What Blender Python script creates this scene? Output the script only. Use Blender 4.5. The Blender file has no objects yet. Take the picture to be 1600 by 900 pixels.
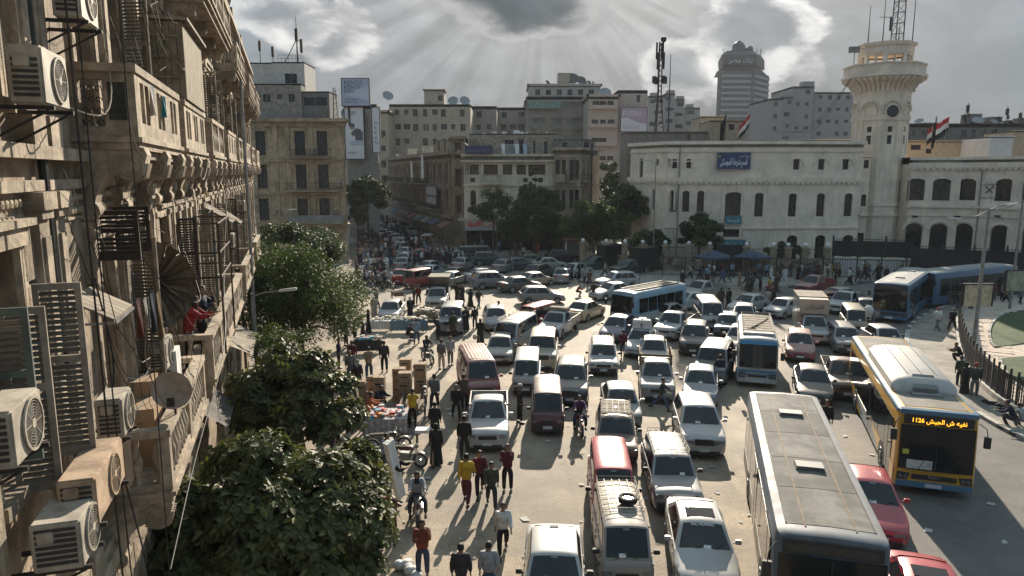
import bpy,bmesh,math,random
import numpy as np
from mathutils import Vector,Matrix
R=math.radians
random.seed(7)
scene=bpy.context.scene
COL=scene.collection
# ---------------------------------------------------------------- camera
F=1111.0; CH=11.2; PITCH=math.atan(180/F)
cam=bpy.data.cameras.new('camera'); camo=bpy.data.objects.new('camera',cam); COL.objects.link(camo)
camo.location=(0,0,CH); camo.rotation_euler=(math.pi/2-PITCH,0,0)
cam.sensor_width=36; cam.lens=36*F/1600; cam.clip_start=.2; cam.clip_end=6000
scene.camera=camo
# ---------------------------------------------------------------- light
SUN_AZ,SUN_EL=R(9.5),R(24)
SV=Vector((math.sin(SUN_AZ)*math.cos(SUN_EL),math.cos(SUN_AZ)*math.cos(SUN_EL),math.sin(SUN_EL)))
sl=bpy.data.lights.new('sun','SUN'); sl.energy=5.0; sl.angle=R(.6); sl.color=(1,.88,.71)
so=bpy.data.objects.new('sun',sl); so.rotation_euler=SV.to_track_quat('Z','Y').to_euler(); COL.objects.link(so)
scene.view_settings.view_transform='Standard'; scene.view_settings.look='None'
scene.view_settings.exposure=0.97; scene.view_settings.gamma=1
scene.cycles.use_denoising=True
scene.cycles.max_bounces=5; scene.cycles.diffuse_bounces=3; scene.cycles.glossy_bounces=3
scene.cycles.volume_bounces=0; scene.cycles.caustics_reflective=False; scene.cycles.caustics_refractive=False
scene.cycles.sample_clamp_indirect=4; scene.cycles.sample_clamp_direct=30

class NT:
    "small helper for building node trees"
    def __init__(s,nt): s.nt=nt; s.n=nt.nodes; s.l=nt.links
    def new(s,t,**k):
        n=s.n.new(t)
        for a,v in k.items():
            if a.startswith('i_'):
                key=a[2:]; key=int(key) if key.isdigit() else key
                if hasattr(v,'is_linked') or isinstance(v,bpy.types.NodeSocket): s.l.new(v,n.inputs[key])
                else: n.inputs[key].default_value=v
            else: setattr(n,a,v)
        return n
    def math(s,op,a,b=0.0,c=None,clamp=False):
        n=s.n.new('ShaderNodeMath'); n.operation=op; n.use_clamp=clamp
        for i,v in enumerate((a,b) if c is None else (a,b,c)):
            if isinstance(v,bpy.types.NodeSocket): s.l.new(v,n.inputs[i])
            else: n.inputs[i].default_value=v
        return n.outputs[0]
    def vmath(s,op,a,b=None,scale=None):
        n=s.n.new('ShaderNodeVectorMath'); n.operation=op
        for i,v in enumerate((a,b)):
            if v is None: continue
            if isinstance(v,bpy.types.NodeSocket): s.l.new(v,n.inputs[i])
            else: n.inputs[i].default_value=v
        if scale is not None: n.inputs['Scale'].default_value=scale
        return n
    def ramp(s,v,a,b,c=0.,d=1.,smooth=True):
        n=s.n.new('ShaderNodeMapRange'); n.interpolation_type='SMOOTHSTEP' if smooth else 'LINEAR'
        s.l.new(v,n.inputs[0])
        for i,x in enumerate((a,b,c,d)): n.inputs[1+i].default_value=x
        return n.outputs[0]
    def mix(s,f,a,b,blend='MIX'):
        n=s.n.new('ShaderNodeMix'); n.data_type='RGBA'; n.blend_type=blend
        for k,v in ((0,f),(6,a),(7,b)):
            if isinstance(v,bpy.types.NodeSocket): s.l.new(v,n.inputs[k])
            else: n.inputs[k].default_value=v if k==0 else (*v[:3],1)
        return n.outputs[2]
    def noise(s,vec,scale,detail=3,rough=.55,dist=0.):
        n=s.n.new('ShaderNodeTexNoise'); s.l.new(vec,n.inputs['Vector'])
        n.inputs['Scale'].default_value=scale; n.inputs['Detail'].default_value=detail
        n.inputs['Roughness'].default_value=rough; n.inputs['Distortion'].default_value=dist
        return n.outputs['Fac']

def pix_dir(u,v):
    a=(u-800)/F; b=(v-450)/F
    return Vector((a,math.cos(PITCH)-b*math.sin(PITCH),-math.sin(PITCH)-b*math.cos(PITCH)))
def at(u,v,z=0.):
    d=pix_dir(u,v); t=(z-CH)/d.z
    return Vector((d.x*t,d.y*t,z))
def atD(u,v,D):
    d=pix_dir(u,v); t=D/d.y
    return Vector((d.x*t,D,CH+d.z*t))

# ---------------------------------------------------------------- sky
world=bpy.data.worlds.new('World'); scene.world=world; world.use_nodes=True
def make_sky():
    w=NT(world.node_tree); w.n.clear()
    out=w.new('ShaderNodeOutputWorld'); bg=w.new('ShaderNodeBackground'); w.l.new(bg.outputs[0],out.inputs[0])
    bg.inputs['Strength'].default_value=.10
    sky=w.new('ShaderNodeTexSky'); sky.sky_type='NISHITA'; sky.sun_disc=False
    sky.sun_elevation=SUN_EL; sky.sun_rotation=SUN_AZ; sky.air_density=1.2; sky.dust_density=2.0; sky.altitude=30
    tc=w.new('ShaderNodeTexCoord'); D=tc.outputs['Generated']
    up=w.new('ShaderNodeSeparateXYZ'); w.l.new(D,up.inputs[0]); Z=up.outputs['Z']
    # flattened direction so clouds stretch along the horizon
    fl=w.vmath('MULTIPLY',D,(1,1,1.9)).outputs[0]
    n1=w.noise(fl,2.6,8,.6,.25); n2=w.noise(fl,9,7,.62,.4); nl=w.noise(fl,1.1,3,.5)
    nv=w.new('ShaderNodeTexNoise'); w.l.new(fl,nv.inputs['Vector']); nv.inputs['Scale'].default_value=9; nv.inputs['Detail'].default_value=8; nv.inputs['Roughness'].default_value=.6
    wob=w.vmath('SUBTRACT',nv.outputs['Color'],(.5,.5,.5)).outputs[0]
    Dw=w.vmath('ADD',D,w.vmath('SCALE',wob,scale=.10).outputs[0]).outputs[0]
    sd=w.vmath('DISTANCE',D,tuple(SV)).outputs['Value']
    glow=w.ramp(sd,1.0,.12)
    glow2=w.ramp(sd,.55,.05)
    # thin veil: grey with a lighter, warmer region round the hidden sun
    veil=w.mix(w.ramp(nl,.35,.65),(1.0,1.16,1.34),(1.36,1.47,1.62))
    veil=w.mix(glow,veil,(1.25,1.30,1.38)); veil=w.mix(glow2,veil,(2.1,2.08,2.02))
    # radial shafts around the sun
    rel=w.vmath('NORMALIZE',w.vmath('SUBTRACT',D,tuple(atD(845,-60,1).normalized() if False else pix_dir(850,-70).normalized())).outputs[0]).outputs[0]
    ray=w.noise(rel,6.5,4,.6)
    rd=w.vmath('DISTANCE',D,tuple(pix_dir(850,-70).normalized())).outputs['Value']
    raym=w.math('MULTIPLY',w.ramp(rd,.05,.18),w.ramp(rd,.75,.25))
    rayf=w.math('MULTIPLY',w.ramp(ray,.35,.65,-.16,.24),raym)
    veil=w.vmath('MULTIPLY',veil,w.vmath('ADD',w.new('ShaderNodeCombineXYZ',i_0=rayf,i_1=rayf,i_2=rayf).outputs[0],(1,1,1)).outputs[0]).outputs[0]
    # open blue towards the right and high
    open_=w.math('MULTIPLY',w.ramp(n1,.70,.50),w.ramp(sd,.42,.62))
    base=w.mix(w.math('MULTIPLY',open_,.9),veil,w.mix(.04,(.56,.95,1.22),sky.outputs[0]))
    horizon=w.ramp(Z,.22,.0)
    base=w.mix(w.math('MULTIPLY',horizon,.5),base,(1.35,1.36,1.38))
    # cumulus banks: bodies a little darker, rims bright
    cum=w.ramp(w.math('ADD',w.math('MULTIPLY',n1,.75),w.math('MULTIPLY',n2,.25)),.50,.56)
    def blob(u,v,r,sx=1.0,soft=.016,amp=1.0):
        c=pix_dir(u,v).normalized()
        dd=w.vmath('SUBTRACT',Dw,tuple(c)).outputs[0]
        dd=w.vmath('MULTIPLY',dd,(1/sx,1/sx,1)).outputs[0]
        ln=w.vmath('LENGTH',dd).outputs['Value']
        body=w.ramp(ln,r+soft,r-soft); rim=w.math('MULTIPLY',w.ramp(ln,r+soft*.6,r),w.ramp(ln,r-soft*1.6,r-soft*.2))
        return body,rim,ln
    def lay(base,b,colr,rimc,ramt,bamt):
        base=w.mix(w.math('MULTIPLY',b[0],bamt),base,colr)
        return w.mix(w.math('MULTIPLY',w.math('MULTIPLY',b[1],w.ramp(n2,.36,.56,.25,1.)),ramt),base,rimc)
    for (u,v,r,sx,ra,ba,cc) in ((1178,48,.058,1.3,.75,.6,(1.15,1.25,1.4)),(1065,118,.036,1.4,.55,.4,(1.3,1.4,1.52)),
                                     (512,60,.030,1.9,.6,.35,(1.5,1.55,1.65)),(430,15,.034,1.6,.45,.4,(1.15,1.25,1.35)),
                                     (1225,120,.028,1.2,.4,.3,(1.4,1.5,1.6))):
        base=lay(base,blob(u,v,r,sx),cc,(4.6,4.5,4.35),ra,ba)
    md=w.math('MULTIPLY',w.ramp(n2,.3,.7,.88,1.12),w.math('ADD',.9,w.math('MULTIPLY',w.math('MAXIMUM',Z,0.),2.1)))
    base=w.vmath('MULTIPLY',base,w.new('ShaderNodeCombineXYZ',i_0=md,i_1=md,i_2=md).outputs[0]).outputs[0]
    dk=blob(812,-8,.046,2.1,.020)
    base=w.mix(w.math('MULTIPLY',dk[1],.8),base,(4.6,4.5,4.35))
    base=w.mix(w.math('MULTIPLY',dk[0],.92),base,w.mix(w.ramp(n2,.4,.6),(.20,.30,.38),(.48,.60,.70)))
    # below the horizon: dull ground haze
    base=w.mix(w.ramp(Z,.0,-.03),base,(1.6,1.5,1.4))
    w.l.new(base,bg.inputs['Color'])
make_sky()

# ---------------------------------------------------------------- materials
MATS={}
def mat(name,col,rough=.8,var=.25,scale=2.,metal=0.,coat=0.,bump=0.,streak=0.,col2=None,world_xy=False,spec=.5,emit=0.,blotch=0.,dust=0.):
    if name in MATS: return MATS[name]
    m=bpy.data.materials.new(name); m.use_nodes=True; MATS[name]=m
    w=NT(m.node_tree); b=w.n['Principled BSDF']
    b.inputs['Roughness'].default_value=rough; b.inputs['Metallic'].default_value=metal
    b.inputs['Coat Weight'].default_value=coat; b.inputs['Coat Roughness'].default_value=.08
    b.inputs['Specular IOR Level'].default_value=spec
    m.diffuse_color=(*col,1)
    if world_xy: vec=w.new('ShaderNodeNewGeometry').outputs['Position']
    else: vec=w.new('ShaderNodeTexCoord').outputs['Object']
    if not world_xy:
        oi=w.new('ShaderNodeObjectInfo'); vec=w.vmath('ADD',vec,w.new('ShaderNodeCombineXYZ',i_0=w.math('MULTIPLY',oi.outputs['Random'],37.),i_1=0.,i_2=0.).outputs[0]).outputs[0]
    c=(*col,1)
    cur=c
    if var or col2:
        n=w.noise(vec,scale,6,.65)
        dark=col2 if col2 else tuple(x*(1-var) for x in col)
        lite=tuple(min(1,x*(1+var*.35)) for x in col)
        cur=w.mix(w.ramp(n,.36,.64),dark,lite)
    if blotch:
        nb=w.noise(vec,scale*.17,5,.6,.5)
        cur=w.mix(w.math('MULTIPLY',w.ramp(nb,.5,.62),blotch),cur,tuple(x*.45 for x in col))
        nc=w.noise(vec,scale*.9,8,.75,.8)
        cur=w.mix(w.math('MULTIPLY',w.ramp(nc,.60,.66),blotch),cur,tuple(min(1,x*1.25+.05) for x in col))
    if streak:
        sv=w.vmath('MULTIPLY',vec,(1.6,1.6,.12)).outputs[0]
        ns=w.noise(sv,3.0,6,.7)
        cur=w.mix(w.math('MULTIPLY',w.ramp(ns,.50,.70),streak),cur,tuple(x*.38 for x in col))
    if dust:
        sep=w.new('ShaderNodeSeparateXYZ'); g=w.new('ShaderNodeNewGeometry'); w.l.new(g.outputs['Normal'],sep.inputs[0])
        nd=w.noise(vec,1.5,6,.6)
        f=w.math('MULTIPLY',w.math('MULTIPLY',w.ramp(nd,.3,.7,.4,1.),dust),w.ramp(sep.outputs[2],.2,.9))
        cur=w.mix(f,cur if not isinstance(cur,tuple) else cur[:3],(.36,.31,.25))
        w.l.new(w.math('ADD',rough,w.math('MULTIPLY',f,.6)),b.inputs['Roughness'])
    if isinstance(cur,tuple): b.inputs['Base Color'].default_value=c
    else: w.l.new(cur,b.inputs['Base Color'])
    if bump:
        bn=w.new('ShaderNodeBump'); bn.inputs['Strength'].default_value=bump; bn.inputs['Distance'].default_value=.03
        w.l.new(w.noise(vec,scale*5,6,.7),bn.inputs['Height']); w.l.new(bn.outputs[0],b.inputs['Normal'])
    if emit:
        b.inputs['Emission Color'].default_value=c; b.inputs['Emission Strength'].default_value=emit
    return m
def paint(name,col,dust=.35): return mat('paint_'+name,col,rough=.32,var=.06,scale=1.2,coat=.6,metal=.15,dust=dust)

glass=mat('dark_glass',(.006,.008,.010),rough=.05,var=0,spec=.45,dust=.04)
glass_b=mat('window_glass',(.015,.017,.02),rough=.12,var=.3,scale=.6)
rubber=mat('rubber',(.02,.02,.02),rough=.85,var=.3,dust=.3)
plastic=mat('black_plastic',(.025,.025,.027),rough=.55,var=.2,dust=.25)
chrome=mat('chrome',(.55,.55,.56),rough=.25,var=.1,metal=1)
steel=mat('dull_steel',(.28,.28,.28),rough=.5,var=.3,metal=.6)
lamp_m=mat('headlamp',(.16,.17,.18),rough=.1,var=.6,scale=22,coat=1)
lamp_r=mat('tail_lamp',(.30,.015,.012),rough=.2,var=.1,coat=1)
lamp_o=mat('amber_lamp',(.6,.2,.02),rough=.2,var=.1,coat=1)
plate_m=mat('number_plate',(.55,.58,.62),rough=.5,var=.3,scale=18)
white_p=mat('white_plain',(.75,.75,.73),rough=.6,var=.15)
iron=mat('black_iron',(.018,.018,.02),rough=.6,var=.3)

# ---------------------------------------------------------------- mesh building
class MB:
    def __init__(s): s.v=[]; s.f=[]; s.m=[]; s.mi=0
    def quad(s,*pts):
        b=len(s.v); s.v+=[tuple(p) for p in pts]; s.f.append(tuple(range(b,b+len(pts)))); s.m.append(s.mi); return s
    def hexa(s,p):
        b=len(s.v); s.v+=[tuple(q) for q in p]
        for f in ((0,3,2,1),(4,5,6,7),(0,1,5,4),(1,2,6,5),(2,3,7,6),(3,0,4,7)): s.f.append(tuple(b+i for i in f)); s.m.append(s.mi)
        return s
    def box(s,x0,x1,y0,y1,z0,z1,rot=0,o=None,taper=0):
        p=[(x0,y0,z0),(x1,y0,z0),(x1,y1,z0),(x0,y1,z0),(x0+taper,y0+taper,z1),(x1-taper,y0+taper,z1),(x1-taper,y1-taper,z1),(x0+taper,y1-taper,z1)]
        if rot:
            c,q=math.cos(rot),math.sin(rot); ox,oy=o if o else ((x0+x1)/2,(y0+y1)/2)
            p=[(ox+(x-ox)*c-(y-oy)*q,oy+(x-ox)*q+(y-oy)*c,z) for x,y,z in p]
        return s.hexa(p)
    def cbox(s,c,d,rot=0): return s.box(c[0]-d[0]/2,c[0]+d[0]/2,c[1]-d[1]/2,c[1]+d[1]/2,c[2]-d[2]/2,c[2]+d[2]/2,rot)
    def loft(s,rings,closed=True,cap0=True,cap1=True):
        b=len(s.v); n=len(rings[0])
        for r in rings: s.v+=[tuple(p) for p in r]
        for i in range(len(rings)-1):
            for j in range(n if closed else n-1):
                k=(j+1) % n
                s.f.append((b+i*n+j,b+i*n+k,b+(i+1)*n+k,b+(i+1)*n+j)); s.m.append(s.mi)
        if cap0: s.f.append(tuple(b+n-1-j for j in range(n))); s.m.append(s.mi)
        if cap1: e=b+(len(rings)-1)*n; s.f.append(tuple(e+j for j in range(n))); s.m.append(s.mi)
        return s
    def tube(s,pts,r,n=6,r1=None,caps=True):
        pts=[Vector(p) for p in pts]; rings=[]
        for i,p in enumerate(pts):
            d=(pts[min(i+1,len(pts)-1)]-pts[max(i-1,0)])
            if d.length<1e-6: d=Vector((0,0,1))
            d.normalize(); a=d.orthogonal().normalized() if i==0 else (a - d*a.dot(d)).normalized(); c=d.cross(a)
            rr=r if r1 is None else r+(r1-r)*i/(len(pts)-1)
            rings.append([p+a*rr*math.cos(2*math.pi*k/n)+c*rr*math.sin(2*math.pi*k/n) for k in range(n)])
        return s.loft(rings,True,caps,caps)
    def lathe(s,prof,n=12,c=(0,0,0),axis='z',sy=1.0,cap=True):
        rings=[]
        for r,h in prof:
            ring=[]
            for k in range(n):
                a=2*math.pi*k/n; x,y=r*math.cos(a),r*math.sin(a)*sy
                ring.append((c[0]+x,c[1]+y,c[2]+h) if axis=='z' else ((c[0]+h,c[1]+x,c[2]+y) if axis=='x' else (c[0]+y,c[1]+h,c[2]+x)))
            rings.append(ring)
        return s.loft(rings,True,cap,cap)
    def ball(s,c,r,n=8,m=5,sz=1.,sy=1.):
        return s.lathe([(max(.001,r*math.sin(math.pi*i/m)),-r*sz*math.cos(math.pi*i/m)) for i in range(m+1)],n,c,'z',sy)
    def mesh(s,name,mats=(),smooth=0,weld=0,bevel=0):
        me=bpy.data.meshes.new(name); me.from_pydata(s.v,[],s.f)
        for m in mats: me.materials.append(m)
        if any(s.m): me.polygons.foreach_set('material_index',s.m)
        bm=bmesh.new(); bm.from_mesh(me)
        if weld: bmesh.ops.remove_doubles(bm,verts=bm.verts,dist=weld)
        if bevel: bmesh.ops.bevel(bm,geom=[e for e in bm.edges if len(e.link_faces)==2 and e.calc_face_angle(0)>.5],offset=bevel,segments=2,affect='EDGES',clamp_overlap=True)
        bmesh.ops.recalc_face_normals(bm,faces=bm.faces) if (weld or smooth or bevel) else None
        bm.to_mesh(me); bm.free()
        if smooth:
            me.polygons.foreach_set('use_smooth',[True]*len(me.polygons)); me.set_sharp_from_angle(angle=R(smooth))
        me.update(); return me
    def build(s,name,mats,parent=None,loc=(0,0,0),rz=0,smooth=0,weld=0,bevel=0,**k):
        if not isinstance(mats,(list,tuple)): mats=[mats]
        return put(name,s.mesh(name,mats,smooth,weld,bevel),parent,loc,rz,**k)

def put(name,me,parent=None,loc=(0,0,0),rz=0,mats=None,label=None,cat=None,group=None,kind=None,rot=None,scale=None):
    o=bpy.data.objects.new(name,me); COL.objects.link(o)
    o.location=loc; o.rotation_euler=rot if rot else (0,0,rz)
    if scale: o.scale=scale
    if parent is not None: o.parent=parent
    if mats:
        for i,m in enumerate(mats):
            if m is not None and i<len(o.material_slots): o.material_slots[i].link='OBJECT'; o.material_slots[i].material=m
    tag(o,label,cat,group,kind)
    return o
def tag(o,label=None,cat=None,group=None,kind=None):
    if label: o['label']=label
    if cat: o['category']=cat
    if group: o['group']=group
    if kind: o['kind']=kind
    return o
def thing(name,label,cat,loc=(0,0,0),rz=0,group=None,rot=None):
    o=put(name,None,None,loc,rz,rot=rot); o.empty_display_size=.3
    return tag(o,label,cat,group)
CACHE={}
def cached(key,fn):
    if key not in CACHE: CACHE[key]=fn()
    return CACHE[key]
def dup(o,parent=None,loc=None,rz=None,label=None):
    c=o.copy(); COL.objects.link(c)
    if parent is not None: c.parent=parent
    if loc is not None: c.location=loc
    if rz is not None: c.rotation_euler=(0,0,rz)
    if label: c['label']=label
    for ch in list(o.children): dup(ch,c)
    return c

# ---------------------------------------------------------------- walls with real openings
def wall(mb,A,B,z0,z1,ops=(),depth=.25,inward=True):
    "front face of a wall from A to B (outward normal to the right of A>B), openings (u0,u1,v0,v1,arch)"
    A=Vector((A[0],A[1])); B=Vector((B[0],B[1])); L=(B-A).length; d=(B-A)/L; n=Vector((d.y,-d.x))
    def P(u,z,k=0.): q=A+d*u-n*k; return (q.x,q.y,z)
    us=sorted({0.,L,*[round(o[0],4) for o in ops],*[round(o[1],4) for o in ops]})
    zs=sorted({z0,z1,*[round(o[2],4) for o in ops],*[round(o[3],4) for o in ops]})
    us=[u for u in us if 0 <= u <= L]; zs=[z for z in zs if z0 <= z <= z1]
    for j in range(len(zs)-1):
        zc=(zs[j]+zs[j+1])/2; run=None
        row=[o for o in ops if o[2]<zc<o[3]]
        for i in range(len(us)-1):
            uc=(us[i]+us[i+1])/2; hole=any(o[0]<uc<o[1] for o in row)
            if not hole and run is None: run=us[i]
            if hole and run is not None: mb.quad(P(run,zs[j]),P(us[i],zs[j]),P(us[i],zs[j+1]),P(run,zs[j+1])); run=None
        if run is not None: mb.quad(P(run,zs[j]),P(L,zs[j]),P(L,zs[j+1]),P(run,zs[j+1]))
    for o in ops:
        u0,u1,v0,v1=o[:4]; arch=o[4] if len(o)>4 else 0
        mb.quad(P(u0,v0),P(u0,v0,depth),P(u0,v1,depth),P(u0,v1))
        mb.quad(P(u1,v0,depth),P(u1,v0),P(u1,v1),P(u1,v1,depth))
        mb.quad(P(u0,v0),P(u1,v0),P(u1,v0,depth),P(u0,v0,depth))
        if not arch: mb.quad(P(u0,v1,depth),P(u1,v1,depth),P(u1,v1),P(u0,v1))
        else:
            c=(u0+u1)/2; w=(u1-u0)/2; N=8
            pts=[(c-w*math.cos(math.pi*i/N),v1-arch+arch*math.sin(math.pi*i/N)) for i in range(N+1)]
            for i in range(N):
                (a,za),(b,zb)=pts[i],pts[i+1]
                mb.quad(P(a,za,.0),P(b,zb,.0),P(b,v1,.0),P(a,v1,.0))
                mb.quad(P(a,za,depth),P(b,zb,depth),P(b,zb),P(a,za))
def wall_frame(A,B):
    A=Vector((A[0],A[1])); B=Vector((B[0],B[1])); d=(B-A).normalized(); n=Vector((d.y,-d.x))
    return A,d,n,math.atan2(d.y,d.x)

def window_mesh(w,h,style):
    "x across, y=0 outer face (looks to -y), z up from 0"
    def f():
        m=MB(); fr=.06 if w<1.6 else .09
        if style in ('pane','arch'):
            m.mi=1; m.box(0,w,.05,.08,0,h); m.mi=0
            for a in ((0,fr,0,h),(w-fr,w,0,h),(fr,w-fr,0,fr),(fr,w-fr,h-fr,h),(w/2-.03,w/2+.03,fr,h-fr),(fr,w/2-.03,h*.68,h*.68+.05),(w/2+.03,w-fr,h*.68,h*.68+.05)):
                m.box(a[0],a[1],.0,.07,a[2],a[3])
        elif style=='shut':
            m.mi=1; m.box(0,w,.08,.1,0,h); m.mi=0
            for a in ((0,fr,0,h),(w-fr,w,0,h),(w/2-.05,w/2+.05,0,h),(fr,w-fr,0,fr*1.5),(fr,w-fr,h-fr,h),(fr,w-fr,h*.45,h*.45+.09)): m.box(a[0],a[1],.0,.07,a[2],a[3])
            k=max(4,int(h/.16))
            for i in range(k):
                z=.1+(h-.16)*i/k
                for x0,x1 in ((fr,w/2-.05),(w/2+.05,w-fr)): m.hexa([(x0,.015,z),(x1,.015,z),(x1,.03,z),(x0,.03,z),(x0,.055,z+.09),(x1,.055,z+.09),(x1,.07,z+.09),(x0,.07,z+.09)])
        elif style=='open':
            m.mi=1; m.box(0,w,.10,.12,0,h); m.mi=0
            m.box(0,fr,0,.08,0,h); m.box(w-fr,w,0,.08,0,h); m.box(fr,w-fr,0,.08,h-fr,h)
        elif style=='far':
            m.mi=1; m.box(.04,w-.04,.05,.07,.04,h-.04); m.mi=0
            m.box(0,w,.0,.04,0,.06); m.box(w/2-.03,w/2+.03,0,.05,.06,h)
        return m.mesh('window',[white_p,glass_b])
    return cached(('win',round(w,2),round(h,2),style),f)

def put_windows(parent,A,B,ops,style,frame_m,glass_m=None,depth=.25,name='window',z_off=0):
    A,d,n,ang=wall_frame(A,B)
    for i,o in enumerate(ops):
        st=style[i % len(style)] if isinstance(style,(list,tuple)) else style
        q=A+d*o[0]-n*(depth-.12)
        fm=frame_m[i % len(frame_m)] if isinstance(frame_m,(list,tuple)) else frame_m
        put(name,window_mesh(o[1]-o[0],o[3]-o[2],st),parent,(q.x,q.y,o[2]+z_off),ang,mats=[fm,glass_m])
def band(mb,A,B,z0,z1,out,back=.0,e0=0.,e1=0.):
    "a moulding running along the wall"
    A,d,n,ang=wall_frame(A,B)[0:4] if False else (Vector((A[0],A[1])),(Vector((B[0],B[1]))-Vector((A[0],A[1]))).normalized(),None,0)
    Bv=Vector((B[0],B[1])); n=Vector((d.y,-d.x)); a=A-d*e0; b=Bv+d*e1
    p=[a-n*back,b-n*back,b+n*out,a+n*out]
    p=[p[3],p[2],p[1],p[0]]
    mb.hexa([(q.x,q.y,z0) for q in p]+[(q.x,q.y,z1) for q in p])
def grid_ops(L,n,w,rows,m0=.0,m1=.0,arch=0):
    ops=[]
    for (v0,v1) in rows:
        for i in range(n):
            c=m0+(L-m0-m1)*(i+.5)/n; ops.append((c-w/2,c+w/2,v0,v1,arch))
    return ops
# ---------------------------------------------------------------- lettering
FORMS={'ا': (0xFE8D,0xFE8E),'ب': (0xFE8F,0xFE90,0xFE91,0xFE92),'ت': (0xFE95,0xFE96,0xFE97,0xFE98),'ج': (0xFE9D,0xFE9E,0xFE9F,0xFEA0),'د': (0xFEA9,0xFEAA),'ر': (0xFEAD,0xFEAE),
 'س': (0xFEB1,0xFEB2,0xFEB3,0xFEB4),'ش': (0xFEB5,0xFEB6,0xFEB7,0xFEB8),'ص': (0xFEB9,0xFEBA,0xFEBB,0xFEBC),'ط': (0xFEC1,0xFEC2,0xFEC3,0xFEC4),'ف': (0xFED1,0xFED2,0xFED3,0xFED4),
 'ق': (0xFED5,0xFED6,0xFED7,0xFED8),'ك': (0xFED9,0xFEDA,0xFEDB,0xFEDC),'ل': (0xFEDD,0xFEDE,0xFEDF,0xFEE0),'م': (0xFEE1,0xFEE2,0xFEE3,0xFEE4),'ن': (0xFEE5,0xFEE6,0xFEE7,0xFEE8),
 'ه': (0xFEE9,0xFEEA,0xFEEB,0xFEEC),'و': (0xFEED,0xFEEE),'ي': (0xFEF1,0xFEF2,0xFEF3,0xFEF4),'ى': (0xFEEF,0xFEF0),'ة': (0xFE93,0xFE94),'خ': (0xFEA5,0xFEA6,0xFEA7,0xFEA8)}
def AR(s):
    "join Arabic letters by their presentation forms and put them in visual order"
    out=[]
    for w in s.split(' '):
        r=''
        for i,c in enumerate(w):
            if c not in FORMS: r+=c; continue
            f=FORMS[c]; prev=i>0 and w[i-1] in FORMS and len(FORMS[w[i-1]])==4; nxt=i<len(w)-1 and w[i+1] in FORMS and len(f)==4
            r+=chr(f[3] if prev and nxt else f[1] if prev else f[2] if nxt else f[0])
        out.append(r if w.isdigit() else r[::-1])
    return ' '.join(out[::-1])
def text(s,parent,loc,size,m,sx=1.0,rz=0,name='lettering',align='LEFT',rot=None,ext=.004,bold=0.0,fit=None):
    cu=bpy.data.curves.new('lettering','FONT'); cu.body=s; cu.size=size; cu.extrude=ext; cu.offset=bold*size; cu.resolution_u=2; cu.align_x=align
    o=bpy.data.objects.new('lettering_curve',cu); COL.objects.link(o)
    bpy.context.view_layer.update()
    me=bpy.data.meshes.new_from_object(o.evaluated_get(bpy.context.evaluated_depsgraph_get())); bpy.data.objects.remove(o); me.materials.clear(); xs=[v.co.x for v in me.vertices]; sx=fit/(max(xs)-min(xs)) if fit and xs else sx; me.materials.append(m)
    return put(name,me,parent,loc,rot=rot or (math.pi/2,0,rz),scale=(sx,1,1))

ORD=['first','second','third','fourth','fifth','sixth','seventh','eighth','ninth','tenth','eleventh','twelfth','thirteenth','fourteenth','fifteenth','sixteenth','seventeenth','eighteenth','nineteenth','twentieth']
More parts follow.
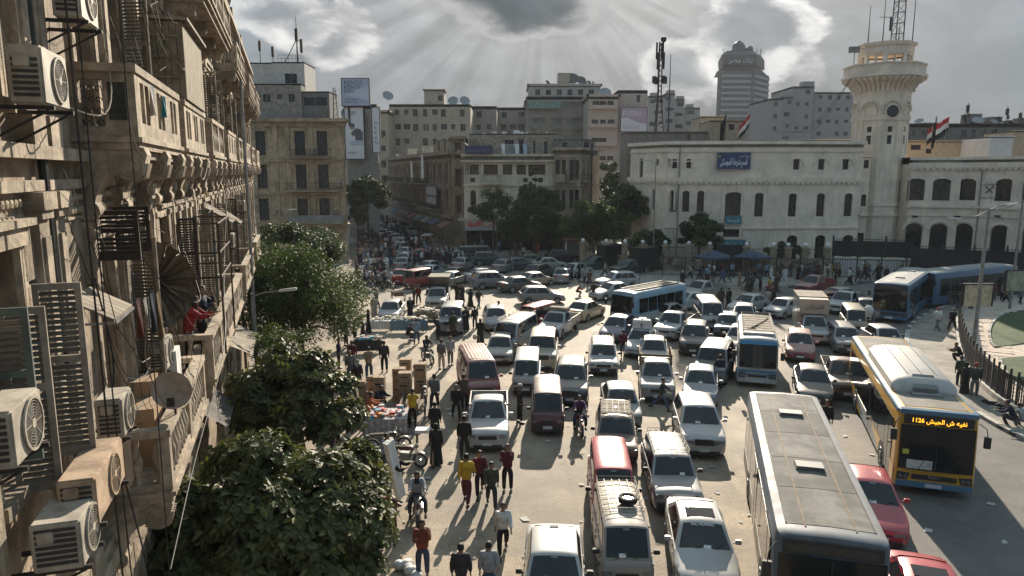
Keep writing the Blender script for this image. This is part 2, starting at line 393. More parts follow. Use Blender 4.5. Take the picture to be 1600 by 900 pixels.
# ---------------------------------------------------------------- ground, road, pavements
def ground_material():
    m=bpy.data.materials.new('ground_asphalt'); m.use_nodes=True; w=NT(m.node_tree); b=w.n['Principled BSDF']
    pos=w.new('ShaderNodeNewGeometry').outputs['Position']
    sp=w.new('ShaderNodeSeparateXYZ'); w.l.new(pos,sp.inputs[0]); X,Y=sp.outputs[0],sp.outputs[1]
    big=w.noise(pos,.06,5,.6,.4); mid=w.noise(pos,.5,8,.7,.3); fine=w.noise(pos,14,4,.7); grit=w.noise(pos,45,2,.6)
    # the square lies under trodden sand and dust, the lane on the right is cleaner asphalt
    lane=w.math('ADD',w.math('SUBTRACT',X,w.math('MULTIPLY',Y,.30)),w.math('MULTIPLY',big,8.))
    clean=w.ramp(lane,5.5,11.)
    far=w.ramp(Y,55,95)
    clean=w.math('MAXIMUM',clean,w.math('MULTIPLY',far,.7))
    sand=w.mix(w.ramp(mid,.35,.68),(.225,.175,.124),(.43,.335,.235))
    asph=w.mix(w.ramp(mid,.3,.7),(.075,.073,.072),(.135,.128,.12))
    c=w.mix(w.math('MULTIPLY',clean,.93),sand,asph)
    c=w.mix(w.math('MULTIPLY',w.ramp(big,.48,.60),.6),c,(.15,.128,.105))
    tr=w.vmath('MULTIPLY',pos,(1.,.05,1.)).outputs[0]
    c=w.mix(w.math('MULTIPLY',w.ramp(w.noise(tr,1.1,4,.6),.52,.68),.35),c,(.13,.115,.10))
    c=w.mix(w.ramp(fine,.42,.72,.0,.6),c,(.11,.098,.085))
    vor=w.new('ShaderNodeTexVoronoi'); vor.feature='DISTANCE_TO_EDGE'; w.l.new(w.vmath('ADD',pos,w.vmath('SCALE',w.new('ShaderNodeTexNoise').outputs['Color'],scale=1.).outputs[0]).outputs[0],vor.inputs['Vector']); vor.inputs['Scale'].default_value=.35
    c=w.mix(w.math('MULTIPLY',w.ramp(vor.outputs['Distance'],.006,.0),.22),c,(.05,.045,.04))
    spots=w.new('ShaderNodeTexVoronoi'); w.l.new(pos,spots.inputs['Vector']); spots.inputs['Scale'].default_value=1.3
    c=w.mix(w.math('MULTIPLY',w.ramp(spots.outputs['Distance'],.10,.05),.55),c,(.055,.05,.045))
    pale=w.new('ShaderNodeTexVoronoi'); w.l.new(w.vmath('ADD',pos,(31,7,0)).outputs[0],pale.inputs['Vector']); pale.inputs['Scale'].default_value=2.1
    c=w.mix(w.math('MULTIPLY',w.ramp(pale.outputs['Distance'],.06,.03),.7),c,(.55,.52,.47))
    c=w.mix(w.math('MULTIPLY',w.ramp(w.noise(pos,5,8,.8,.6),.52,.62),.45),c,(.15,.125,.10))
    w.l.new(c,b.inputs['Base Color']); b.inputs['Roughness'].default_value=.82
    w.l.new(w.ramp(grit,.3,.7,.65,.95),b.inputs['Roughness'])
    bn=w.new('ShaderNodeBump'); bn.inputs['Strength'].default_value=.8; bn.inputs['Distance'].default_value=.03
    w.l.new(w.math('ADD',w.math('MULTIPLY',fine,.7),w.math('MULTIPLY',mid,.8)),bn.inputs['Height']); w.l.new(bn.outputs[0],b.inputs['Normal'])
    return m
gm=ground_material()
MB().quad((-1500,-60,0),(1500,-60,0),(1500,3000,0),(-1500,3000,0)).build('ground',gm,kind='structure')
pave_m=mat('pavement_dusty',(.27,.24,.20),rough=.85,var=.3,scale=.8,world_xy=True,blotch=.5,bump=.3)
kerb_m=mat('kerb_stone',(.42,.40,.36),rough=.8,var=.35,scale=1.5,world_xy=True)
kerb_d=mat('kerb_worn_black',(.10,.10,.10),rough=.8,var=.35,scale=1.5,world_xy=True)
def poly_slab(name,pts,z0,z1,m,**k):
    mb=MB(); n=len(pts)
    mb.quad(*[(p[0],p[1],z1) for p in pts])
    for i in range(n):
        a,b=pts[i],pts[(i+1) % n]; mb.quad((a[0],a[1],z0),(b[0],b[1],z0),(b[0],b[1],z1),(a[0],a[1],z1))
    return mb.build(name,m,kind='structure',**k)
def smooth_line(pts,k=6):
    out=[]; P=[Vector(p) for p in pts]; P=[P[0]*2-P[1]]+P+[P[-1]*2-P[-2]]
    for i in range(1,len(P)-2):
        for j in range(k):
            t=j/k; a,b,c,d=P[i-1:i+3]
            out.append(.5*((2*b)+(c-a)*t+(2*a-5*b+4*c-d)*t*t+(3*b-a-3*c+d)*t*t*t))
    return out+[P[-2]]
def g2(u,v): p=at(u,v); return Vector((p.x,p.y))
def kerb_line(name,line,w=.28,h=.16,seg=1.0,side=1):
    "kerb stones, each its own piece, alternately pale and worn dark"
    root=None; pieces=[]
    par=put(name,None,kind='structure')
    acc=[line[0]]; L=0; d=0
    # resample
    pts=[line[0]]
    for a,b in zip(line[:-1],line[1:]):
        l=(b-a).length; n=max(1,round(l/seg))
        for i in range(1,n+1): pts.append(a+(b-a)*i/n)
    for i,(a,b) in enumerate(zip(pts[:-1],pts[1:])):
        t=(b-a).normalized(); nn=Vector((t.y,-t.x))*side; a2=a+t*.015; b2=b-t*.015; hh=h+random.uniform(-.012,.012)
        m=MB(); c=(a+b)/2
        q=[a2-c,b2-c,b2-c+nn*w,a2-c+nn*w]
        m.hexa([(p.x,p.y,0) for p in q]+[(p.x,p.y,hh) for p in q])
        m.build('kerb_stone',kerb_m if i % 2 else kerb_d if random.random()<.5 else kerb_m,par,(c.x,c.y,0))
# pavement on the right with the painted kerb
kl=smooth_line([g2(1560,470),g2(1520,470),g2(1487,476),g2(1450,489),g2(1422,507),g2(1413,530),g2(1420,560),g2(1450,600),g2(1535,655),g2(1600,689),g2(1720,740)])
fl=smooth_line([g2(1590,468),g2(1535,472),g2(1503,484),g2(1497,520),g2(1508,570),g2(1540,612),g2(1600,652),g2(1740,700)])
kerb_line('kerb',kl,side=-1,seg=1.0)
kin=[kl[i]+Vector(((kl[min(i+1,len(kl)-1)]-kl[max(i-1,0)]).normalized().y,-(kl[min(i+1,len(kl)-1)]-kl[max(i-1,0)]).normalized().x))*-.27 for i in range(len(kl))]
poly_slab('pavement',kin+fl[::-1],0,.14,pave_m)
# garden of the roundabout
tile_m=mat('path_tile',(.50,.40,.32),rough=.8,var=.25,scale=2.5,world_xy=True)
lawn_m=mat('lawn_turf',(.045,.075,.022),rough=.9,var=.45,scale=1.2,world_xy=True,bump=.6)
ctr=g2(1720,560)
gout=[p+(ctr-p).normalized()*.25 for p in fl]
poly_slab('garden_path',gout+[g2(1900,700),g2(2100,560),g2(1900,440)],0,.2,tile_m)
l1=smooth_line([g2(1700,478),g2(1600,491),g2(1566,498),g2(1549,516),g2(1549,538),g2(1556,548)])
poly_slab('lawn',l1+[g2(1600,542),g2(1700,530)],0,.26,lawn_m)
l2=smooth_line([g2(1563,566),g2(1575,592),g2(1610,622),g2(1700,660)])
poly_slab('lawn',l2+[g2(1900,640),g2(1750,560),g2(1620,561)],0,.26,lawn_m)
kerb_line('garden_kerb',l1,w=.16,h=.33,seg=1.2)
kerb_line('garden_kerb',l2,w=.16,h=.33,seg=1.2)
# joints of the path tiles: thin raised tiles near the fence
def tiles():
    par=put('path_tiles',None,kind='structure'); me=cached('tile',lambda: MB().box(-.29,.29,-.29,.29,0,.03,taper=.01).mesh('path_tile',[tile_m]))
    n=0
    for i in range(3,len(gout)-4):
        a,b=gout[i],gout[min(i+1,len(gout)-1)]; L=(b-a).length; t=(b-a).normalized(); nn=Vector((t.y,-t.x)); nn=nn if (ctr-a).dot(nn)>0 else -nn
        for j in range(int(L/.62)):
            for k in range(4):
                p=a+t*(j+.5)*.62+nn*(.4+k*.62)
                q=l1 if p.y>44 else l2
                if n<290 and p.y<66 and min((p-r).length for r in q)>.45: put('path_tile',me,par,(p.x,p.y,.2+random.uniform(-.004,.004)),math.atan2(t.y,t.x)); n+=1
tiles()
# pavement in front of the station and on the left under the trees
poly_slab('pavement',[g2(905,440),g2(1010,448),g2(1200,449),g2(1360,440),g2(1480,424),g2(1600,410),g2(1700,400),g2(1700,380),g2(1400,405),g2(1000,415),g2(890,410)],0,.14,pave_m)
kerb_line('kerb',smooth_line([g2(905,441),g2(1010,449),g2(1200,450),g2(1360,441),g2(1480,425),g2(1600,411)],3),seg=2.2,side=1)
poly_slab('pavement',[(-1.9,3),(-3.4,11),(-7.0,20),(-10.6,30),(-14.2,42),(-18.6,58),(-20.5,88),(-40,88),(-21,50),(-9,3)],0,.13,pave_m)
kerb_line('kerb',[Vector(p) for p in ((-3.4,11),(-7.0,20),(-10.6,30),(-14.2,42),(-18.6,58))],seg=1.4,side=-1)
poly_slab('pavement',[(-9.5,98),(-28,158),(-20,158),(0,118),(24,100),(22,92),(8,92)],0,.13,pave_m)
# litter
def litter():
    mb=MB()
    spots=[(1548,788),(1570,848),(1362,711),(1320,682),(1400,680),(857,690),(909,758),(1112,731),(1157,816),(820,812),(700,640),(705,648),(668,748),(1010,780),(1120,770),(1490,720),(1450,830)]
    for _ in range(90): spots.append((random.uniform(560,1250),random.uniform(440,890)))
    for i,(u,v) in enumerate(spots):
        p=at(u,v); r=random.uniform(.08,.17) if i<17 else random.uniform(.025,.07); a=random.uniform(0,6.28)
        q=[(p.x+r*math.cos(a+k*math.pi/2+random.uniform(-.3,.3))*(1.6 if k % 2 else .8),p.y+r*math.sin(a+k*math.pi/2)*(1.2),.012+random.uniform(0,.05)) for k in range(4)]
        mb.quad(*q)
    mb.build('litter',mat('waste_paper',(.46,.44,.40),rough=.8,var=.2),label='scraps of pale waste paper strewn over the dusty square',cat='litter',kind='stuff')
litter()
# ---------------------------------------------------------------- the city behind
def w2(u,v,D): p=atD(u,v,D); return (p.x,p.y)
def zz(v,D): return atD(800,v,D).z
stone_c=mat('cream_stone',(.80,.69,.57),rough=.85,var=.15,scale=.6,streak=.38,blotch=.25,bump=.2)
stone_w=mat('pale_render',(.50,.46,.40),rough=.85,var=.2,scale=.6,streak=.4,blotch=.35)
roof_m=mat('roof_slab',(.24,.22,.20),rough=.9,var=.3,scale=.5)
shutter_g=mat('shutter_dark',(.05,.05,.045),rough=.7,var=.3)
shutter_b=mat('shutter_brown',(.10,.075,.055),rough=.7,var=.4)
grey_frame=mat('grey_frame',(.22,.22,.21),rough=.7,var=.2)

class Bld:
    def __init__(s,name,label,pts,z0,z1,wallm,cat='building',depth=.22,group=None):
        s.c=Vector((sum(p[0] for p in pts)/len(pts),sum(p[1] for p in pts)/len(pts)))
        s.pts=[(p[0]-s.c.x,p[1]-s.c.y) for p in pts]; s.z0,s.z1=z0,z1; s.wm=wallm; s.depth=depth
        s.root=thing(name,label,cat,(s.c.x,s.c.y,0),group=group)
        s.ops={}; s.trim=MB()
    def edge(s,i): return s.pts[i],s.pts[(i+1) % len(s.pts)]
    def L(s,i): a,b=s.edge(i); return math.hypot(b[0]-a[0],b[1]-a[1])
    def wins(s,i,ops,style,frame,glassm=None,sill=0,sm=None):
        s.ops.setdefault(i,[]); s.ops[i]+=ops
        A,B=s.edge(i)
        put_windows(s.root,A,B,ops,style,frame,glassm,s.depth)
        if sill:
            A2,d,n,ang=wall_frame(A,B)
            for o in ops:
                me=cached(('sill',round(o[1]-o[0],2),round(o[3]-o[2],2),s.wm.name),lambda: MB().box(-.08,o[1]-o[0]+.08,-sill,.02,-.08,0).box(-.18,0,-.07,0,0,o[3]-o[2]).box(o[1]-o[0],o[1]-o[0]+.18,-.07,0,0,o[3]-o[2]).box(-.26,o[1]-o[0]+.26,-.12,0,o[3]-o[2]+.003,o[3]-o[2]+.25).box(-.34,o[1]-o[0]+.34,-.2,0,o[3]-o[2]+.253,o[3]-o[2]+.33).mesh('sill',[s.wm]))
                q=A2+d*o[0]; put('window_surround',me,s.root,(q.x,q.y,o[2]-.003),ang)
    def close(s,roof=roof_m,parapet=.8,bands=()):
        for i in range(len(s.pts)):
            A,B=s.edge(i); m=MB(); wall(m,A,B,s.z0,s.z1,s.ops.get(i,[]),s.depth); m.build('wall',s.wm,s.root)
        r=MB(); zr=s.z1-parapet; r.quad(*[(p[0],p[1],zr) for p in s.pts]); 
        for i in range(len(s.pts)):
            A,B=s.edge(i); band(r,A,B,zr,s.z1+.02,.0,.2)
        r.build('roof',roof,s.root)
        for (z0,z1,out,es) in bands:
            m=MB()
            for i in (es if es else range(len(s.pts))): A,B=s.edge(i); band(m,A,B,z0,z1,out,.0,out,out)
            m.build('cornice',s.wm,s.root)
        return s.root
    def ledge(s,i,u0,u1,z,out=1.0,th=.18,rail=.9,m=None,rm=None,bars=True):
        "balcony slab with railing"
        A,B=s.edge(i); A2,d,n,ang=wall_frame(A,B); w=u1-u0; q=A2+d*u0
        o=MB().box(0,w,-out,0,-th,0).build('balcony',m or s.wm,s.root,(q.x,q.y,z),ang)
        r=MB(); r.box(0,w,-out,-out+.05,rail-.05,rail); r.box(0,.05,-out+.05,0,rail-.05,rail); r.box(w-.05,w,-out+.05,0,rail-.05,rail)
        if bars:
            for k in range(int(w/.28)+1): r.box(k*.28,k*.28+.035,-out+.01,-out+.04,0,rail-.05)
        else: r.box(0,w,-out,-out+.06,0,rail-.05)
        r.build('railing',rm or iron,o)

def dish(loc,r,rz,label,tilt=35,m=None,group=None,pole=.6):
    t=thing('satellite_dish',label,'satellite dish',loc,rz,group)
    def f():
        b=MB(); n=14
        b.lathe([(.02,0),(.35,.03),(.7,.10),(1,.22),(1.0,.235),(.7,.115),(.02,.015)],n,cap=False); return b.mesh('dish_bowl',[steel],smooth=40)
    put('bowl',cached('dish',f),t,(0,0,pole+r*.6),scale=(r,r,r),rot=(R(90-tilt),0,0),mats=[m])
    MB().tube([(0,0,0),(0,0,pole+r*.6)],.03+.02*r,6).build('mast',steel,t)
    MB().tube([(0,-.1*r,pole+r*.1),(0,-r*.8,pole+r*.75)],.02,5).build('feed_arm',steel,t)
    return t

def city():
    # cream corner house with tall dark shutters, left of the street
    D=88; A=w2(396,280,D); B=w2(541,280,D)
    b=Bld('corner_house','ochre plastered corner house with tall dark shuttered windows and iron balconies behind the trees',[A,B,(B[0]-9,B[1]+26),(A[0]-9,A[1]+26)],0,zz(190,D),mat('ochre_plaster',(.42,.33,.225),rough=.85,var=.3,scale=1.1,streak=.85,blotch=.8,bump=.4))
    L=b.L(0); cs=[1.1,5.9,8.6]
    for (z0,z1) in ((13.3,16.2),(9.3,12.2),(5.4,8.1)):
        b.wins(0,[(c-.65,c+.65,z0,z1) for c in cs],['shut','open','shut'],shutter_g,sill=.1)
        b.wins(1,[(u-.6,u+.6,z0,z1) for u in (3,7,11,15,19)],'shut',shutter_g)
    b.ledge(0,4.6,9.6,13.1); b.ledge(0,3.9,10.6,9.1,1.1); b.ledge(0,4.2,11.,5.2,1.1,bars=False,rm=grey_frame)
    b.close(bands=[(zz(190,D)-.02,zz(185,D),.55,(0,1)),(zz(197,D),zz(190,D)-.05,.2,(0,1)),(12.55,12.8,.18,(0,1)),(8.6,8.8,.18,(0,1)),(4.6,5.0,.35,(0,1))],parapet=.2)
    for k in range(30): q=Vector(b.pts[0]); put('dentil',cached('odent',lambda: MB().box(-.09,.09,-.42,0,0,.24).mesh('dentil',[b.wm])),b.root,(q.x+.2+k*.38,q.y,zz(190,D)-.28))
    for k in range(9): q=Vector(b.pts[0]); MB().box(q.x,q.x+L,q.y-.05,q.y,8.82+.41*k,9.18+.41*k).build('stone_course',b.wm,b.root) if k>8 else None
    for u,z,l_ in ((10.3,9.6,'beside the right middle window'),(2.4,6.2,'low on the left'),(7.3,13.5,'between the top windows')): q=Vector(b.pts[0]); ac_unit(q.x+b.c.x+u,q.y+b.c.y-.1,z,lb='small air conditioner %s on the ochre corner house' % l_,world=False,rz=-math.pi/2)
    for u in (.25,2.9,4.4,7.25,10.9):
        m=MB(); q=Vector(b.pts[0]); m.box(q.x+u-.28,q.x+u+.28,q.y-.12,q.y,5.05,12.5); m.build('pilaster',b.wm,b.root)
        m=MB(); m.box(q.x+u-.28,q.x+u+.28,q.y-.12,q.y,12.85,17.2); m.build('pilaster',b.wm,b.root)
    zr=zz(185,D)
    wr=mat('white_render_block',(.52,.50,.47),rough=.85,var=.15,streak=.35)
    def block(u0,u1,v0,vb,D,m,label,name='roof_hut',dep=5,win=None,z0=None,cat='rooftop hut'):
        A=w2(u0,v0,D); B=w2(u1,v0,D); z1=zz(v0,D); z0=zz(vb,D) if z0 is None else z0
        q=Bld(name,label,[A,B,(B[0],B[1]+dep),(A[0],A[1]+dep)],z0,z1,m,cat=cat,depth=.15)
        if win:
            for (wu0,wu1,wv0,wv1) in win: a=w2(wu0,v0,D)[0]-A[0]; c=w2(wu1,v0,D)[0]-A[0]; q.wins(0,[(a,c,zz(wv1,D),zz(wv0,D))],'far',grey_frame)
        return q.close(parapet=.15)
    block(424,475,97,137,D+3,wr,'white plastered rooftop block with brown window under the tall antenna',win=[(444,463,115,131)],z0=zr-.3)
    block(395,470,131,180,D+1.0,mat('grimy_render',(.28,.26,.235),rough=.9,var=.35,streak=.6),'grimy grey rooftop storey with small windows on the ochre corner house',win=[(410,421,147,160),(432,440,147,155),(450,459,147,160)],z0=zr-.3,dep=2)
    block(471,514,143,180,D+1.2,mat('hut_grey',(.17,.165,.16),rough=.9,var=.3),'dark rooftop hut with sloping sheet roof at the right of the ochre house',win=[(474,510,152,166)],z0=zr-.3,dep=4)
    block(380,424,98,137,D+4,wr,'pale rooftop wall left of the white plastered block',z0=zr-.3)
    m=MB()
    p=atD(465,95,D+3); m.tube([(0,0,0),(0,0,5.4)],.11,6,.03); m.cbox((0,0,3.3),(.35,.35,1.5)); m.cbox((.55,0,2.0),(.3,.3,1.6)); m.tube([(0,0,2.8),(-1.6,0,0)],.05,5); m.tube([(.5,0,2.6),(0,0,2.6)],.04,5)
    m.build('antenna',iron,loc=(p.x,p.y,zz(97,D+3)-.1),label='tall dark cell antenna on the white rooftop block',cat='antenna')
    for (u,h,lb) in ((405,3.0,'thick grey cell antenna at the left end of the pale rooftop wall'),(425,2.3,'short thin antenna just left of the tall cell antenna')):
        p=atD(u,97,D+4); MB().tube([(0,0,0),(0,0,h)],.05,5).cbox((0,0,h-.7),(.3,.25,1.2)).build('antenna',iron,loc=(p.x,p.y+.5,p.z-.3),label=lb,cat='antenna')
    m=MB(); x0=atD(433,90,D+3).x; x1=atD(472,90,D+3).x; z=zz(97,D+3)
    m.box(0,x1-x0,0,.05,.85,.9); m.box(0,x1-x0,0,.05,.45,.49)
    for i in range(8): m.box(i*(x1-x0-.05)/7,i*(x1-x0-.05)/7+.05,.0,.05,0,.85)
    m.build('roof_railing',steel,loc=(x0,D+3.2,z),label='thin metal railing round the top of the white rooftop block',cat='railing')
    p=atD(521,181,D+1); m=MB(); m.tube([(0,0,0),(.1,0,4)],.06,5); m.tube([(.6,0,0),(.3,0,4)],.05,5)
    for k in range(5): m.tube([(.05,0,.6+k*.7),(.5,0,.9+k*.7)],.03,4)
    m.build('lattice_mast',iron,loc=(p.x,p.y,zr-.3),label='short lattice mast on the right corner of the ochre house roof',cat='mast')
    # advertising tower
    D=125; A=w2(541,200,D); B=w2(590,200,D)
    b=Bld('office_block','dull grey block carrying the tall white advertising banner',[A,B,(B[0]-4,B[1]+14),(A[0]-4,A[1]+14)],0,zz(163,D),mat('grey_render',(.27,.265,.26),rough=.9,var=.2,streak=.3)); b.close()
    def board(u0,u1,v0,v1,D,colr,name,label,cat):
        a=atD(u0,v1,D); c=atD(u1,v0,D); w,h=c.x-a.x,c.z-a.z
        t=thing(name,label,cat,(a.x,D,a.z)); MB().box(0,w,0,.5,0,h).build('panel',colr,t)
        fr=MB()
        for q in ((-.12,0,-.12,h+.12),(w,w+.12,-.12,h+.12),(0,w,-.12,0),(0,w,h,h+.12)): fr.box(q[0],q[1],-.04,.5,q[2],q[3])
        fr.build('frame',iron,t); return t,w,h
    ad_m=mat('advert_blue',(.36,.41,.55),rough=.6,var=0); ad_m2=mat('advert_blue_light',(.48,.53,.64),rough=.6,var=0)
    t,w,h=board(535,576,123,165,D-1.6,ad_m,'billboard','square pale blue rooftop billboard lettered in three lines above the street','billboard')
    MB().quad((w*.1,-.01,h*.42),(w*.98,-.01,h*.18),(w*.98,-.01,h*.72),(w*.5,-.01,h*.60)).build('printed_sweep',ad_m2,t)
    for i,(s,hh,zf) in enumerate((('RENOS',1.0,.78),('RENOS',.9,.62),('REN',.95,.46),('AFRIC MALL 1',.4,.2),('MOKATTAM',.4,.1))): text(s,t,(.35,-.03,h*zf),hh,mat('print_dark',(.09,.11,.17),var=0))
    MB().tube([(1,.3,-3),(1,.3,0)],.2,6).tube([(w-1,.3,-3),(w-1,.3,0)],.2,6).build('post',iron,t)
    bann=mat('banner_white',(.66,.68,.72),rough=.7,var=.04)
    t,w,h=board(541,567,168,248,D-1.2,bann,'banner','tall white advertising banner showing a dark haired standing figure','banner')
    ink=mat('print_grey',(.10,.11,.13),var=.2); sk=mat('print_skin',(.30,.22,.19),var=.1); lb=mat('print_pale_blue',(.45,.50,.60),var=.1)
    MB().quad(*[(w*x,-.02,h*y) for x,y in ((.95,.36),(.95,.52),(.80,.58),(.62,.60),(.42,.55),(.30,.49),(.42,.44),(.52,.46),(.55,.36))][::-1]).build('printed_torso',ink,t)
    MB().quad(*[(w*(.38+.15*math.cos(a)),-.03,h*(.625+.052*math.sin(a))) for a in [k*math.pi/6 for k in range(12)]]).build('printed_face',sk,t)
    MB().quad(*[(w*(.36+.18*math.cos(a)),-.04,h*(.66+.035*math.sin(a))) for a in [k*math.pi/6 for k in range(12)]]).build('printed_hair',ink,t)
    MB().quad(*[(w*x,-.02,h*y) for x,y in ((.98,.36),(.4,.36),(.2,.31),(.3,.26),(.98,.27))]).build('printed_cloth',lb,t)
    text('JEFF',t,(w*.2,-.03,h*.86),.8,ink); text('NOVA',t,(w*.12,-.03,h*.10),.5,ink)
    t,w,h=board(583,592,168,238,D-1.2,bann,'banner','narrow white advertising banner at the right edge of the grey block','banner')
    for i,ch in enumerate('OKRAN'): text(ch,t,(w*.25,-.03,h*(.62-.11*i)),.8,ink)
    # long grey tenement beyond
    def grey(name,label,u0,u1,vt,D,dep,m,nw=6,rows=5,ww=1.3,side=None,style='far',fh=3.4,frame=grey_frame,vt2=None,gl=None):
        A=w2(u0,vt,D); B=w2(u1,vt,D); z1=zz(vt,D)
        pts=[A,B,(B[0]+(side or 0),B[1]+dep),(A[0],A[1]+dep)]
        b=Bld(name,label,pts,0,z1,m); L=b.L(0)
        rws=[(z1-1.2-fh*k-1.7,z1-1.2-fh*k) for k in range(rows) if z1-1.2-fh*k-1.7>1]
        rg=random.Random(int(u0)); o_=[(q[0]+rg.choice((0,.2)),q[1]-rg.choice((0,.3)),q[2]+rg.choice((0,0,.4)),q[3]) for q in grid_ops(L,nw,ww,rws,.8,.8) if rg.random()>.12]; b.wins(0,o_,style,frame,gl)
        return b
    tan=mat('tan_grey_render',(.42,.36,.29),rough=.9,var=.2,streak=.45,blotch=.2)
    b=grey('tenement','long grey tenement with small square windows beyond the street trees',608,735,163,175,20,tan,8,5,1.5)
    Lw=b.L(3); b.wins(3,grid_ops(Lw,4,1.2,[(22,24.5),(17,19.5),(12,14.5)],1,1),'far',grey_frame)
    b.close(parapet=.6)
    z=zz(163,175)
    A=w2(663,163,177); B=w2(694,163,177)
    q=Bld('roof_hut','square stair hut on the roof of the long grey tenement',[A,B,(B[0],B[1]+5),(A[0],A[1]+5)],z-.5,zz(141,177),tan,'rooftop hut'); q.wins(0,[(3.4,4.4,z+1,z+2.3)],'far',grey_frame); q.close(parapet=.2,bands=[(zz(141,177),zz(141,177)+.25,.3,())])
    b=grey('tenement','receding tan tenement with cornice left of the long grey tenement',590,606,172,168,26,mat('tan_render',(.44,.37,.28),rough=.9,var=.2,streak=.4),2,6,1.1); b.close(bands=[(zz(175,168),zz(172,168),.5,())])
    dish(atD(606,160,180),1.4,.5,'large grey satellite dish at the left end of the long grey tenement')
    for i,u in enumerate((708,726)): dish((atD(u,163,177).x,177,z-.5),1.3,.3*i,('pale satellite dish on the right half of the long grey tenement','dark satellite dish at the right end of the long grey tenement')[i])
    b=grey('tenement','darker square tenement between the long grey tenement and the flats',736,776,166,190,18,mat('dark_render',(.28,.25,.22),rough=.9,var=.2,streak=.3),2,5,1.4); b.close()
    b=grey('tenement','low grey tenement just left of the tall flats',776,826,168,205,18,mat('mid_render',(.33,.29,.25),rough=.9,var=.2,streak=.3),3,5,1.6); b.close()
    # tall flats
    D=200; fm=mat('flats_render',(.30,.255,.215),rough=.9,var=.15,streak=.35)
    b=grey('flats','tall grey brown block of flats with glazed balcony strip and dishes on its roof',822,921,151,D,22,fm,7,4,2.0,fh=4.6,gl=mat('curtain_glass',(.20,.21,.21),rough=.3,var=.4,scale=.7))
    m=MB(); a=b.pts[0]; m.box(a[0]+.4,a[0]+9.6,a[1]-1.3,a[1],zz(170,D),zz(159,D)); m.build('glazed_balcony',mat('greenish_glass',(.18,.27,.25),rough=.2,var=.4,scale=1.5),b.root)
    for k in range(3):
        for u in (1.0,6.5,12.0):
            b.ledge(0,u+.5,u+3.2,zz(180+k*17,D)-.6,1.1,.15,.9,rm=grey_frame,bars=False)
    b.close(bands=[(zz(159,D),zz(157,D),.5,())])
    A=w2(826,151,D+1); B=w2(938,151,D+1)
    q=Bld('penthouse','set-back pale penthouse storey on top of the tall flats',[A,B,(B[0],B[1]+14),(A[0],A[1]+14)],zz(151,D)-.7,zz(131,D+1),mat('penthouse_render',(.40,.37,.35),rough=.9,var=.15,streak=.3),'building')
    zt=zz(131,D+1); q.wins(0,grid_ops(q.L(0),6,1.4,[(zt-3.0,zt-1.5)],1,1),'far',grey_frame); q.close(bands=[(zt-.6,zt,.4,())])
    A=w2(872,131,D+3); B=w2(890,131,D+3)
    q=Bld('roof_hut','small tan lift hut on the penthouse of the tall flats',[A,B,(B[0],B[1]+4),(A[0],A[1]+4)],zt-.6,zz(114,D+3),tan,'rooftop hut'); q.close(parapet=.1)
    for i,(u,r) in enumerate(((894,1.9),(908,1.4),(914,.7),(921,.7),(856,.8),(928,.7))):
        dish((atD(u,128,D+4).x,D+4+.5*i,zt-.8),r,.2*i,('biggest satellite dish on the penthouse roof','second largest satellite dish on the penthouse roof, beside the biggest','small dish right after the two big dishes on the penthouse','small dish in the middle of the row on the penthouse right end','small dish on the left half of the penthouse roof','small dish at the right end of the penthouse roof')[i],m=mat('dish_dark',(.10,.09,.09),rough=.7),pole=1.2)
    pk=mat('pink_render',(.50,.40,.35),rough=.9,var=.15,streak=.3)
    b=grey('flats','pinkish block of flats with stacked balconies beside the tall grey flats',920,966,150,186,20,pk,3,5,1.9,fh=4.6,frame=shutter_b)
    for k in range(5): b.ledge(0,.3,b.L(0)-.3,b.z1-3.1-4.6*k,.9,.15,.8,m=pk,rm=pk,bars=False)
    b.close(bands=[(b.z1-.2,b.z1+.4,.6,())])
    b=grey('flats','plain pinkish gable wall carrying the large violet billboard',966,1012,141,188,20,mat('pink_grey',(.45,.38,.34),rough=.9,var=.15,streak=.3),2,2,1.5); b.close()
    dish(Vector((atD(945,148,190).x,190,zz(150,186)-.5)),1.6,0,'satellite dish on the roof of the pinkish flats')
    t,w,h=board(970,1011,168,205,185,mat('advert_mauve',(.40,.30,.40),rough=.6,var=0),'billboard','violet and white billboard on the pinkish gable wall','billboard')
    MB().quad(*[(w*x,-.02,h*y) for x,y in ((.0,.0),(1,0),(1,.30),(.7,.35),(.4,.5),(.2,.58),(0,.55))]).build('printed_sweep',mat('advert_white',(.62,.60,.64),var=0),t)
    text('FUTISA',t,(w*.05,-.04,h*.66),1.6,white_p); text('COKOO',t,(w*.08,-.04,h*.1),1.1,mat('print_mauve',(.32,.24,.34),var=0)); text('TEAM',t,(w*.72,-.04,h*.7),.6,white_p)
    # stepped flats further off
    blue=mat('far_render',(.34,.32,.31),rough=.9,var=.2,streak=.2)
    for i,(u0,u1,vt) in enumerate(((1014,1040,150),(1040,1055,146),(1055,1070,155),(1070,1094,168))):
        b=grey('flats',('first and leftmost of the stepped distant flats behind the lattice mast','second and tallest of the stepped distant flats behind the lattice mast','third of the stepped distant flats, with stepped roof','last and lowest of the stepped distant flats, near the glass tower')[i],u0,u1,vt,300+6*i,22,blue,3 if i != 1 else 2,6,2.2,fh=4.6); b.close()
        A=w2(u0+3,vt,303+6*i); MB().box(0,3,0,3,0,2.5).build('roof_hut',blue,loc=(A[0],A[1],zz(vt,300+6*i)-.8),label=('first','second','third','last')[i]+' rooftop box from the left on the stepped distant flats',cat='rooftop hut')
    # bank tower
    D=460; tm=mat('tower_stone',(.10,.095,.10),rough=.8,var=.1); wm_=mat('tower_band',(.30,.30,.31),rough=.7,var=.15)
    A=w2(1120,150,D); B=w2(1175,150,D); C2=w2(1200,150,D+20)
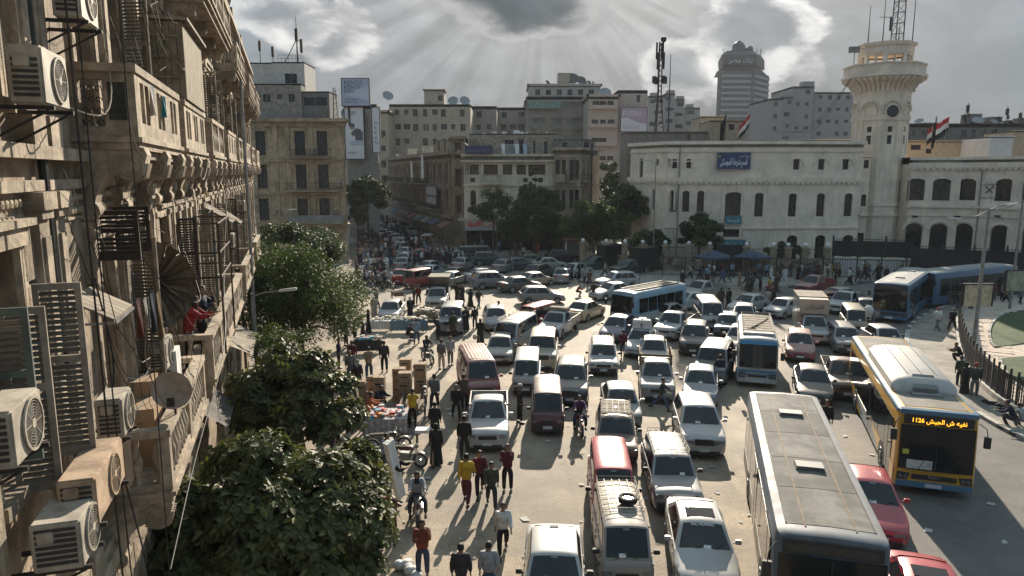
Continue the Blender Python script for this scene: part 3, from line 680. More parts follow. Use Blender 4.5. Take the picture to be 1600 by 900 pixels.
    t=thing('office_tower','tall ribbed office tower with dark overhanging crown and domed top on the skyline','tower',((A[0]+C2[0])/2,D+12,0)); ox,oy=t.location.x,t.location.y
    pts=[(A[0]-ox,A[1]-oy),(B[0]-ox,B[1]-oy),(C2[0]-ox,C2[1]-oy),(A[0]-ox+8,A[1]-oy+26)]
    zt=zz(112,D); m=MB()
    for i in range(4): wall(m,pts[i],pts[(i+1) % 4],0,zt,[])
    m.build('wall',tm,t)
    for e,(m0,m1) in ((0,(2.6,1.2)),(1,(1.5,1.0))):
        a,d,n,ang=wall_frame(pts[e],pts[e+1]); Lc=(Vector(pts[e+1])-Vector(pts[e])).length
        for k in range(15):
            z=zt-3.2-k*3.5; q=a+d*m0+n*.0
            me=cached(('floor',e),lambda: MB().box(0,Lc-m0-m1,-.9,0,0,1.5).mesh('floor_band',[wm_])); put('floor_band',me,t,(q.x,q.y,z),ang)
            if e==0:
                fins=MB()
                for j in range(22): fins.box(j*(Lc-m0-m1-.3)/21,j*(Lc-m0-m1-.3)/21+.3,-1.0,0,1.52,3.48)
                mm=cached('fins',lambda: fins.mesh('window_fins',[grey_frame])); put('window_fins',mm,t,(q.x,q.y,z),ang,kind='stuff')
    cr=mat('tower_crown',(.055,.05,.055),rough=.6,var=.15)
    def ring(u0,u1,us,v,dd): z=zz(v,D); a=w2(u0,v,D-dd); b_=w2(u1,v,D-dd); c_=w2(us,v,D+20+dd); return [(a[0]-ox,a[1]-oy,z),(b_[0]-ox,b_[1]-oy,z),(c_[0]-ox,c_[1]-oy,z),(a[0]-ox+6,D+28-oy,z)]
    MB().loft([ring(1120,1175,1200,112,0),ring(1134,1178,1190,103,-3)]).build('shoulder',tm,t)
    MB().loft([ring(1129,1183,1195,102,1.5),ring(1128,1184,1195,86,1.5),ring(1136,1176,1188,78,-3)]).build('crown',cr,t)
    p=atD(1154,76,D+8); MB().ball((p.x-ox,p.y-oy,zz(72,D)),4.2,12,8).lathe([(4.6,0),(4.6,2.4),(3,4)],12,(p.x-ox,p.y-oy,zz(80,D))).ball((p.x-ox,p.y-oy,zz(64,D)),1.8,10,6).build('dome',cr,t,smooth=40)
    p=atD(1171,80,D+8); MB().ball((p.x-ox,p.y-oy,zz(74,D)),2.4,10,6).build('dome',cr,t,smooth=40)
    a=atD(1138,98,D-2); text(AR('بنك مصر'),t,(a.x-ox,-14.6,a.z),4.6,mat('sign_grey',(.5,.5,.52),var=0),fit=15)
    for u in (1132,1184,1190): p=atD(u,86,D); MB().tube([(p.x-ox,p.y-oy+2,p.z),(p.x-ox,p.y-oy+2,p.z+4)],.2,4).build('aerial',iron,t)
    # grey slab blocks
    gb=mat('slab_grey',(.26,.255,.26),rough=.9,var=.12,streak=.15)
    for i,(u0,u1,vt,nw) in enumerate(((1201,1224,154,1),(1224,1239,151,2),(1239,1273,135,2),(1273,1336,144,4))):
        b=grey('slab_block',('low windowless left wing of the grey slab blocks beside the glass tower','narrow second wing of the grey slab blocks with dark window slots','tallest grey slab block with stepped roof box','broad grey slab block with rows of dark windows behind the clock tower')[i],u0,u1,vt,290+2*i,24,gb,nw,8,1.8,fh=4.8,frame=shutter_g); b.close()
    A=w2(1255,131,296); MB().box(0,4.6,0,4,0,3).build('roof_hut',gb,loc=(A[0],A[1],zz(135,294)-.8),label='square roof box on the tallest grey slab block',cat='rooftop hut')
    # dark low row on the right skyline
    D=150; db=mat('skyline_dark',(.13,.125,.125),rough=.9,var=.25,streak=.3)
    b=grey('skyline_row','long dark low building filling the skyline right of the clock tower',1415,1680,193,D,16,db,16,2,1.0); b.close()
    zr=zz(193,D)
    for i,(u,w,h,lb) in enumerate(((1444,3.2,1.2,'flat pale roof hut just right of the clock tower'),(1514,2.6,3.0,'dark square water tank hut in the middle of the right skyline'),(1549,2.2,2.4,'narrow grey roof hut right of the middle on the right skyline'),(1577,2.8,1.7,'low roof hut near the right end of the skyline'),(1597,2.4,2.2,'last roof hut at the right edge of the skyline'))):
        p=atD(u,193,D+3); MB().box(0,w,0,3,0,h).build('roof_hut',db if i else grey_frame,loc=(p.x,p.y,zr-.8),label=lb,cat='rooftop hut')
    for i,(u,r) in enumerate(((1436,.9),(1529,1.2),(1556,.8),(1566,.7),(1590,.8))): dish((atD(u,193,D+1).x,D+1.0+i*.3,zr-.7),r,.4*i-.8,('tilted dish just right of the clock tower on the dark skyline row','wide dish in the middle of the dark skyline row','dish right of the middle on the dark skyline row','small dish second from the right on the dark skyline row','rightmost dish on the dark skyline row')[i],tilt=55)
    for i,(u,h) in enumerate(((1510,5.2),(1506,3),(1559,2.5),(1572,4.4),(1593,3.4))):
        p=atD(u,193,D+2); m=MB().tube([(0,0,0),(0,0,h)],.07,5).cbox((0,0,h*.75),(.5,.4,h*.3)); m.cbox((.3,0,h*.5),(.35,.3,.8)); m.build('antenna',iron,loc=(p.x,p.y,zr-.8),label=('tallest cell antenna on the right skyline','shorter antenna left of the tallest one on the right skyline','short antenna over the narrow roof hut','stout cell antenna near the right skyline end','rightmost cell antenna on the skyline')[i],cat='antenna')
# ---------------------------------------------------------------- the corner houses in the middle and the police station
def middle():
    dark=mat('soot_stone',(.27,.22,.165),rough=.9,var=.35,scale=.6,streak=.6,blotch=.4,bump=.3)
    wht=mat('peeling_white',(.60,.54,.44),rough=.88,var=.2,scale=.7,streak=.45,blotch=.5,bump=.2)
    # wing receding along the street
    A=(w2(608,300,160)); B=(w2(706,300,108)); b=Bld('arcade_house','long sooty old house with closed loggias running down the left street side',[A,B,(B[0]+6,B[1]+2),(A[0]+14,A[1])],0,14.2,dark,depth=.5)
    L=b.L(0)
    for (z0,z1) in ((9.6,12.6),(5.6,8.4)):
        b.wins(0,grid_ops(L,13,1.5,[(z0,z1)],1,1,.5),['open','shut','open'],shutter_b,sill=.15)
    b.ledge(0,3,22,9.4,1.1); b.ledge(0,26,44,9.4,1.1); b.ledge(0,10,30,5.4,1.1); b.ledge(0,36,50,5.4,1.1)
    b.close(bands=[(13.9,14.5,.7,(0,)),(12.95,13.2,.25,(0,)),(8.8,9.0,.2,(0,)),(4.4,4.8,.5,(0,))])
    a,d,n,ang=wall_frame(*b.edge(0))
    for i in range(14):
        q=a+d*(.7+i*(L-1.4)/13); me=cached('pil13',lambda: MB().box(-.28,.28,-.22,0,4.9,12.9).mesh('pilaster',[dark])); put('pilaster',me,b.root,(q.x,q.y,0),ang)
    for i in range(12):      # lived-in rooftop clutter
        q=a+d*(2+i*L/12.5); h=random.uniform(.8,2.6); w=random.uniform(1.2,2.8)
        put('roof_shed',MB().box(0,w,.4,2.2,0,h,taper=.05).mesh('roof_shed',[(dark,wht,grey_frame)[i % 3]]),None,(q.x+b.c.x,q.y+b.c.y,13.6),ang,label='%s rooftop shack of the row on the sooty arcade house, counted from the street end' % ORD[i],cat='rooftop hut',group='shacks on the arcade house roof')
    # street signs and hangings on that wing
    sg=mat('sign_frames',(.10,.10,.11),rough=.5,var=.2); sw=mat('sign_panel',(.38,.38,.36),rough=.6,var=.35,scale=3)
    q=a+d*(L-14)+n*.8; t=thing('sign_rack','dark iron rack of six small framed signs on the sooty arcade house','sign',(q.x+b.c.x,q.y+b.c.y,5.9),ang)
    MB().box(0,7.2,0,.15,-.1,3.3).build('frame',sg,t)
    for i in range(3):
        for j in range(2): MB().box(.25+i*2.35,2.35+i*2.35,-.05,0,.1+j*1.65,1.35+j*1.65).build('sign_face',sw,t)
    for i,(u,z,w,h) in enumerate(((L-26,9.5,1.2,3.8),(L-17,9.8,1.4,4.4))):
        q=a+d*u+n*1.0; m=MB(); m.quad((0,0,0),(w*.5,.1,0),(w,-.1,h),(w*.3,0,h)); m.quad((w*.5,.1,0),(w*.8,.3,.3),(w*1.1,.1,h),(w,-.1,h))
        m.build('hanging_sheet',white_p,loc=(q.x+b.c.x,q.y+b.c.y,z),rz=ang,label=('short pale sheet hanging from the far loggia','long pale twisted sheet hanging from the nearer loggia')[i],cat='hanging cloth')
    # round-cornered block next to it, upper storey standing higher
    A=w2(706,300,108); B=w2(727,300,106)
    b=Bld('corner_bay','narrow dark corner bay where the sooty house turns into the square',[A,B,(B[0],114),(A[0],116)],0,zz(214,107),dark,depth=.35)
    L=b.L(0); b.wins(0,[(L/2-.7,L/2+.7,z,z+2.6) for z in (5.2,9.2,13.2)],'shut',shutter_b,sill=.1); b.close(bands=[(13.9,14.3,.35,(0,)),(b.z1-.3,b.z1+.1,.3,(0,3)),(8.5,8.75,.2,(0,))])
    A=w2(681,225,118); B=w2(707,214,109)
    b=Bld('rooftop_storey','tan rooftop storey with small arched windows above the sooty arcade house',[A,B,(B[0]+2,B[1]+6),(A[0]+4,A[1]+6)],13.6,zz(218,113),mat('tan_upper',(.30,.25,.195),rough=.9,var=.3,streak=.4,blotch=.3)); L=b.L(0)
    b.wins(0,[(L*.2-.4,L*.2+.4,14.4,16.4,.3),(L*.55-.4,L*.55+.4,14.4,16.4,.3),(L*.85-.3,L*.85+.3,14.4,16.4,.3)],'far',shutter_b); b.close(parapet=.2)
    # white peeling house facing the square
    D=104; A=w2(725,300,D+1); B=w2(866,300,D)
    b=Bld('peeling_house','peeling cream two-storey house with dark shuttered upper windows facing the square',[A,B,(B[0],B[1]+12),(A[0],A[1]+12)],0,zz(243,D),wht,depth=.3)
    L=b.L(0); top=[(zz(273,D),zz(257,D))]
    b.wins(0,[(x0,x1,top[0][0],top[0][1]) for x0,x1 in ((.9,2.2),(2.9,5.0),(5.7,7.1),(7.7,9.1),(9.4,11.9))],['shut','open','shut','open','open'],shutter_b)
    b.wins(0,[(x-.35,x+.35,zz(285,D),zz(278,D)) for x in (1.3,9.0,11.2)],'far',shutter_b)
    b.wins(0,[(x-.4,x+.4,zz(321,D),zz(297,D),.4) for x in (1.35,5.2,9.6,12.4)],['far'],shutter_b)
    b.ledge(0,2.7,5.6,zz(286,D),1.1,.2,1.1)
    b.close(bands=[(zz(243,D)-.1,zz(243,D)+.25,.35,(0,)),(zz(253,D),zz(250,D),.45,(0,)),(zz(291,D),zz(289,D),.15,(0,)),(zz(342,D)-.3,zz(342,D),.8,(0,))])
    for i,(x0,x1) in enumerate(((.15,.8),(2.25,2.85),(5.05,5.6),(7.15,7.65),(9.15,9.35))):
        q=Vector(b.pts[0]); m=MB(); m.box(0,x1-x0,-.16,-.01,0,1.7)
        for k in range(8): m.box(.05,x1-x0-.05,-.19,-.16,.1+k*.2,.22+k*.2)
        m.build('shutter',mat('pale_shutter',(.30,.26,.22),rough=.8,var=.3),b.root,(q.x+x0,q.y,top[0][0]))
    zt=zz(243,D)
    A=w2(733,240,D+3); B=w2(868,240,D+3)
    b2=Bld('rooftop_storey','patched rooftop storey of rubble and boards on the peeling house',[A,B,(B[0],B[1]+8),(A[0],A[1]+8)],zt-.9,zz(209,D+3),mat('rubble_plaster',(.36,.30,.24),rough=.95,var=.4,scale=1.5,blotch=.6,bump=.5)); L=b2.L(0)
    b2.wins(0,[(5.2,6.7,zt-.1,zt+2.4),(7.2,8.2,zt-.1,zt+2.5),(9.4,9.9,zt-.1,zt+2.3),(11,11.7,zt-.1,zt+2.2)],'open',white_p); b2.close(parapet=.15)
    for i,(u0,u1,c,lb) in enumerate(((785,790,white_p,'leaning white board on the peeling house roof'),(806,812,white_p,'upright white board beside the grey sheet on the roof'),(819,824,mat('pale_blue_cloth',(.38,.50,.58),rough=.8,var=.2),'pale blue curtain on the peeling house roof'),(791,804,grey_frame,'grey sheet hung between the white boards on the roof'))):
        a=atD(u0,240,D+2.2); c2=atD(u1,240,D+2.2); MB().hexa([(0,0,0),(c2.x-a.x,0,0),(c2.x-a.x,.08,0),(0,.08,0),(-.2,.3,2.5),(c2.x-a.x-.1,.3,2.4),(c2.x-a.x-.1,.38,2.4),(-.2,.38,2.5)]).build('roof_board',c,loc=(a.x,a.y,zt-.7),label=lb,cat='board')
    for i in range(26):
        u=720+i*8.6; p=atD(u,206,D+3.6); s=random.uniform(.25,.7); z=zz(209,D+3) if u>735 and u<866 else 14.0
        MB().box(-s,s,-s*.6,s*.6,0,s*random.uniform(.5,1.4),rot=random.uniform(0,3),taper=s*.2).build('rubble_heap',random.choice([white_p,wht,dark,grey_frame]),loc=(p.x,p.y,z-.12),label='lump of rooftop junk on the parapet of the peeling house row',cat='junk',group='junk along the rooftops in the middle')
    a=atD(727,240,D-.2); t=thing('shop_sign','long dark blue roof sign left on the peeling house','sign',(a.x,a.y,zt+.2)); MB().box(0,3.9,0,.2,0,1.2).build('panel',mat('sign_dark_blue',(.04,.055,.12),rough=.6,var=.3),t)
    text(AR('شركة الموسكى'),t,(.2,-.01,.4),.55,mat('sign_faded',(.22,.25,.32),var=0))
    # right bay house
    tan=mat('tan_stone',(.38,.315,.245),rough=.9,var=.3,scale=.7,streak=.55,blotch=.4,bump=.25)
    A=w2(866,300,D-1); B=w2(906,300,D-2.5); C2=w2(936,300,D+4)
    b=Bld('bay_house','tan stone bay house with a dark drainpipe, right of the peeling house',[A,B,C2,(C2[0],C2[1]+8),(A[0],A[1]+10)],0,zz(233,D),tan,depth=.3)
    for (v0,v1) in ((280,250),(325,296)):
        for e,cs in ((0,(.5,1.4,2.6,3.4)),(1,(1.2,3.2))): b.wins(e,[(x-.32,x+.32,zz(v0,D),zz(v1,D)) for x in cs if x<b.L(e)-.4],['shut','pane'],shutter_g,sill=.1)
    b.ledge(0,.1,1.9,zz(282,D),.9,.2,.9,m=tan,rm=tan,bars=False); b.ledge(0,2.1,3.1,zz(283,D),.7); b.ledge(1,.4,2.4,zz(282,D),.9)
    b.close(bands=[(b.z1-.2,b.z1+.2,.5,(0,1)),(zz(290,D),zz(288,D),.2,(0,1)),(zz(337,D)-.3,zz(337,D),1.0,(0,1))])
    A=w2(866,225,D+1); B=w2(930,225,D+1); b3=Bld('rooftop_storey','ragged dark rooftop storey on the tan bay house',[A,B,(B[0],B[1]+6),(A[0],A[1]+6)],b.z1-.9,zz(218,D+1),mat('ragged_grey',(.22,.20,.18),rough=.95,var=.4,blotch=.5)); b3.wins(0,[(1,2,b.z1,b.z1+1.1),(4.2,5.2,b.z1,b.z1+1.1)],'open',white_p); b3.close(parapet=.1)
    q=atD(921,300,D-1.5); MB().tube([(0,0,0),(0,0,15.3)],.12,6).build('drainpipe',iron,b.root,(q.x-b.c.x+.2,q.y-b.c.y-.3,0))
    # shop canopies at street level
    for i,(u0,u1,D_,z,c,lb) in enumerate(((727,800,D-1,4.4,(.35,.06,.05),'red and white shop fascia under the peeling house'),(801,866,D-1,4.3,(.42,.36,.32),'pale shop fascia behind the trees under the peeling house'),(867,905,D-3.6,4.2,(.12,.11,.10),'dark shop canopy under the tan bay house'))):
        a=atD(u0,350,D_); c_=atD(u1,350,D_); t=thing('corner_shop',lb,'shop',(a.x,D_,0)); w=c_.x-a.x
        MB().box(0,w,-.3,.2,z-1.0,z).build('fascia',mat('fascia%d' % i,c,rough=.6,var=.4,scale=1.2,col2=(.5,.46,.42) if i<2 else None),t)
        MB().hexa([(0,-1.8,z-1.3),(w,-1.8,z-1.3),(w,-.32,z-1.05),(0,-.32,z-1.05),(0,-1.8,z-1.24),(w,-1.8,z-1.24),(w,-.32,z-.95),(0,-.32,z-.95)]).build('awning',grey_frame,t)
        k=int(w/2.2)
        for j in range(k): MB().box(j*w/k+.15,(j+1)*w/k-.15,-.06,.0,0,2.9).build('shop_window',glass_b,t); 
        for j in range(k+1): MB().box(j*w/k-.12,j*w/k+.12,-.2,.05,0,z-1.02).build('pier',dark,t)
    # awnings down the side street
    a,d=Vector(w2(706,330,107)),(Vector(w2(608,300,160))-Vector(w2(706,330,107))).normalized(); ang=math.atan2(-d.y,-d.x)
    for i in range(9):
        q=a+d*(3+i*6.0)+Vector((-.2,-.2)); c=[(.14,.06,.04),(.035,.045,.09),(.13,.11,.09),(.04,.07,.06),(.15,.04,.03),(.06,.06,.06)][i % 6]
        MB().hexa([(0,-1.7,3.1),(4.6,-1.7,3.1),(4.6,-.3,3.9),(0,-.3,3.9),(0,-1.7,3.2),(4.6,-1.7,3.2),(4.6,-.3,4.0),(0,-.3,4.0)]).build('awning',mat('awning%d' % (i % 6),c,rough=.8,var=.3),loc=(q.x,q.y,0),rz=ang,label='%s shop awning, %s one going away down the busy side street' % (('brick brown','navy','drab beige','bottle green','dark red','charcoal')[i % 6],ORD[i]),cat='awning')
    # houses closing the street far off
    for i,(u0,u1,vt,D_,c) in enumerate(((585,609,262,210,(.22,.2,.18)),(556,590,255,170,(.26,.24,.21)))):
        A=w2(u0,300,D_); B=w2(u1,300,D_); b=Bld('street_house',('small grey house closing the far end of the street','low tan house behind the street tree')[i],[A,B,(B[0],B[1]+10),(A[0],A[1]+10)],0,zz(vt,D_),mat('sh%d' % i,c,rough=.9,var=.3,streak=.4)); L=b.L(0)
        b.wins(0,grid_ops(L,2,1.2,[(5,7.2),(9,11)],.4,.4),'far',grey_frame); b.close()
middle()

def station():
    D=86; cs=stone_c
    A0=w2(984,300,93); A=w2(1041,300,D+.5); M_=w2(1200,300,D-.8); B=w2(1344,300,D)
    zt=zz(221,D)
    st=Bld('police_station','cream two-storey police station with scalloped cornice, arched windows and blue name board',[A0,A,M_,B,(B[0],B[1]+14),(A0[0]+2,A0[1]+12)],0,zt,cs,depth=.35)
    def U(e,u,v=300):   # distance along edge e of image column u
        a,b=st.edge(e); a=Vector(a)+st.c; b=Vector(b)+st.c; d=pix_dir(u,v); dd=Vector((d.x,d.y)); ab=(b-a)
        t=(a.x*dd.y-a.y*dd.x)/(ab.y*dd.x-ab.x*dd.y); return t*ab.length
    Z=lambda v: zz(v,D)
    def ops(e,cols,v0,v1,hw,arch): return [(U(e,u,v0)-hw,U(e,u,v0)+hw,Z(v0),Z(v1),arch) for u in cols]
    fr=mat('station_shutter',(.055,.045,.04),rough=.7,var=.3)
    st.wins(1,ops(1,(1051,1071,1094),331,298,.42,.3)+ops(1,(1185,),338,301,.5,.3),'arch',fr)
    st.wins(1,ops(1,(1145,),345,300,1.0,.45),'arch',fr)
    st.wins(2,ops(2,(1237,1281,1324),338,302,.5,.3),'arch',fr)
    st.wins(1,ops(1,(1054,1076),263,248,.28,.2),'arch',fr)
    st.wins(2,ops(2,(1244,1283,1321),265,249,.38,.0),'arch',fr)
    st.wins(2,ops(2,(1236,1280,1323),404,367,.65,.4),'arch',fr)
    st.wins(1,ops(1,(1145,),425,388,1.5,.6)+ops(1,(1143,),370,358,1.3,0),'open',fr)
    st.wins(0,[(1.9,2.6,Z(283),Z(246)),(5.2,5.7,Z(258),Z(248)),(7.4,7.9,Z(258),Z(248)),(4.6,5.2,Z(330),Z(296),.3),(8.,8.7,Z(328),Z(297),.3)],'arch',fr)
    st.close(bands=[(Z(284),Z(277),.28,(0,1,2)),(zt-.35,zt+.05,.3,(0,1,2)),(Z(236)-.1,Z(236)+.08,.12,(0,1,2)),(Z(357),Z(354),.14,(1,2))],parapet=.7)
    # scallops under the cornice
    def scallops(B_,e,z,r=.30,out=.22,name='scallop_frieze'):
        a,d,n,ang=wall_frame(*B_.edge(e)); L=B_.L(e); k=int(L/(2*r)); m=MB()
        for i in range(k):
            c=(i+.5)*L/k; rr=L/k/2; pts=[(c+rr*math.cos(math.pi+math.pi*j/5)*.98,z+rr*.9*math.sin(math.pi+math.pi*j/5)) for j in range(6)]
            P=lambda u,zz_,o: (a.x+d.x*u+n.x*o,a.y+d.y*u+n.y*o,zz_)
            b0=len(m.v)
            m.quad(*[P(u,q,out) for u,q in pts],P(c+rr*.98,z+.02,out),P(c-rr*.98,z+.02,out))
            for j in range(5): m.quad(P(*pts[j],0.003),P(*pts[j+1],.003),P(*pts[j+1],out),P(*pts[j],out))
        m.build(name,cs,B_.root,kind='stuff')
    for e in (0,1,2): scallops(st,e,Z(284)-.01)
    # shallow hoods over the small windows
    for e,us in ((1,(1054,1076)),(2,(1244,1283,1321))):
        a,d,n,ang=wall_frame(*st.edge(e))
        for u in us:
            q=a+d*U(e,u,260); m=MB(); rr=.95 if e==2 else .6
            for j in range(8):
                t0,t1=math.pi*j/8,math.pi*(j+1)/8
                m.hexa([(rr*math.cos(t0),-.09,rr*math.sin(t0)),(rr*math.cos(t1),-.09,rr*math.sin(t1)),(rr*math.cos(t1),-.003,rr*math.sin(t1)),(rr*math.cos(t0),-.003,rr*math.sin(t0)),((rr+.12)*math.cos(t0),-.09,(rr+.12)*math.sin(t0)),((rr+.12)*math.cos(t1),-.09,(rr+.12)*math.sin(t1)),((rr+.12)*math.cos(t1),-.003,(rr+.12)*math.sin(t1)),((rr+.12)*math.cos(t0),-.003,(rr+.12)*math.sin(t0))])
            m.build('window_hood',cs,st.root,(q.x,q.y,Z(265)+.35),ang)
    a,d,n,ang=wall_frame(*st.edge(1))
    for u0,u1,e in ((1128,1133,1),(1158,1162,1)):
        q=a+d*U(1,u0); MB().box(0,.35,-.12,0,Z(428),Z(290)).build('pilaster',cs,st.root,(q.x,q.y,0),ang)
    # boards
    navy=mat('board_navy',(.025,.05,.16),rough=.5,var=.25,scale=1.5); teal=mat('board_teal',(.04,.22,.27),rough=.6,var=.25,scale=1.5); wl=mat('letters_white',(.75,.76,.78),rough=.6,var=0)
    def sboard(u0,u1,v0,v1,m_,lb,out=.3,th=.12):
        q=a+d*U(1,u0,v0)+n*out; w=U(1,u1,v0)-U(1,u0,v0); t=thing('name_board',lb,'sign',(q.x+st.c.x,q.y+st.c.y,Z(v1)),ang); MB().box(0,w,0,th,0,Z(v0)-Z(v1)).build('panel',m_,t)
        fm=MB(); h=Z(v0)-Z(v1)
        for r in ((0,w,0,.07),(0,w,h-.07,h),(0,.07,.07,h-.07),(w-.07,w,.07,h-.07)): fm.box(r[0],r[1],-.03,-.002,r[2],r[3])
        fm.build('frame',steel,t); return t,w,h
    t,w,h=sboard(1120,1173,238,265,navy,'large navy name board with white Arabic lettering high on the police station')
    text(AR('قسم شرطة الموسكى'),t,(w/2,-.01,h*.28),1.0,wl,fit=w*.8,align='CENTER',bold=.02); text(AR('مديرية امن'),t,(w*.84,-.01,h*.72),.34,wl,align='CENTER')
    m=MB(); m.lathe([(.17,0),(.17,.02)],10,(w*.08,-.03,h*.76),'y'); m.build('emblem',mat('emblem_gold',(.4,.33,.1),var=.2),t)
    t,w,h=sboard(1112,1161,372,388,teal,'teal entrance board with white Arabic lettering over the station gate',1.6)
    text(AR('قسم شرطة الموسكى'),t,(w/2,-.01,h*.25),.85,wl,fit=w*.8,align='CENTER',bold=.01)
    t,w,h=sboard(1132,1158,336,350,teal,'small teal banner hung under the big arched window of the station',.5,.04)
    text(AR('قسم شرطة'),t,(w/2,-.01,h*.3),.55,wl,fit=w*.7,align='CENTER')
    # slot of wall with little windows between station front and clock tower
    p0=w2(1344,300,D+1.2); p1=w2(1357,300,D+1.2)
    sb=Bld('stair_bay','narrow recessed stair bay with small windows and a balustraded balcony beside the clock tower',[p0,p1,(p1[0],p1[1]+5),(p0[0],p0[1]+5)],0,Z(243),cs,depth=.3); L=sb.L(0)
    sb.wins(0,[(L/2-.32,L/2+.32,Z(263),Z(250)),(L/2-.32,L/2+.32,Z(323),Z(304),.2),(L/2-.4,L/2+.4,Z(410),Z(365))],'arch',fr)
    sb.ledge(0,.02,L-.02,Z(336),.5,.15,.85,m=cs,rm=cs); sb.close(bands=[(Z(245),Z(242),.3,(0,))],parapet=.2)
    # clock tower: octagonal shaft, corbelled gallery, lantern, mast
    c0=atD(1376,180,91); cx,cy=c0.x,91
    t=thing('clock_tower','cream octagonal tower with corbelled gallery, blind arches and a dark round opening','tower',(cx,cy,0),R(-4))
    def Zt(v): return zz(v,88)
    def octo(r,z,k=8,ph=math.pi/8): return [(r*math.cos(ph+2*math.pi*i/k),r*math.sin(ph+2*math.pi*i/k),z) for i in range(k)]
    r0=3.22; zc=Zt(140)
    ring=[Vector(p[:2]) for p in octo(r0,0)]
    shaft=MB()
    for i in range(8):
        a_,b_=ring[i],ring[(i+1) % 8]; Ls=(b_-a_).length; mid=(a_+b_)/2; ops_=[]
        if mid.y<-.5:
            ops_=[(Ls/2-.28,Ls/2+.28,Zt(225),Zt(211)),(Ls/2-.28,Ls/2+.28,Zt(206),Zt(197))]
            if mid.x>0: ops_+=[(Ls/2-.3,Ls/2+.3,Zt(318),Zt(282))]
            put_windows(t,a_,b_,ops_,'far',fr)
        wall(shaft,a_,b_,0,zc,ops_,.3)
    shaft.build('shaft',cs,t)
    for (v0,v1,o) in ((187,179,.14),(322,317,.14),(338,334,.2)): MB().loft([octo(r0+o,Zt(v0)),octo(r0+o,Zt(v1))]).build('string_course',cs,t)
    for i in range(8):
        a_,b_=ring[i],ring[(i+1) % 8]; mid=(a_+b_)/2
        if mid.y>.5: continue
        A2,d2,n2,an=wall_frame(a_,b_); Ls=(b_-a_).length; m=MB(); q=A2+d2*(Ls/2)
        for rr in (1.05,.70):
            for j in range(10):
                t0,t1=math.pi*j/10,math.pi*(j+1)/10
                P=lambda r_,th,y: (r_*math.cos(th),y,r_*math.sin(th))
                m.hexa([P(rr,t0,-.2),P(rr,t1,-.2),P(rr,t1,0),P(rr,t0,0),P(rr+.12,t0,-.2),P(rr+.12,t1,-.2),P(rr+.12,t1,0),P(rr+.12,t0,0)])
            if rr<.9: m.box(-rr-.12,-rr,-.1,0,-5.2,0); m.box(rr,rr+.12,-.1,0,-5.2,0)
        m.build('blind_arch',cs,t,(q.x,q.y,Zt(172)+.0),an)
        if abs(mid.x)<.5: MB().lathe([(.72,-.1),(.86,-.1),(.86,-.30),(.72,-.30)],18,(0,-.0,0),'y',cap=False).build('clock_ring',cs,t,(q.x,q.y,Zt(174)),an); MB().lathe([(.73,-.20),(.73,-.23)],18,(0,0,0),'y').build('clock_face',mat('clock_dark',(.03,.035,.045),rough=.5),t,(q.x,q.y,Zt(174)),an)
    # corbelled gallery: cavetto in bays divided by ribs
    zg=Zt(119); rg=4.62
    prof=[(r0,zc-.0),(r0+.15,zc+.5),(r0+.5,zc+.95),(rg-.25,zg-.25),(rg-.1,zg)]
    MB().loft([octo(r,z) for r,z in prof],True,False,False).build('corbel',cs,t,smooth=20)
    rib=MB()
    for i in range(8):
        a_,b_=Vector(octo(1,0)[i][:2]),Vector(octo(1,0)[(i+1) % 8][:2])
        for j in range(5):
            u=(a_+(b_-a_)*(j/5)); tn=(b_-a_).normalized()
            for (ra,za),(rb,zb) in zip(prof[:-1],prof[1:]):
                p=[(u*ra,za),(u*rb,zb),(u*(rb+.0),zb),(u*ra,za)]
                o=.28; w=.11
                rib.hexa([(*(u*ra-tn*w),za),(*(u*ra+tn*w),za),(*(u*(ra+o)+tn*w),za-.15),(*(u*(ra+o)-tn*w),za-.15),(*(u*rb-tn*w),zb),(*(u*rb+tn*w),zb),(*(u*(rb+o*.6)+tn*w),zb-.1),(*(u*(rb+o*.6)-tn*w),zb-.1)])
    rib.build('corbel_ribs',cs,t,kind='stuff')
    MB().loft([octo(rg+.2,zg),octo(rg+.2,zg+.3)]).build('gallery_moulding',cs,t)
    m=MB().loft([octo(rg-.05,zg+.302),octo(rg-.05,Zt(100)),octo(rg-.35,Zt(100)),octo(rg-.35,zg+.5)],True,False,True); m.build('gallery_parapet',cs,t)
    MB().loft([octo(rg+.1,Zt(100)+.003),octo(rg+.1,Zt(98)+.02)]).build('parapet_coping',cs,t)
    rl=3.1; rg2=[Vector(p[:2]) for p in octo(rl,0)]; m=MB(); zb,ztp=Zt(100)+.1,Zt(68)
    for i in range(8):
        a_,b_=rg2[i],rg2[(i+1) % 8]; Ls=(b_-a_).length; o_=[(Ls*.12+.0,Ls*.12+.85,zb+.1,Zt(83),.0),(Ls*.88-.85,Ls*.88,zb+.1,Zt(83),.0)]; wall(m,a_,b_,zb-1,ztp,o_,.35)
        # inner face of the parapet room
    m.build('lantern_wall',cs,t); MB().loft([octo(rl+.25,ztp-.02),octo(rl+.35,ztp+.35)]).build('lantern_cornice',cs,t); MB().loft([octo(rl+.1,Zt(80)),octo(rl+.1,Zt(79))]).build('lantern_band',cs,t)
    # lattice mast and aerials on the tower
    zt2=Zt(68)+.33; lm=thing('lattice_mast','open steel lattice mast rising from the top of the clock tower','mast',(cx+1.3,cy,zt2)); m=MB(); H=9
    cor=[(.75,0),(-.5,.6),(-.5,-.6)]
    for i,(x,y) in enumerate(cor): MB().tube([(x,y,0),(x*.85,y*.85,H)],.07,5).build('leg',iron,lm)
    for k in range(7):
        for i in range(3):
            (x0,y0),(x1,y1)=cor[i],cor[(i+1) % 3]; m.tube([(x0,y0,.1+k*1.25),(x1,y1,.1+k*1.25)],.035,4); m.tube([(x0,y0,.1+k*1.25),(x1*.98,y1*.98,1.3+k*1.25)],.03,4)
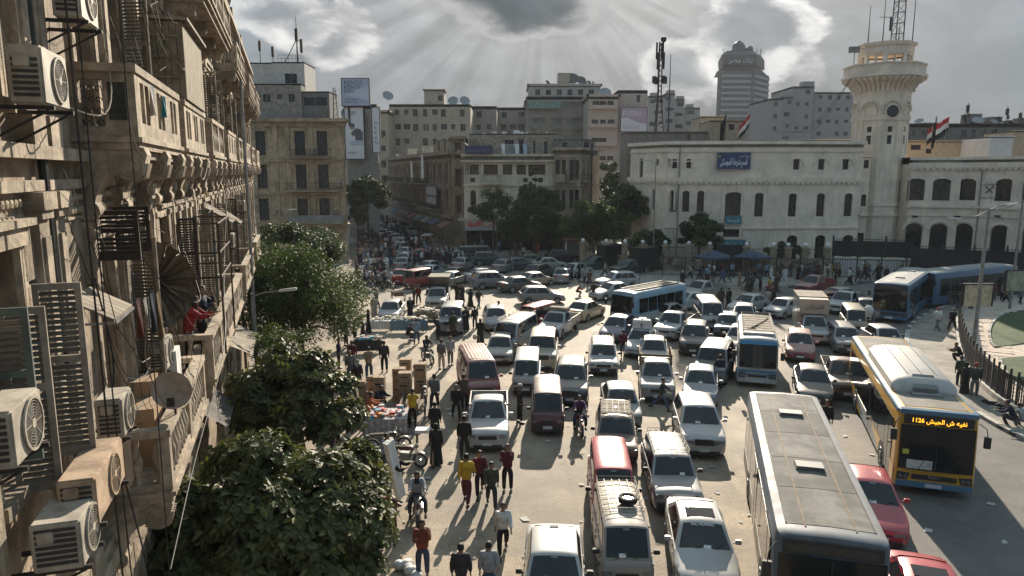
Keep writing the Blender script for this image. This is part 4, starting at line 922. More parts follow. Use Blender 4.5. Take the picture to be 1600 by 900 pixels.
    m.build('braces',iron,lm,kind='stuff')
    MB().tube([(0,0,0),(-1.4,-.3,0)],.05,4)
    for i,(x,y,h,lb) in enumerate(((-2.9,-1.3,4.6,'thin aerial at the left edge of the clock tower top'),(-1.5,-2.0,5.2,'tall aerial with crossbar left of the lattice mast'),(2.5,-1.2,7.5,'tall thin aerial at the right side of the lattice mast'),(.2,-2.4,2.2,'short aerial in front of the lattice mast'))):
        m=MB().tube([(0,0,0),(0,0,h)],.07,5,.03)
        if i==1: m.tube([(-.5,0,h*.55),(.9,0,h*.55)],.04,4); m.tube([(.8,0,h*.25),(.8,0,h*.56)],.12,6)
        m.build('aerial',iron,loc=(cx+x,cy+y,zt2 if i != 0 else zt2-.3),label=lb,cat='aerial')
    m=MB().tube([(0,0,0),(0,0,1.6)],.05,5).cbox((-.1,-.1,1.8),(1.2,.4,.7)); m.build('floodlight',grey_frame,loc=(cx-4.3,cy-1,Zt(98)),label='small floodlight on the left edge of the tower gallery',cat='lamp')
    ws=MB(); p0v=Vector((cx-4.5,cy-1,zg))
    for k in range(3):
        q=atD(1240-14*k,205,100); ws.tube([p0v+(q-p0v)*s+Vector((0,0,-2.5*math.sin(math.pi*s))) for s in [i/8 for i in range(9)]],.02,4)
    ws.build('overhead_cable',iron,label='three thin cables running down from the tower gallery to the left',cat='cable')
    # right wing with big arches
    E0=w2(1421,300,86.5); E1=w2(1500,300,85); E2=w2(1580,300,81); E3=w2(1720,300,74)
    rw=Bld('arched_wing','cream right wing with big segmental arched windows above dark ground floor arches',[E0,E1,E2,E3,(E3[0]+6,E3[1]+14),(E0[0],E0[1]+12)],0,zz(246,86),cs,depth=.4)
    def U2(e,u,v=300):
        a,b=rw.edge(e); a=Vector(a)+rw.c; b=Vector(b)+rw.c; dr=pix_dir(u,v); dd=Vector((dr.x,dr.y)); ab=(b-a)
        return (a.x*dd.y-a.y*dd.x)/(ab.y*dd.x-ab.x*dd.y)*ab.length
    Zw=lambda v: zz(v,84.5)
    rw.wins(0,[(U2(0,u)-.95,U2(0,u)+.95,Zw(314),Zw(279),.45) for u in (1431,1471)],'arch',fr); rw.wins(1,[(U2(1,1510)-.95,U2(1,1510)+.95,Zw(313),Zw(279),.45),(U2(1,1569)-.9,U2(1,1569)+.9,Zw(313),Zw(279),.45)],'arch',fr)
    rw.wins(2,[(U2(2,1612)-.95,U2(2,1612)+.95,Zw(313),Zw(279),.45)],'arch',fr)
    rw.wins(0,[(U2(0,u,370)-.95,U2(0,u,370)+.95,.6,Zw(350),.8) for u in (1427,1466)],'open',fr); rw.wins(1,[(U2(1,u,370)-.95,U2(1,u,370)+.95,.6,Zw(349),.8) for u in (1505,1562)],'open',fr); rw.wins(2,[(U2(2,1612,370)-.95,U2(2,1612,370)+.95,.6,Zw(349),.8)],'open',fr)
    rw.close(bands=[(Zw(262),Zw(254),.3,(0,1,2)),(rw.z1-.3,rw.z1+.05,.25,(0,1,2)),(Zw(325),Zw(321),.22,(0,1,2)),(Zw(338),Zw(336),.1,(0,1,2))])
    for e in (0,1,2): scallops(rw,e,Zw(262)-.01)
    for e,us in ((0,(1427,1466)),(1,(1505,1562)),(2,(1612,))):
        a2,d2,n2,an=wall_frame(*rw.edge(e))
        for u in us:
            q=a2+d2*U2(e,u,370); m=MB()
            for j in range(10):
                t0,t1=math.pi*j/10,math.pi*(j+1)/10; P=lambda r_,th,y: (r_*math.cos(th),y,r_*.85*math.sin(th))
                m.hexa([P(1.05,t0,-.14),P(1.05,t1,-.14),P(1.05,t1,-.003),P(1.05,t0,-.003),P(1.3,t0,-.14),P(1.3,t1,-.14),P(1.3,t1,-.003),P(1.3,t0,-.003)])
            m.build('arch_moulding',cs,rw.root,(q.x,q.y,Zw(349)-.8),an)
    # courses of the rusticated ground floor
    for e in (0,1,2):
        a2,d2,n2,an=wall_frame(*rw.edge(e)); L=rw.L(e)
    q=wall_frame(*rw.edge(1)); a2,d2,n2,an=q; p=a2+d2*U2(1,1546)+n2*.05
    t2=thing('wall_emblem','round black wrought emblem with crossed arms and script between the arched windows','emblem',(p.x+rw.c.x,p.y+rw.c.y,Zw(296)),an); m=MB()
    for s in (-1,1): m.tube([(-.35*s,-.03,-.35),(.35*s,-.03,.35)],.05,5); m.ball((.35*s,-.03,.35),.1,6,4)
    m.build('crossed_bars',iron,t2); text(AR('الموسكى'),t2,(0,-.02,.55),.5,iron,align='CENTER'); text(AR('شرطة مصر'),t2,(0,-.02,-1.0),.48,iron,align='CENTER')

    m=MB()
    for k in range(5):   # drainpipes and conduits on the fronts
        pass
    for (u,e,B_,UU) in ((1532,1,rw,U2),(1060,1,st,U)):
        a2,d2,n2,an=wall_frame(*B_.edge(e)); q=a2+d2*UU(e,u)+n2*.1; MB().tube([(0,0,.2),(0,0,B_.z1-.6)],.07,6).build('drainpipe',grey_frame,B_.root,(q.x,q.y,0))
    for i,(u,v,e,B_,UU,Zf) in enumerate(((1431,342,0,rw,U2,Zw),(1497,341,0,rw,U2,Zw),(1566,338,1,rw,U2,Zw))):
        a2,d2,n2,an=wall_frame(*B_.edge(e)); q=a2+d2*UU(e,u)+n2*.05; m=MB().tube([(0,0,0),(0,-.5,.2)],.04,5).cbox((0,-.6,.2),(.55,.3,.22)); m.build('wall_lamp',iron,loc=(q.x+B_.c.x,q.y+B_.c.y,Zf(v)),rz=an,label=('black wall lamp over the first ground floor arch from the tower','black wall lamp between the second and third ground floor arches','black wall lamp over the fourth ground floor arch')[i],cat='lamp')
    # rooftop things behind the parapets
    ym=mat('ochre_low',(.42,.34,.24),rough=.9,var=.15,streak=.2)
    def low(u0,u1,v0,vb,D_,m_,lb,nm='rooftop_storey',wn=()):
        A_=w2(u0,v0,D_); B_=w2(u1,v0,D_); q=Bld(nm,lb,[A_,B_,(B_[0],B_[1]+6),(A_[0],A_[1]+6)],max(0,zz(vb,D_)),zz(v0,D_),m_,depth=.2)
        for (a_,b_,c_,d_) in wn: x0=w2(a_,v0,D_)[0]-A_[0]; x1=w2(b_,v0,D_)[0]-A_[0]; q.wins(0,[(x0,x1,zz(d_,D_),zz(c_,D_))],'far',fr)
        q.close(parapet=.1,bands=[(q.z1,q.z1+.15,.2,(0,))])
    low(1414,1680,221,250,100,ym,'long ochre rooftop storey behind the arched wing',wn=((1424,1440,226,234),(1448,1457,232,240),(1520,1530,231,241)))
    low(1548,1584,214,247,94,mat('white_tank',(.6,.6,.6),rough=.6,var=.1),'white square rooftop housing near the right edge behind the arched wing')
    low(1584,1680,205,247,96,ym,'higher ochre rooftop block at the right edge')
    tb=mat('taupe_stone',(.26,.22,.19),rough=.9,var=.2,streak=.3)
    low(980,1076,207,300,99,tb,'taupe stone roof storey with mouldings at the left end of the station'); low(1080,1140,207,240,98,tb,'lower taupe parapet block left of the ochre roof hut')
    low(1110,1166,189,230,97,mat('tan_hut',(.33,.27,.20),rough=.9,var=.2),'tan roof hut with one dark window beside the limp flags',wn=((1139,1148,194,203),))
    low(1166,1345,219,240,98,mat('white_low',(.42,.38,.34),rough=.9,var=.2),'long low pale parapet behind the station roof')
    low(1095,1135,183,215,108,mat('tan_hut2',(.36,.31,.25),rough=.9,var=.2),'pale distant roof block behind the tan roof hut')
    # tall lattice antenna mast left of the station roof
    p=atD(1028,205,100); t3=thing('antenna_mast','tall rusty lattice antenna mast with panel antennas behind the station roof','mast',(p.x,p.y,zz(207,99)-.1)); m=MB(); H=zz(56,100)-zz(207,100)
    for i in range(3):
        a_=i*2.09; MB().tube([(.75*math.cos(a_),.75*math.sin(a_),0),(.3*math.cos(a_),.3*math.sin(a_),H*.4),(.28*math.cos(a_),.28*math.sin(a_),H*.95)],.08,5).build('leg',mat('mast_rust',(.07,.05,.045),rough=.8,var=.3),t3)
    for k in range(18):
        z=k*H*.95/18; r=.75-.45*min(1,z/(H*.4))
        for i in range(3): a_=i*2.09; b_=a_+2.09; m.tube([(r*math.cos(a_),r*math.sin(a_),z),(r*math.cos(b_),r*math.sin(b_),z+H/19)],.04,4)
    m.build('braces',iron,t3,kind='stuff')
    for i in range(6): a_=i*1.05; MB().cbox((.5*math.cos(a_),.5*math.sin(a_),H*(.86 if i % 2 else .76)),(.22,.22,2.2)).build('panel_antenna',iron,t3)
    for i in range(4): a_=i*1.57+.4; MB().cbox((.85*math.cos(a_),.85*math.sin(a_),H*.56),(.5,.5,.9)).build('radio_box',iron,t3)
    MB().ball((.3,-.4,H*.97),.4,8,6).build('microwave_drum',iron,t3)
    p=atD(1044,205,100); MB().tube([(0,0,0),(0,0,10.5)],.1,6,.04).build('aerial_pole',iron,loc=(p.x,p.y,zz(207,99)-.1),label='thin tall aerial pole right of the lattice antenna mast',cat='aerial')
    # flags
    def flag(u,v,D_,w,h,rz,cols,lb,tilt,zb):
        p=atD(u,v,D_); t=thing('flag',lb,'flag',(p.x,p.y,zb),0); ph=3.8; MB().tube([(0,0,0),(tilt*1.2,0,ph)],.05,6).build('flagpole',steel,t)
        for k,c in enumerate(cols):
            m=MB(); N=8; rows=[]
            for e in (0,1):
                rows.append([Vector((tilt*1.2-(w*i/N)*abs(math.cos(rz)),.25*math.sin(i*1.3)-.1,ph-h*(k+e)/len(cols)-i/N*w*math.sin(rz))) for i in range(N+1)])
            for i in range(N): m.quad(rows[0][i],rows[0][i+1],rows[1][i+1],rows[1][i])
            m.build('flag_stripe',c,t)
    red=mat('flag_red',(.42,.02,.03),rough=.8,var=.15); wt=mat('flag_white',(.7,.7,.68),rough=.8,var=.1); bk=mat('flag_black',(.015,.015,.018),rough=.9)
    flag(1474,224,98,3.4,2.1,.55,(red,wt,bk),'waving red, white and black flag right of the clock tower',.35,zz(224,98)-.3)
    flag(1455,224,97,1.5,3.4,1.25,(bk,),'limp black flag just left of the striped flag',.35,zz(224,98)-.3)
    flag(1168,222,90,2.2,1.6,.9,(red,wt,bk),'drooping red, white and black flag on the station roof',.1,zz(222,88)-.3)
    flag(1131,222,90,1.6,3.0,1.1,(bk,),'black flag hanging on the station roof beside the tan hut',.1,zz(222,88)-.3)
station()

def fences():
    blk=[mat('block_tan',(.30,.24,.17),rough=.9,var=.35,scale=2),mat('block_brown',(.14,.095,.07),rough=.9,var=.35,scale=2),mat('block_pale',(.40,.34,.27),rough=.9,var=.3,scale=2)]
    cap=mat('pillar_cap',(.33,.27,.20),rough=.9,var=.3,scale=2)
    globe=mat('lamp_globe',(.75,.75,.73),rough=.3,var=.05)
    gw=MB()
    def stone_fence(u0,u1,D0,D1,pill,lb):
        A=Vector(w2(u0,415,D0)); B=Vector(w2(u1,415,D1)); L=(B-A).length; d=(B-A)/L; ang=math.atan2(d.y,d.x)
        t=thing('stone_fence',lb,'fence',(A.x,A.y,0),ang)
        MB().box(0,L,.03,.45,0,1.6).build('wall_core',blk[0],t); MB().box(-.05,L+.05,-.05,.5,1.602,1.72).build('coping',cap,t)
        me=[cached(('blk',i),lambda i=i: MB().box(0,(.62,.48,.8)[i],-.03,.028,0,.36,taper=.01).mesh('stone_block',[blk[i]])) for i in range(3)]
        n=0; z=.02
        for row in range(4):
            x=random.uniform(0,.2)
            while x<L-.8:
                i=random.choice((0,0,1,1,2)); w=(.62,.48,.8)[i]
                if n<140: put('stone_block',me[i],t,(x,0,z),mats=[random.choice(blk)]); n+=1
                x+=w+.03
            z+=.39
        for u in pill:
            x=min(max(0,(at(u,415,1).x-A.x)*0+L*(u-u0)/(u1-u0)),L); p=MB().box(x-.32,x+.32,-.1,.55,0,2.9).build('pillar',blk[0],t); MB().box(x-.4,x+.4,-.18,.63,2.9,3.05).build('pillar_cap',cap,p); MB().ball((x,.2,3.32),.24,10,6).build('globe_lamp',globe,p,smooth=60)
        bars=MB(); bars.box(0,L,.2,.25,2.75,2.8)
        for k in range(int(L/.2)): bars.box(k*.2,k*.2+.03,.21,.24,1.72,2.95)
        bars.build('railing_bars',iron,t,kind='stuff')
    stone_fence(905,1118,84,79.5,(910,948,978,1006,1041,1077,1108),'rubble stone fence with globe lamps left of the station gate')
    stone_fence(1163,1298,79,78,(1166,1208,1231,1258,1292),'rubble stone fence with globe lamps right of the station gate')
    def rail_fence(u0,u1,D0,D1,h,z0,lb,step=.24,post=2.4,name='railing_fence'):
        A=Vector(w2(u0,430,D0)); B=Vector(w2(u1,430,D1)); L=(B-A).length; d=(B-A)/L; ang=math.atan2(d.y,d.x)
        t=thing(name,lb,'fence',(A.x,A.y,z0),ang); m=MB()
        for k in range(int(L/step)): m.box(k*step,k*step+.03,0,.03,.05,h)
        m.build('railing_bars',iron,t,kind='stuff')
        for z in (.15,h-.25): MB().box(0,L,-.03,.0,z,z+.06).build('rail',iron,t)
        for k in range(int(L/post)+1): MB().box(k*post-.06,k*post+.06,-.08,.06,0,h+.15).build('post',iron,t)
        return t
    rail_fence(1000,1300,77,75,2.2,.14,'tall black railing along the pavement in front of the station')
    rail_fence(1300,1480,75,73,2.2,.14,'black railing along the pavement below the clock tower')
    # white plinth wall with black fence on top below the tower
    A=Vector(w2(1300,410,80)); B=Vector(w2(1424,410,78)); L=(B-A).length; ang=math.atan2((B-A).y,(B-A).x)
    t=thing('plinth_wall','long pale plinth wall below the clock tower','wall',(A.x,A.y,0),ang); MB().box(0,L,0,.5,0,1.7).build('wall_face',mat('plinth_white',(.50,.49,.48),rough=.8,var=.15,streak=.3),t); MB().box(-.05,L+.05,-.06,.56,1.702,1.8).build('coping',stone_c,t)
    dm=mat('dark_screen',(.022,.022,.024),rough=.8,var=.3)
    for (u0,u1,D0,D1,z0,h,lb) in ((1300,1424,80.2,78.3,1.8,2.2,'dark screened fence standing on the pale plinth wall'),(1424,1680,76,70,0,3.6,'tall dark screened fence before the arched wing')):
        A=Vector(w2(u0,400,D0)); B=Vector(w2(u1,400,D1)); L=(B-A).length; ang=math.atan2((B-A).y,(B-A).x); t=thing('screen_fence',lb,'fence',(A.x,A.y,z0),ang)
        n=int(L/2.6)
        for k in range(n):
            s=MB(); s.box(k*L/n+.1,(k+1)*L/n-.06,0,.04,.1 if z0 else .9,h-.35)
            for j in range(9): s.box(k*L/n+.14+j*.27,k*L/n+.17+j*.27,-.04,-.002,.1,h)
            s.build('screen_panel',dm,t); MB().box(k*L/n-.05,k*L/n+.09,-.1,.1,0,h+.25).build('post',iron,t)
        MB().box(0,L,-.08,-.042,h-.2,h-.14).build('rail',iron,t)
    # umbrellas at the gate
    for i,(u,v) in enumerate(((1115,392),(1176,392))):
        D_=77.2; p=atD(u,v,D_); t=thing('parasol',('blue grey parasol left of the station gate','blue grey parasol right of the station gate')[i],'parasol',(p.x,p.y,.14)); MB().tube([(0,0,0),(0,0,2.6)],.04,6).build('pole',iron,t)
        m=MB(); c=(0,0,2.75)
        for k in range(8): a0,a1=k*math.pi/4,(k+1)*math.pi/4; m.quad(c,(2.1*math.cos(a0),1.6*math.sin(a0),2.05),(2.1*math.cos(a1),1.6*math.sin(a1),2.05)); m.quad((2.1*math.cos(a0),1.6*math.sin(a0),2.05),(2.1*math.cos(a1),1.6*math.sin(a1),2.05),(2.1*math.cos(a1),1.6*math.sin(a1),1.85),(2.1*math.cos(a0),1.6*math.sin(a0),1.85))
        m.build('canopy',mat('parasol_blue',(.05,.07,.11),rough=.8,var=.2),t)
    # gate
    A=w2(1120,410,80); t=thing('gate','black iron gate under the teal entrance board','gate',(A[0],A[1],0)); 
    for s in (0,1): MB().box(s*1.75,s*1.75+1.7,0,.08,.1,3.2).build('leaf',iron,t)
    MB().box(-.15,0,-.05,.15,0,3.5).box(3.45,3.6,-.05,.15,0,3.5).build('post',iron,t)
    # garden railing at the roundabout
    gt=thing('garden_railing','curved black railing with thick posts round the garden on a pale kerb wall','fence',(fl[0].x,fl[0].y,.0)); base=MB(); fm=mat('fence_base',(.45,.42,.38),rough=.85,var=.3,streak=.3)
    pts=[fl[0]]; 
    for a,b in zip(fl[:-1],fl[1:]):
        n=max(1,round((b-a).length/2.0))
        for i in range(1,n+1): pts.append(a+(b-a)*i/n)
    o=fl[0]; nb=0
    barme=cached('bar',lambda: MB().box(-.022,.022,-.022,.022,.42,1.7).mesh('bar',[iron])); postme=cached('gpost',lambda: MB().box(-.04,.04,-.04,.04,.1,1.9).ball((0,0,1.94),.06,6,4).mesh('post',[iron])); stuff=MB()
    order=[]
    for a,b in zip(pts[:-1],pts[1:]):
        L=(b-a).length; d=(b-a)/L; ang=math.atan2(d.y,d.x); q=a-o
        MB().box(.01,L-.01,-.16,.16,0,.40).build('base_block',fm,gt,(q.x,q.y,0),ang)
        put('post',postme,gt,(q.x,q.y,0),ang)
        MB().box(.06,L-.06,-.02,.02,1.55,1.6).box(.06,L-.06,-.02,.02,.5,.55).build('rail',iron,gt,(q.x,q.y,0),ang)
        for k in range(1,int(L/.155)): order.append((a+d*k*.155,ang))
    order.sort(key=lambda e: e[0].y if e[0].x/max(1,e[0].y)<.75 else 999)
    for i,(p,ang) in enumerate(order):
        if i<290: put('bar',barme,gt,(p.x-o.x,p.y-o.y,0),ang)
        else: stuff.box(p.x-o.x-.014,p.x-o.x+.014,p.y-o.y-.014,p.y-o.y+.014,.42,1.7)
    if stuff.v: stuff.build('far_bars',iron,gt,kind='stuff')
fences()

def lamps():
    gal=mat('galvanised',(.26,.26,.25),rough=.5,var=.25,metal=.5)
    def lamp(x,y,h,arms,lb,lean=0.,r=.09):
        t=thing('street_lamp',lb,'street lamp',(x,y,0)); MB().tube([(0,0,0),(lean*h*.5,0,h*.5),(lean*h,0,h)],r,8,r*.6).build('pole',gal,t)
        for (dx,dy,dz) in arms:
            b=Vector((lean*h,0,h-.15)); e=b+Vector((dx,dy,dz)); a=MB().tube([b,b+Vector((dx*.5,dy*.5,dz*.75)),e],.035,6).build('arm',gal,t)
            v=Vector((dx,dy,0)).normalized(); sd=Vector((-v.y,v.x,0))*.14; m=MB(); e2=e+v*.75+Vector((0,0,.08))
            m.hexa([e-sd*.7-Vector((0,0,.06)),e+sd*.7-Vector((0,0,.06)),e2+sd-Vector((0,0,.05)),e2-sd-Vector((0,0,.05)),e-sd*.5+Vector((0,0,.06)),e+sd*.5+Vector((0,0,.06)),e2+sd*.7+Vector((0,0,.07)),e2-sd*.7+Vector((0,0,.07))]); m.build('lamp_head',mat('lamp_head',(.5,.5,.48),rough=.4,var=.1),t,bevel=.02)
    p=at(408,668); z=atD(402,458,p.y).z; lamp(p.x,p.y,z,[(1.2,0,.25)],'near grey street lamp on the left between the trees',r=.10,lean=-.012)
    p=at(408,655); 
    for (u,vt,D,dx,lb) in ((436,328,66,.9,'thin street lamp in front of the ochre corner house'),(417,385,46,.9,'street lamp rising over the feathery green tree'),(395,352,58,.8,'street lamp half hidden at the end of the old facade')):
        q=atD(u,vt,D); lamp(q.x,q.y,q.z,[(dx,-.1,.15)],lb)
    q=atD(1025,252,82); lamp(q.x,q.y,q.z,[(-.9,.1,.2)],'tall grey street lamp before the left end of the station')
    q0=at(1518,566); q=atD(1546,325,q0.y); lamp(q0.x,q0.y,q.z,[(-1.4,.2,-.5),(1.0,.1,.3)],'double armed street lamp by the roundabout fence',lean=(q.x-q0.x)/q.z*.8,r=.13)
    q0=at(1577,486); q=atD(1592,312,q0.y); lamp(q0.x,q0.y,q.z,[(-1.8,.2,-.6)],'single armed street lamp at the right edge beyond the garden',lean=.01,r=.12)
    # telephone poles / signs on lamp posts
    bd=mat('board_yellowed',(.50,.42,.30),rough=.7,var=.3,scale=3)
    q=atD(1517,500,44); t=thing('poster_board','yellowed twin poster board fixed to the double armed lamp','poster board',(q.x-.1,q.y-.3,atD(1517,476,44).z)); MB().box(-.85,-.05,-.3,-.2,0,1.35).build('poster_panel',bd,t); MB().box(.05,.85,-.3,-.2,0,1.35).build('poster_panel',bd,t); MB().box(-.95,.95,-.32,-.1,1.36,1.44).box(-.95,-.87,-.32,-.1,0,1.355).box(.87,.95,-.32,-.1,0,1.355).build('frame',iron,t)
    q=atD(1584,455,55); t=thing('poster_board','large worn greenish poster board at the right edge','poster board',(q.x,q.y-.3,atD(1584,453,55).z)); MB().box(-1.0,1.1,-.2,-.1,0,1.55).build('poster_panel',mat('board_green',(.30,.31,.24),rough=.7,var=.35,scale=2),t); MB().box(-1.1,1.2,-.25,-.05,1.56,1.64).box(-1.1,-1.02,-.25,-.05,0,1.555).build('frame',iron,t)
    q=atD(1025,390,83)
lamps()
# ---------------------------------------------------------------- old apartment house down the left side
FO=Vector((-2.92,0,0)); FR=R(17.2)
FM=Matrix.Translation(FO) @ Matrix.Rotation(FR,4,'Z')
def FL(n,s,z): return FM @ Vector((n,s,z))
fst=mat('old_stone',(.33,.262,.192),rough=.88,var=.45,scale=2.2,streak=.75,blotch=.7,bump=.9)
fst2=mat('old_stone_light',(.42,.345,.26),rough=.88,var=.4,scale=2.6,streak=.65,blotch=.65,bump=.8)
sh_m=mat('shutter_grey',(.27,.235,.195),rough=.8,var=.35,scale=2,streak=.3)
sh_s=mat('slat_grey',(.13,.112,.09),rough=.85,var=.35,scale=2)
sh_d=mat('shutter_black_brown',(.030,.022,.018),rough=.8,var=.3)
sh_t=mat('shutter_teal',(.075,.10,.095),rough=.8,var=.35,scale=2)
acm=mat('ac_casing',(.42,.375,.31),rough=.65,var=.3,scale=3,streak=.6,blotch=.5)
card=mat('cardboard',(.33,.225,.14),rough=.85,var=.2,scale=2)
tarp=mat('dusty_canvas',(.25,.21,.165),rough=.9,var=.35,scale=2,streak=.3)
def shutter_leaf(w,h):
    def f():
        m=MB(); fr=.06
        for a in ((0,fr,0,h),(w-fr,w,0,h),(fr,w-fr,0,.1),(fr,w-fr,h-.07,h),(fr,w-fr,h*.55,h*.55+.07)): m.box(a[0],a[1],0,.04,a[2],a[3])
        return m.mesh('shutter',[sh_m])
    def g():
        m=MB(); fr=.06; k=int(h/.062)
        for i in range(k):
            z=.1+i*.062
            if z>h-.12 or h*.55-.05<z<h*.55+.07: continue
            m.hexa([(fr,.002,z),(w-fr,.002,z),(w-fr,.012,z),(fr,.012,z),(fr,.03,z+.04),(w-fr,.03,z+.04),(w-fr,.04,z+.04),(fr,.04,z+.04)])
        return m.mesh('slats',[sh_m])
    return cached(('leaf',round(w,2),round(h,2)),f),cached(('slats',round(w,2),round(h,2)),g)
def ac_unit(n,s,z,w=.78,d=.3,h=.54,rz=0.,lb='',world=True,m=None,group=None):
    p=FL(n,s,z) if world else Vector((n,s,z)); t=thing('air_conditioner',lb,'air conditioner',p,FR+rz if world else rz,group)
    m=m or acm
    MB().box(0,d,0,w,0,h).build('casing',m,t,bevel=.018)
    f=MB(); f.lathe([(.21,d+.006),(.235,d+.006),(.235,d+.024),(.21,d+.024)],20,(0,w*.60,h*.5),'x',cap=False)
    for r in (.19,.165,.14,.115,.09,.065): f.lathe([(r,d+.012),(r+.004,d+.012),(r+.004,d+.018),(r,d+.018)],16,(0,w*.60,h*.5),'x',cap=False)
    for k in range(8): a=k*math.pi/4; f.tube([(d+.016,w*.6+.05*math.cos(a),h*.5+.05*math.sin(a)),(d+.016,w*.6+.21*math.cos(a),h*.5+.21*math.sin(a))],.004,4)
    f.lathe([(.035,d+.005),(.045,d+.02)],12,(0,w*.6,h*.5),'x'); f.build('fan_grille',m,t)
    MB().lathe([(.205,d+.002),(.205,d+.005)],20,(0,w*.60,h*.5),'x').build('fan_opening',plastic,t)
    g=MB()
    for k in range(7): g.box(.04,d-.04,-.012,-.002,.07+k*.055,.10+k*.055)
    g.build('side_louvres',plastic,t); MB().box(.06,.2,-.03,-.002,h*.62,h*.85).build('pipe_cover',m,t,bevel=.01)
    [MB().box(-.25,d+.05,y-.02,y+.02,-.05,-.01).tube([(d,y,-.05),(-.22,y,-.35)],.014,5).build('bracket',iron,t) for y in (.08,w-.08)]
    return t
def facade():
    root=thing('apartment_house','stained ornate stone apartment house with scroll brackets and stone balconies filling the left side','building',FO,FR)
    S0,S1,ZT=3.5,57,18.3
    ops=[]; styles=[]; mats_=[]
    rs=random.Random(3)
    cs=[5.2,7.15,11.2,13.3,16.6,18.7,20.8,22.9,25.6,27.9,30.2,32.6,35.2,37.6,40,42.4,45,47.4,50,52.4,54.8]
    for i,c in enumerate(cs):
        w=1.1
        for lev,(z0,z1) in enumerate(((6.75,10.25),(11.95,14.7),(15.75,17.9))):
            if i==1 and lev==0: z0,z1=8.1,10.45
            ops.append((c-S0-w/2,c-S0+w/2,z0,z1,.0 if lev != 1 else .35)); styles.append(rs.choice(['open','shut','open','open','shut','pane'])); mats_.append(rs.choice([sh_m,sh_d,sh_t,sh_m,shutter_b]))
        if i % 2==0 and i>1: ops.append((c-S0-1.1,c-S0+1.2,.2,4.4,.6)); styles.append('open'); mats_.append(shutter_b)
    m=MB(); wall(m,(0,S0),(0,S1),0,ZT,ops,.38); m.build('wall',fst,root)
    put_windows(root,(0,S0),(0,S1),ops,styles,mats_,None,.38)
    m=MB(); wall(m,(0,S1),(-12,S1),0,ZT); m.build('wall',fst,root); m=MB(); wall(m,(-12,S0),(0,S0),0,ZT); m.build('wall',fst,root)
    MB().quad((-12,S0,ZT),(0,S0,ZT),(0,S1,ZT),(-12,S1,ZT)).build('roof',roof_m,root)
    # stone window surrounds
    for o in ops:
        w=o[1]-o[0]; h=o[3]-o[2]
        if o[2]<1: continue
        def f(w=w,h=h):
            q=MB(); q.box(.0,.07,-.16,0,0,h).box(0,.07,w,w+.16,0,h).box(0,.12,-.2,w+.2,h+.002,h+.2).box(0,.18,-.26,w+.26,h+.202,h+.28); q.box(0,.14,-.14,w+.14,-.14,-.002); return q.mesh('window_surround',[fst2])
        put('window_surround',cached(('surr',round(w,2),round(h,2)),f),root,(0,S0+o[0],o[2]))
    # string courses and cornice
    for (z0,z1,out) in ((5.6,5.85,.16),(5.851,6.0,.10),(11.0,11.12,.12),(11.35,11.5,.2),(15.05,15.2,.22),(15.21,15.32,.12),(18.3,18.5,.6),(18.1,18.298,.4),(17.98,18.098,.2)):
        MB().box(0,out,S0,S1,z0,z1).build('string_course',fst2,root)
    me=cached('dentil',lambda: MB().box(0,.33,-.07,.07,17.8,17.97).mesh('dentil',[fst2]))
    for i in range(88): put('dentil',me,root,(0,S0+.4+i*.6,0))
    # pilasters between the windows, stepped, with capitals
    def pil(z0,z1,w=.34,out=.13):
        def f():
            q=MB(); q.box(0,out,-w/2,w/2,z0+.35,z1-.3).box(0,out+.06,-w/2-.05,w/2+.05,z0,z0+.348); q.box(0,out+.05,-w/2-.03,w/2+.03,z1-.298,z1-.2).box(0,out+.09,-w/2-.07,w/2+.07,z1-.198,z1); q.box(out,out+.03,-w/2+.07,w/2-.07,z0+.5,z1-.5); return q.mesh('pilaster',[fst2])
        return cached(('pil',z0,z1),f)
    gaps=[6.2,8.35,8.95]+[(a+b)/2 for a,b in zip(cs[2:-1],cs[3:])]+[56.2]
    for g in gaps:
        for z0,z1 in ((6.0,10.99),(11.5,15.04),(15.33,17.97)):
            put('pilaster',pil(z0,z1),root,(0,g,0))
    # rusticated courses on the near corner and the ground floor
    mm=cached('course',lambda: MB().box(0,.05,0,2.2,0,.40).mesh('stone_course',[fst],bevel=.012))
    n=0
    for k in range(13):
        for j in range(24):
            s=S0+.1+j*2.24+(1.1 if k % 2 else 0)
            if s>S1-2.3: continue
            if all(s+2.2<S0+o[0] or s>S0+o[1] for o in ops if o[2]<k*.43+.4 and o[3]>k*.43): put('stone_course',mm,root,(0,s,.05+k*.43))
    for k in range(5): MB().box(0,.07,3.6,6.0,11.55+k*.46,11.55+k*.46+.42).build('stone_course',fst,root,bevel=.012); MB().box(0,.07,7.8,8.15,8.2+k*.46,8.2+k*.46+.42).build('stone_course',fst,root,bevel=.012)
    # carved relief panels under the upper string course
    q=MB()
    for i in range(14):
        for j in range(2): q.lathe([(.055,0),(.045,.03),(.0,.045)],8,(.02,.09+i*.125,.09+j*.17),'x')
    q.box(0,.03,0,1.85,-.03,0).box(0,.03,0,1.85,.36,.39); rme=q.mesh('relief_panel',[fst2])
    for c in (5.2,7.15,9.9)+tuple(cs[2:]): put('relief_panel',rme,root,(.001,c-.92,10.62 if c<9 else 11.12-.5))
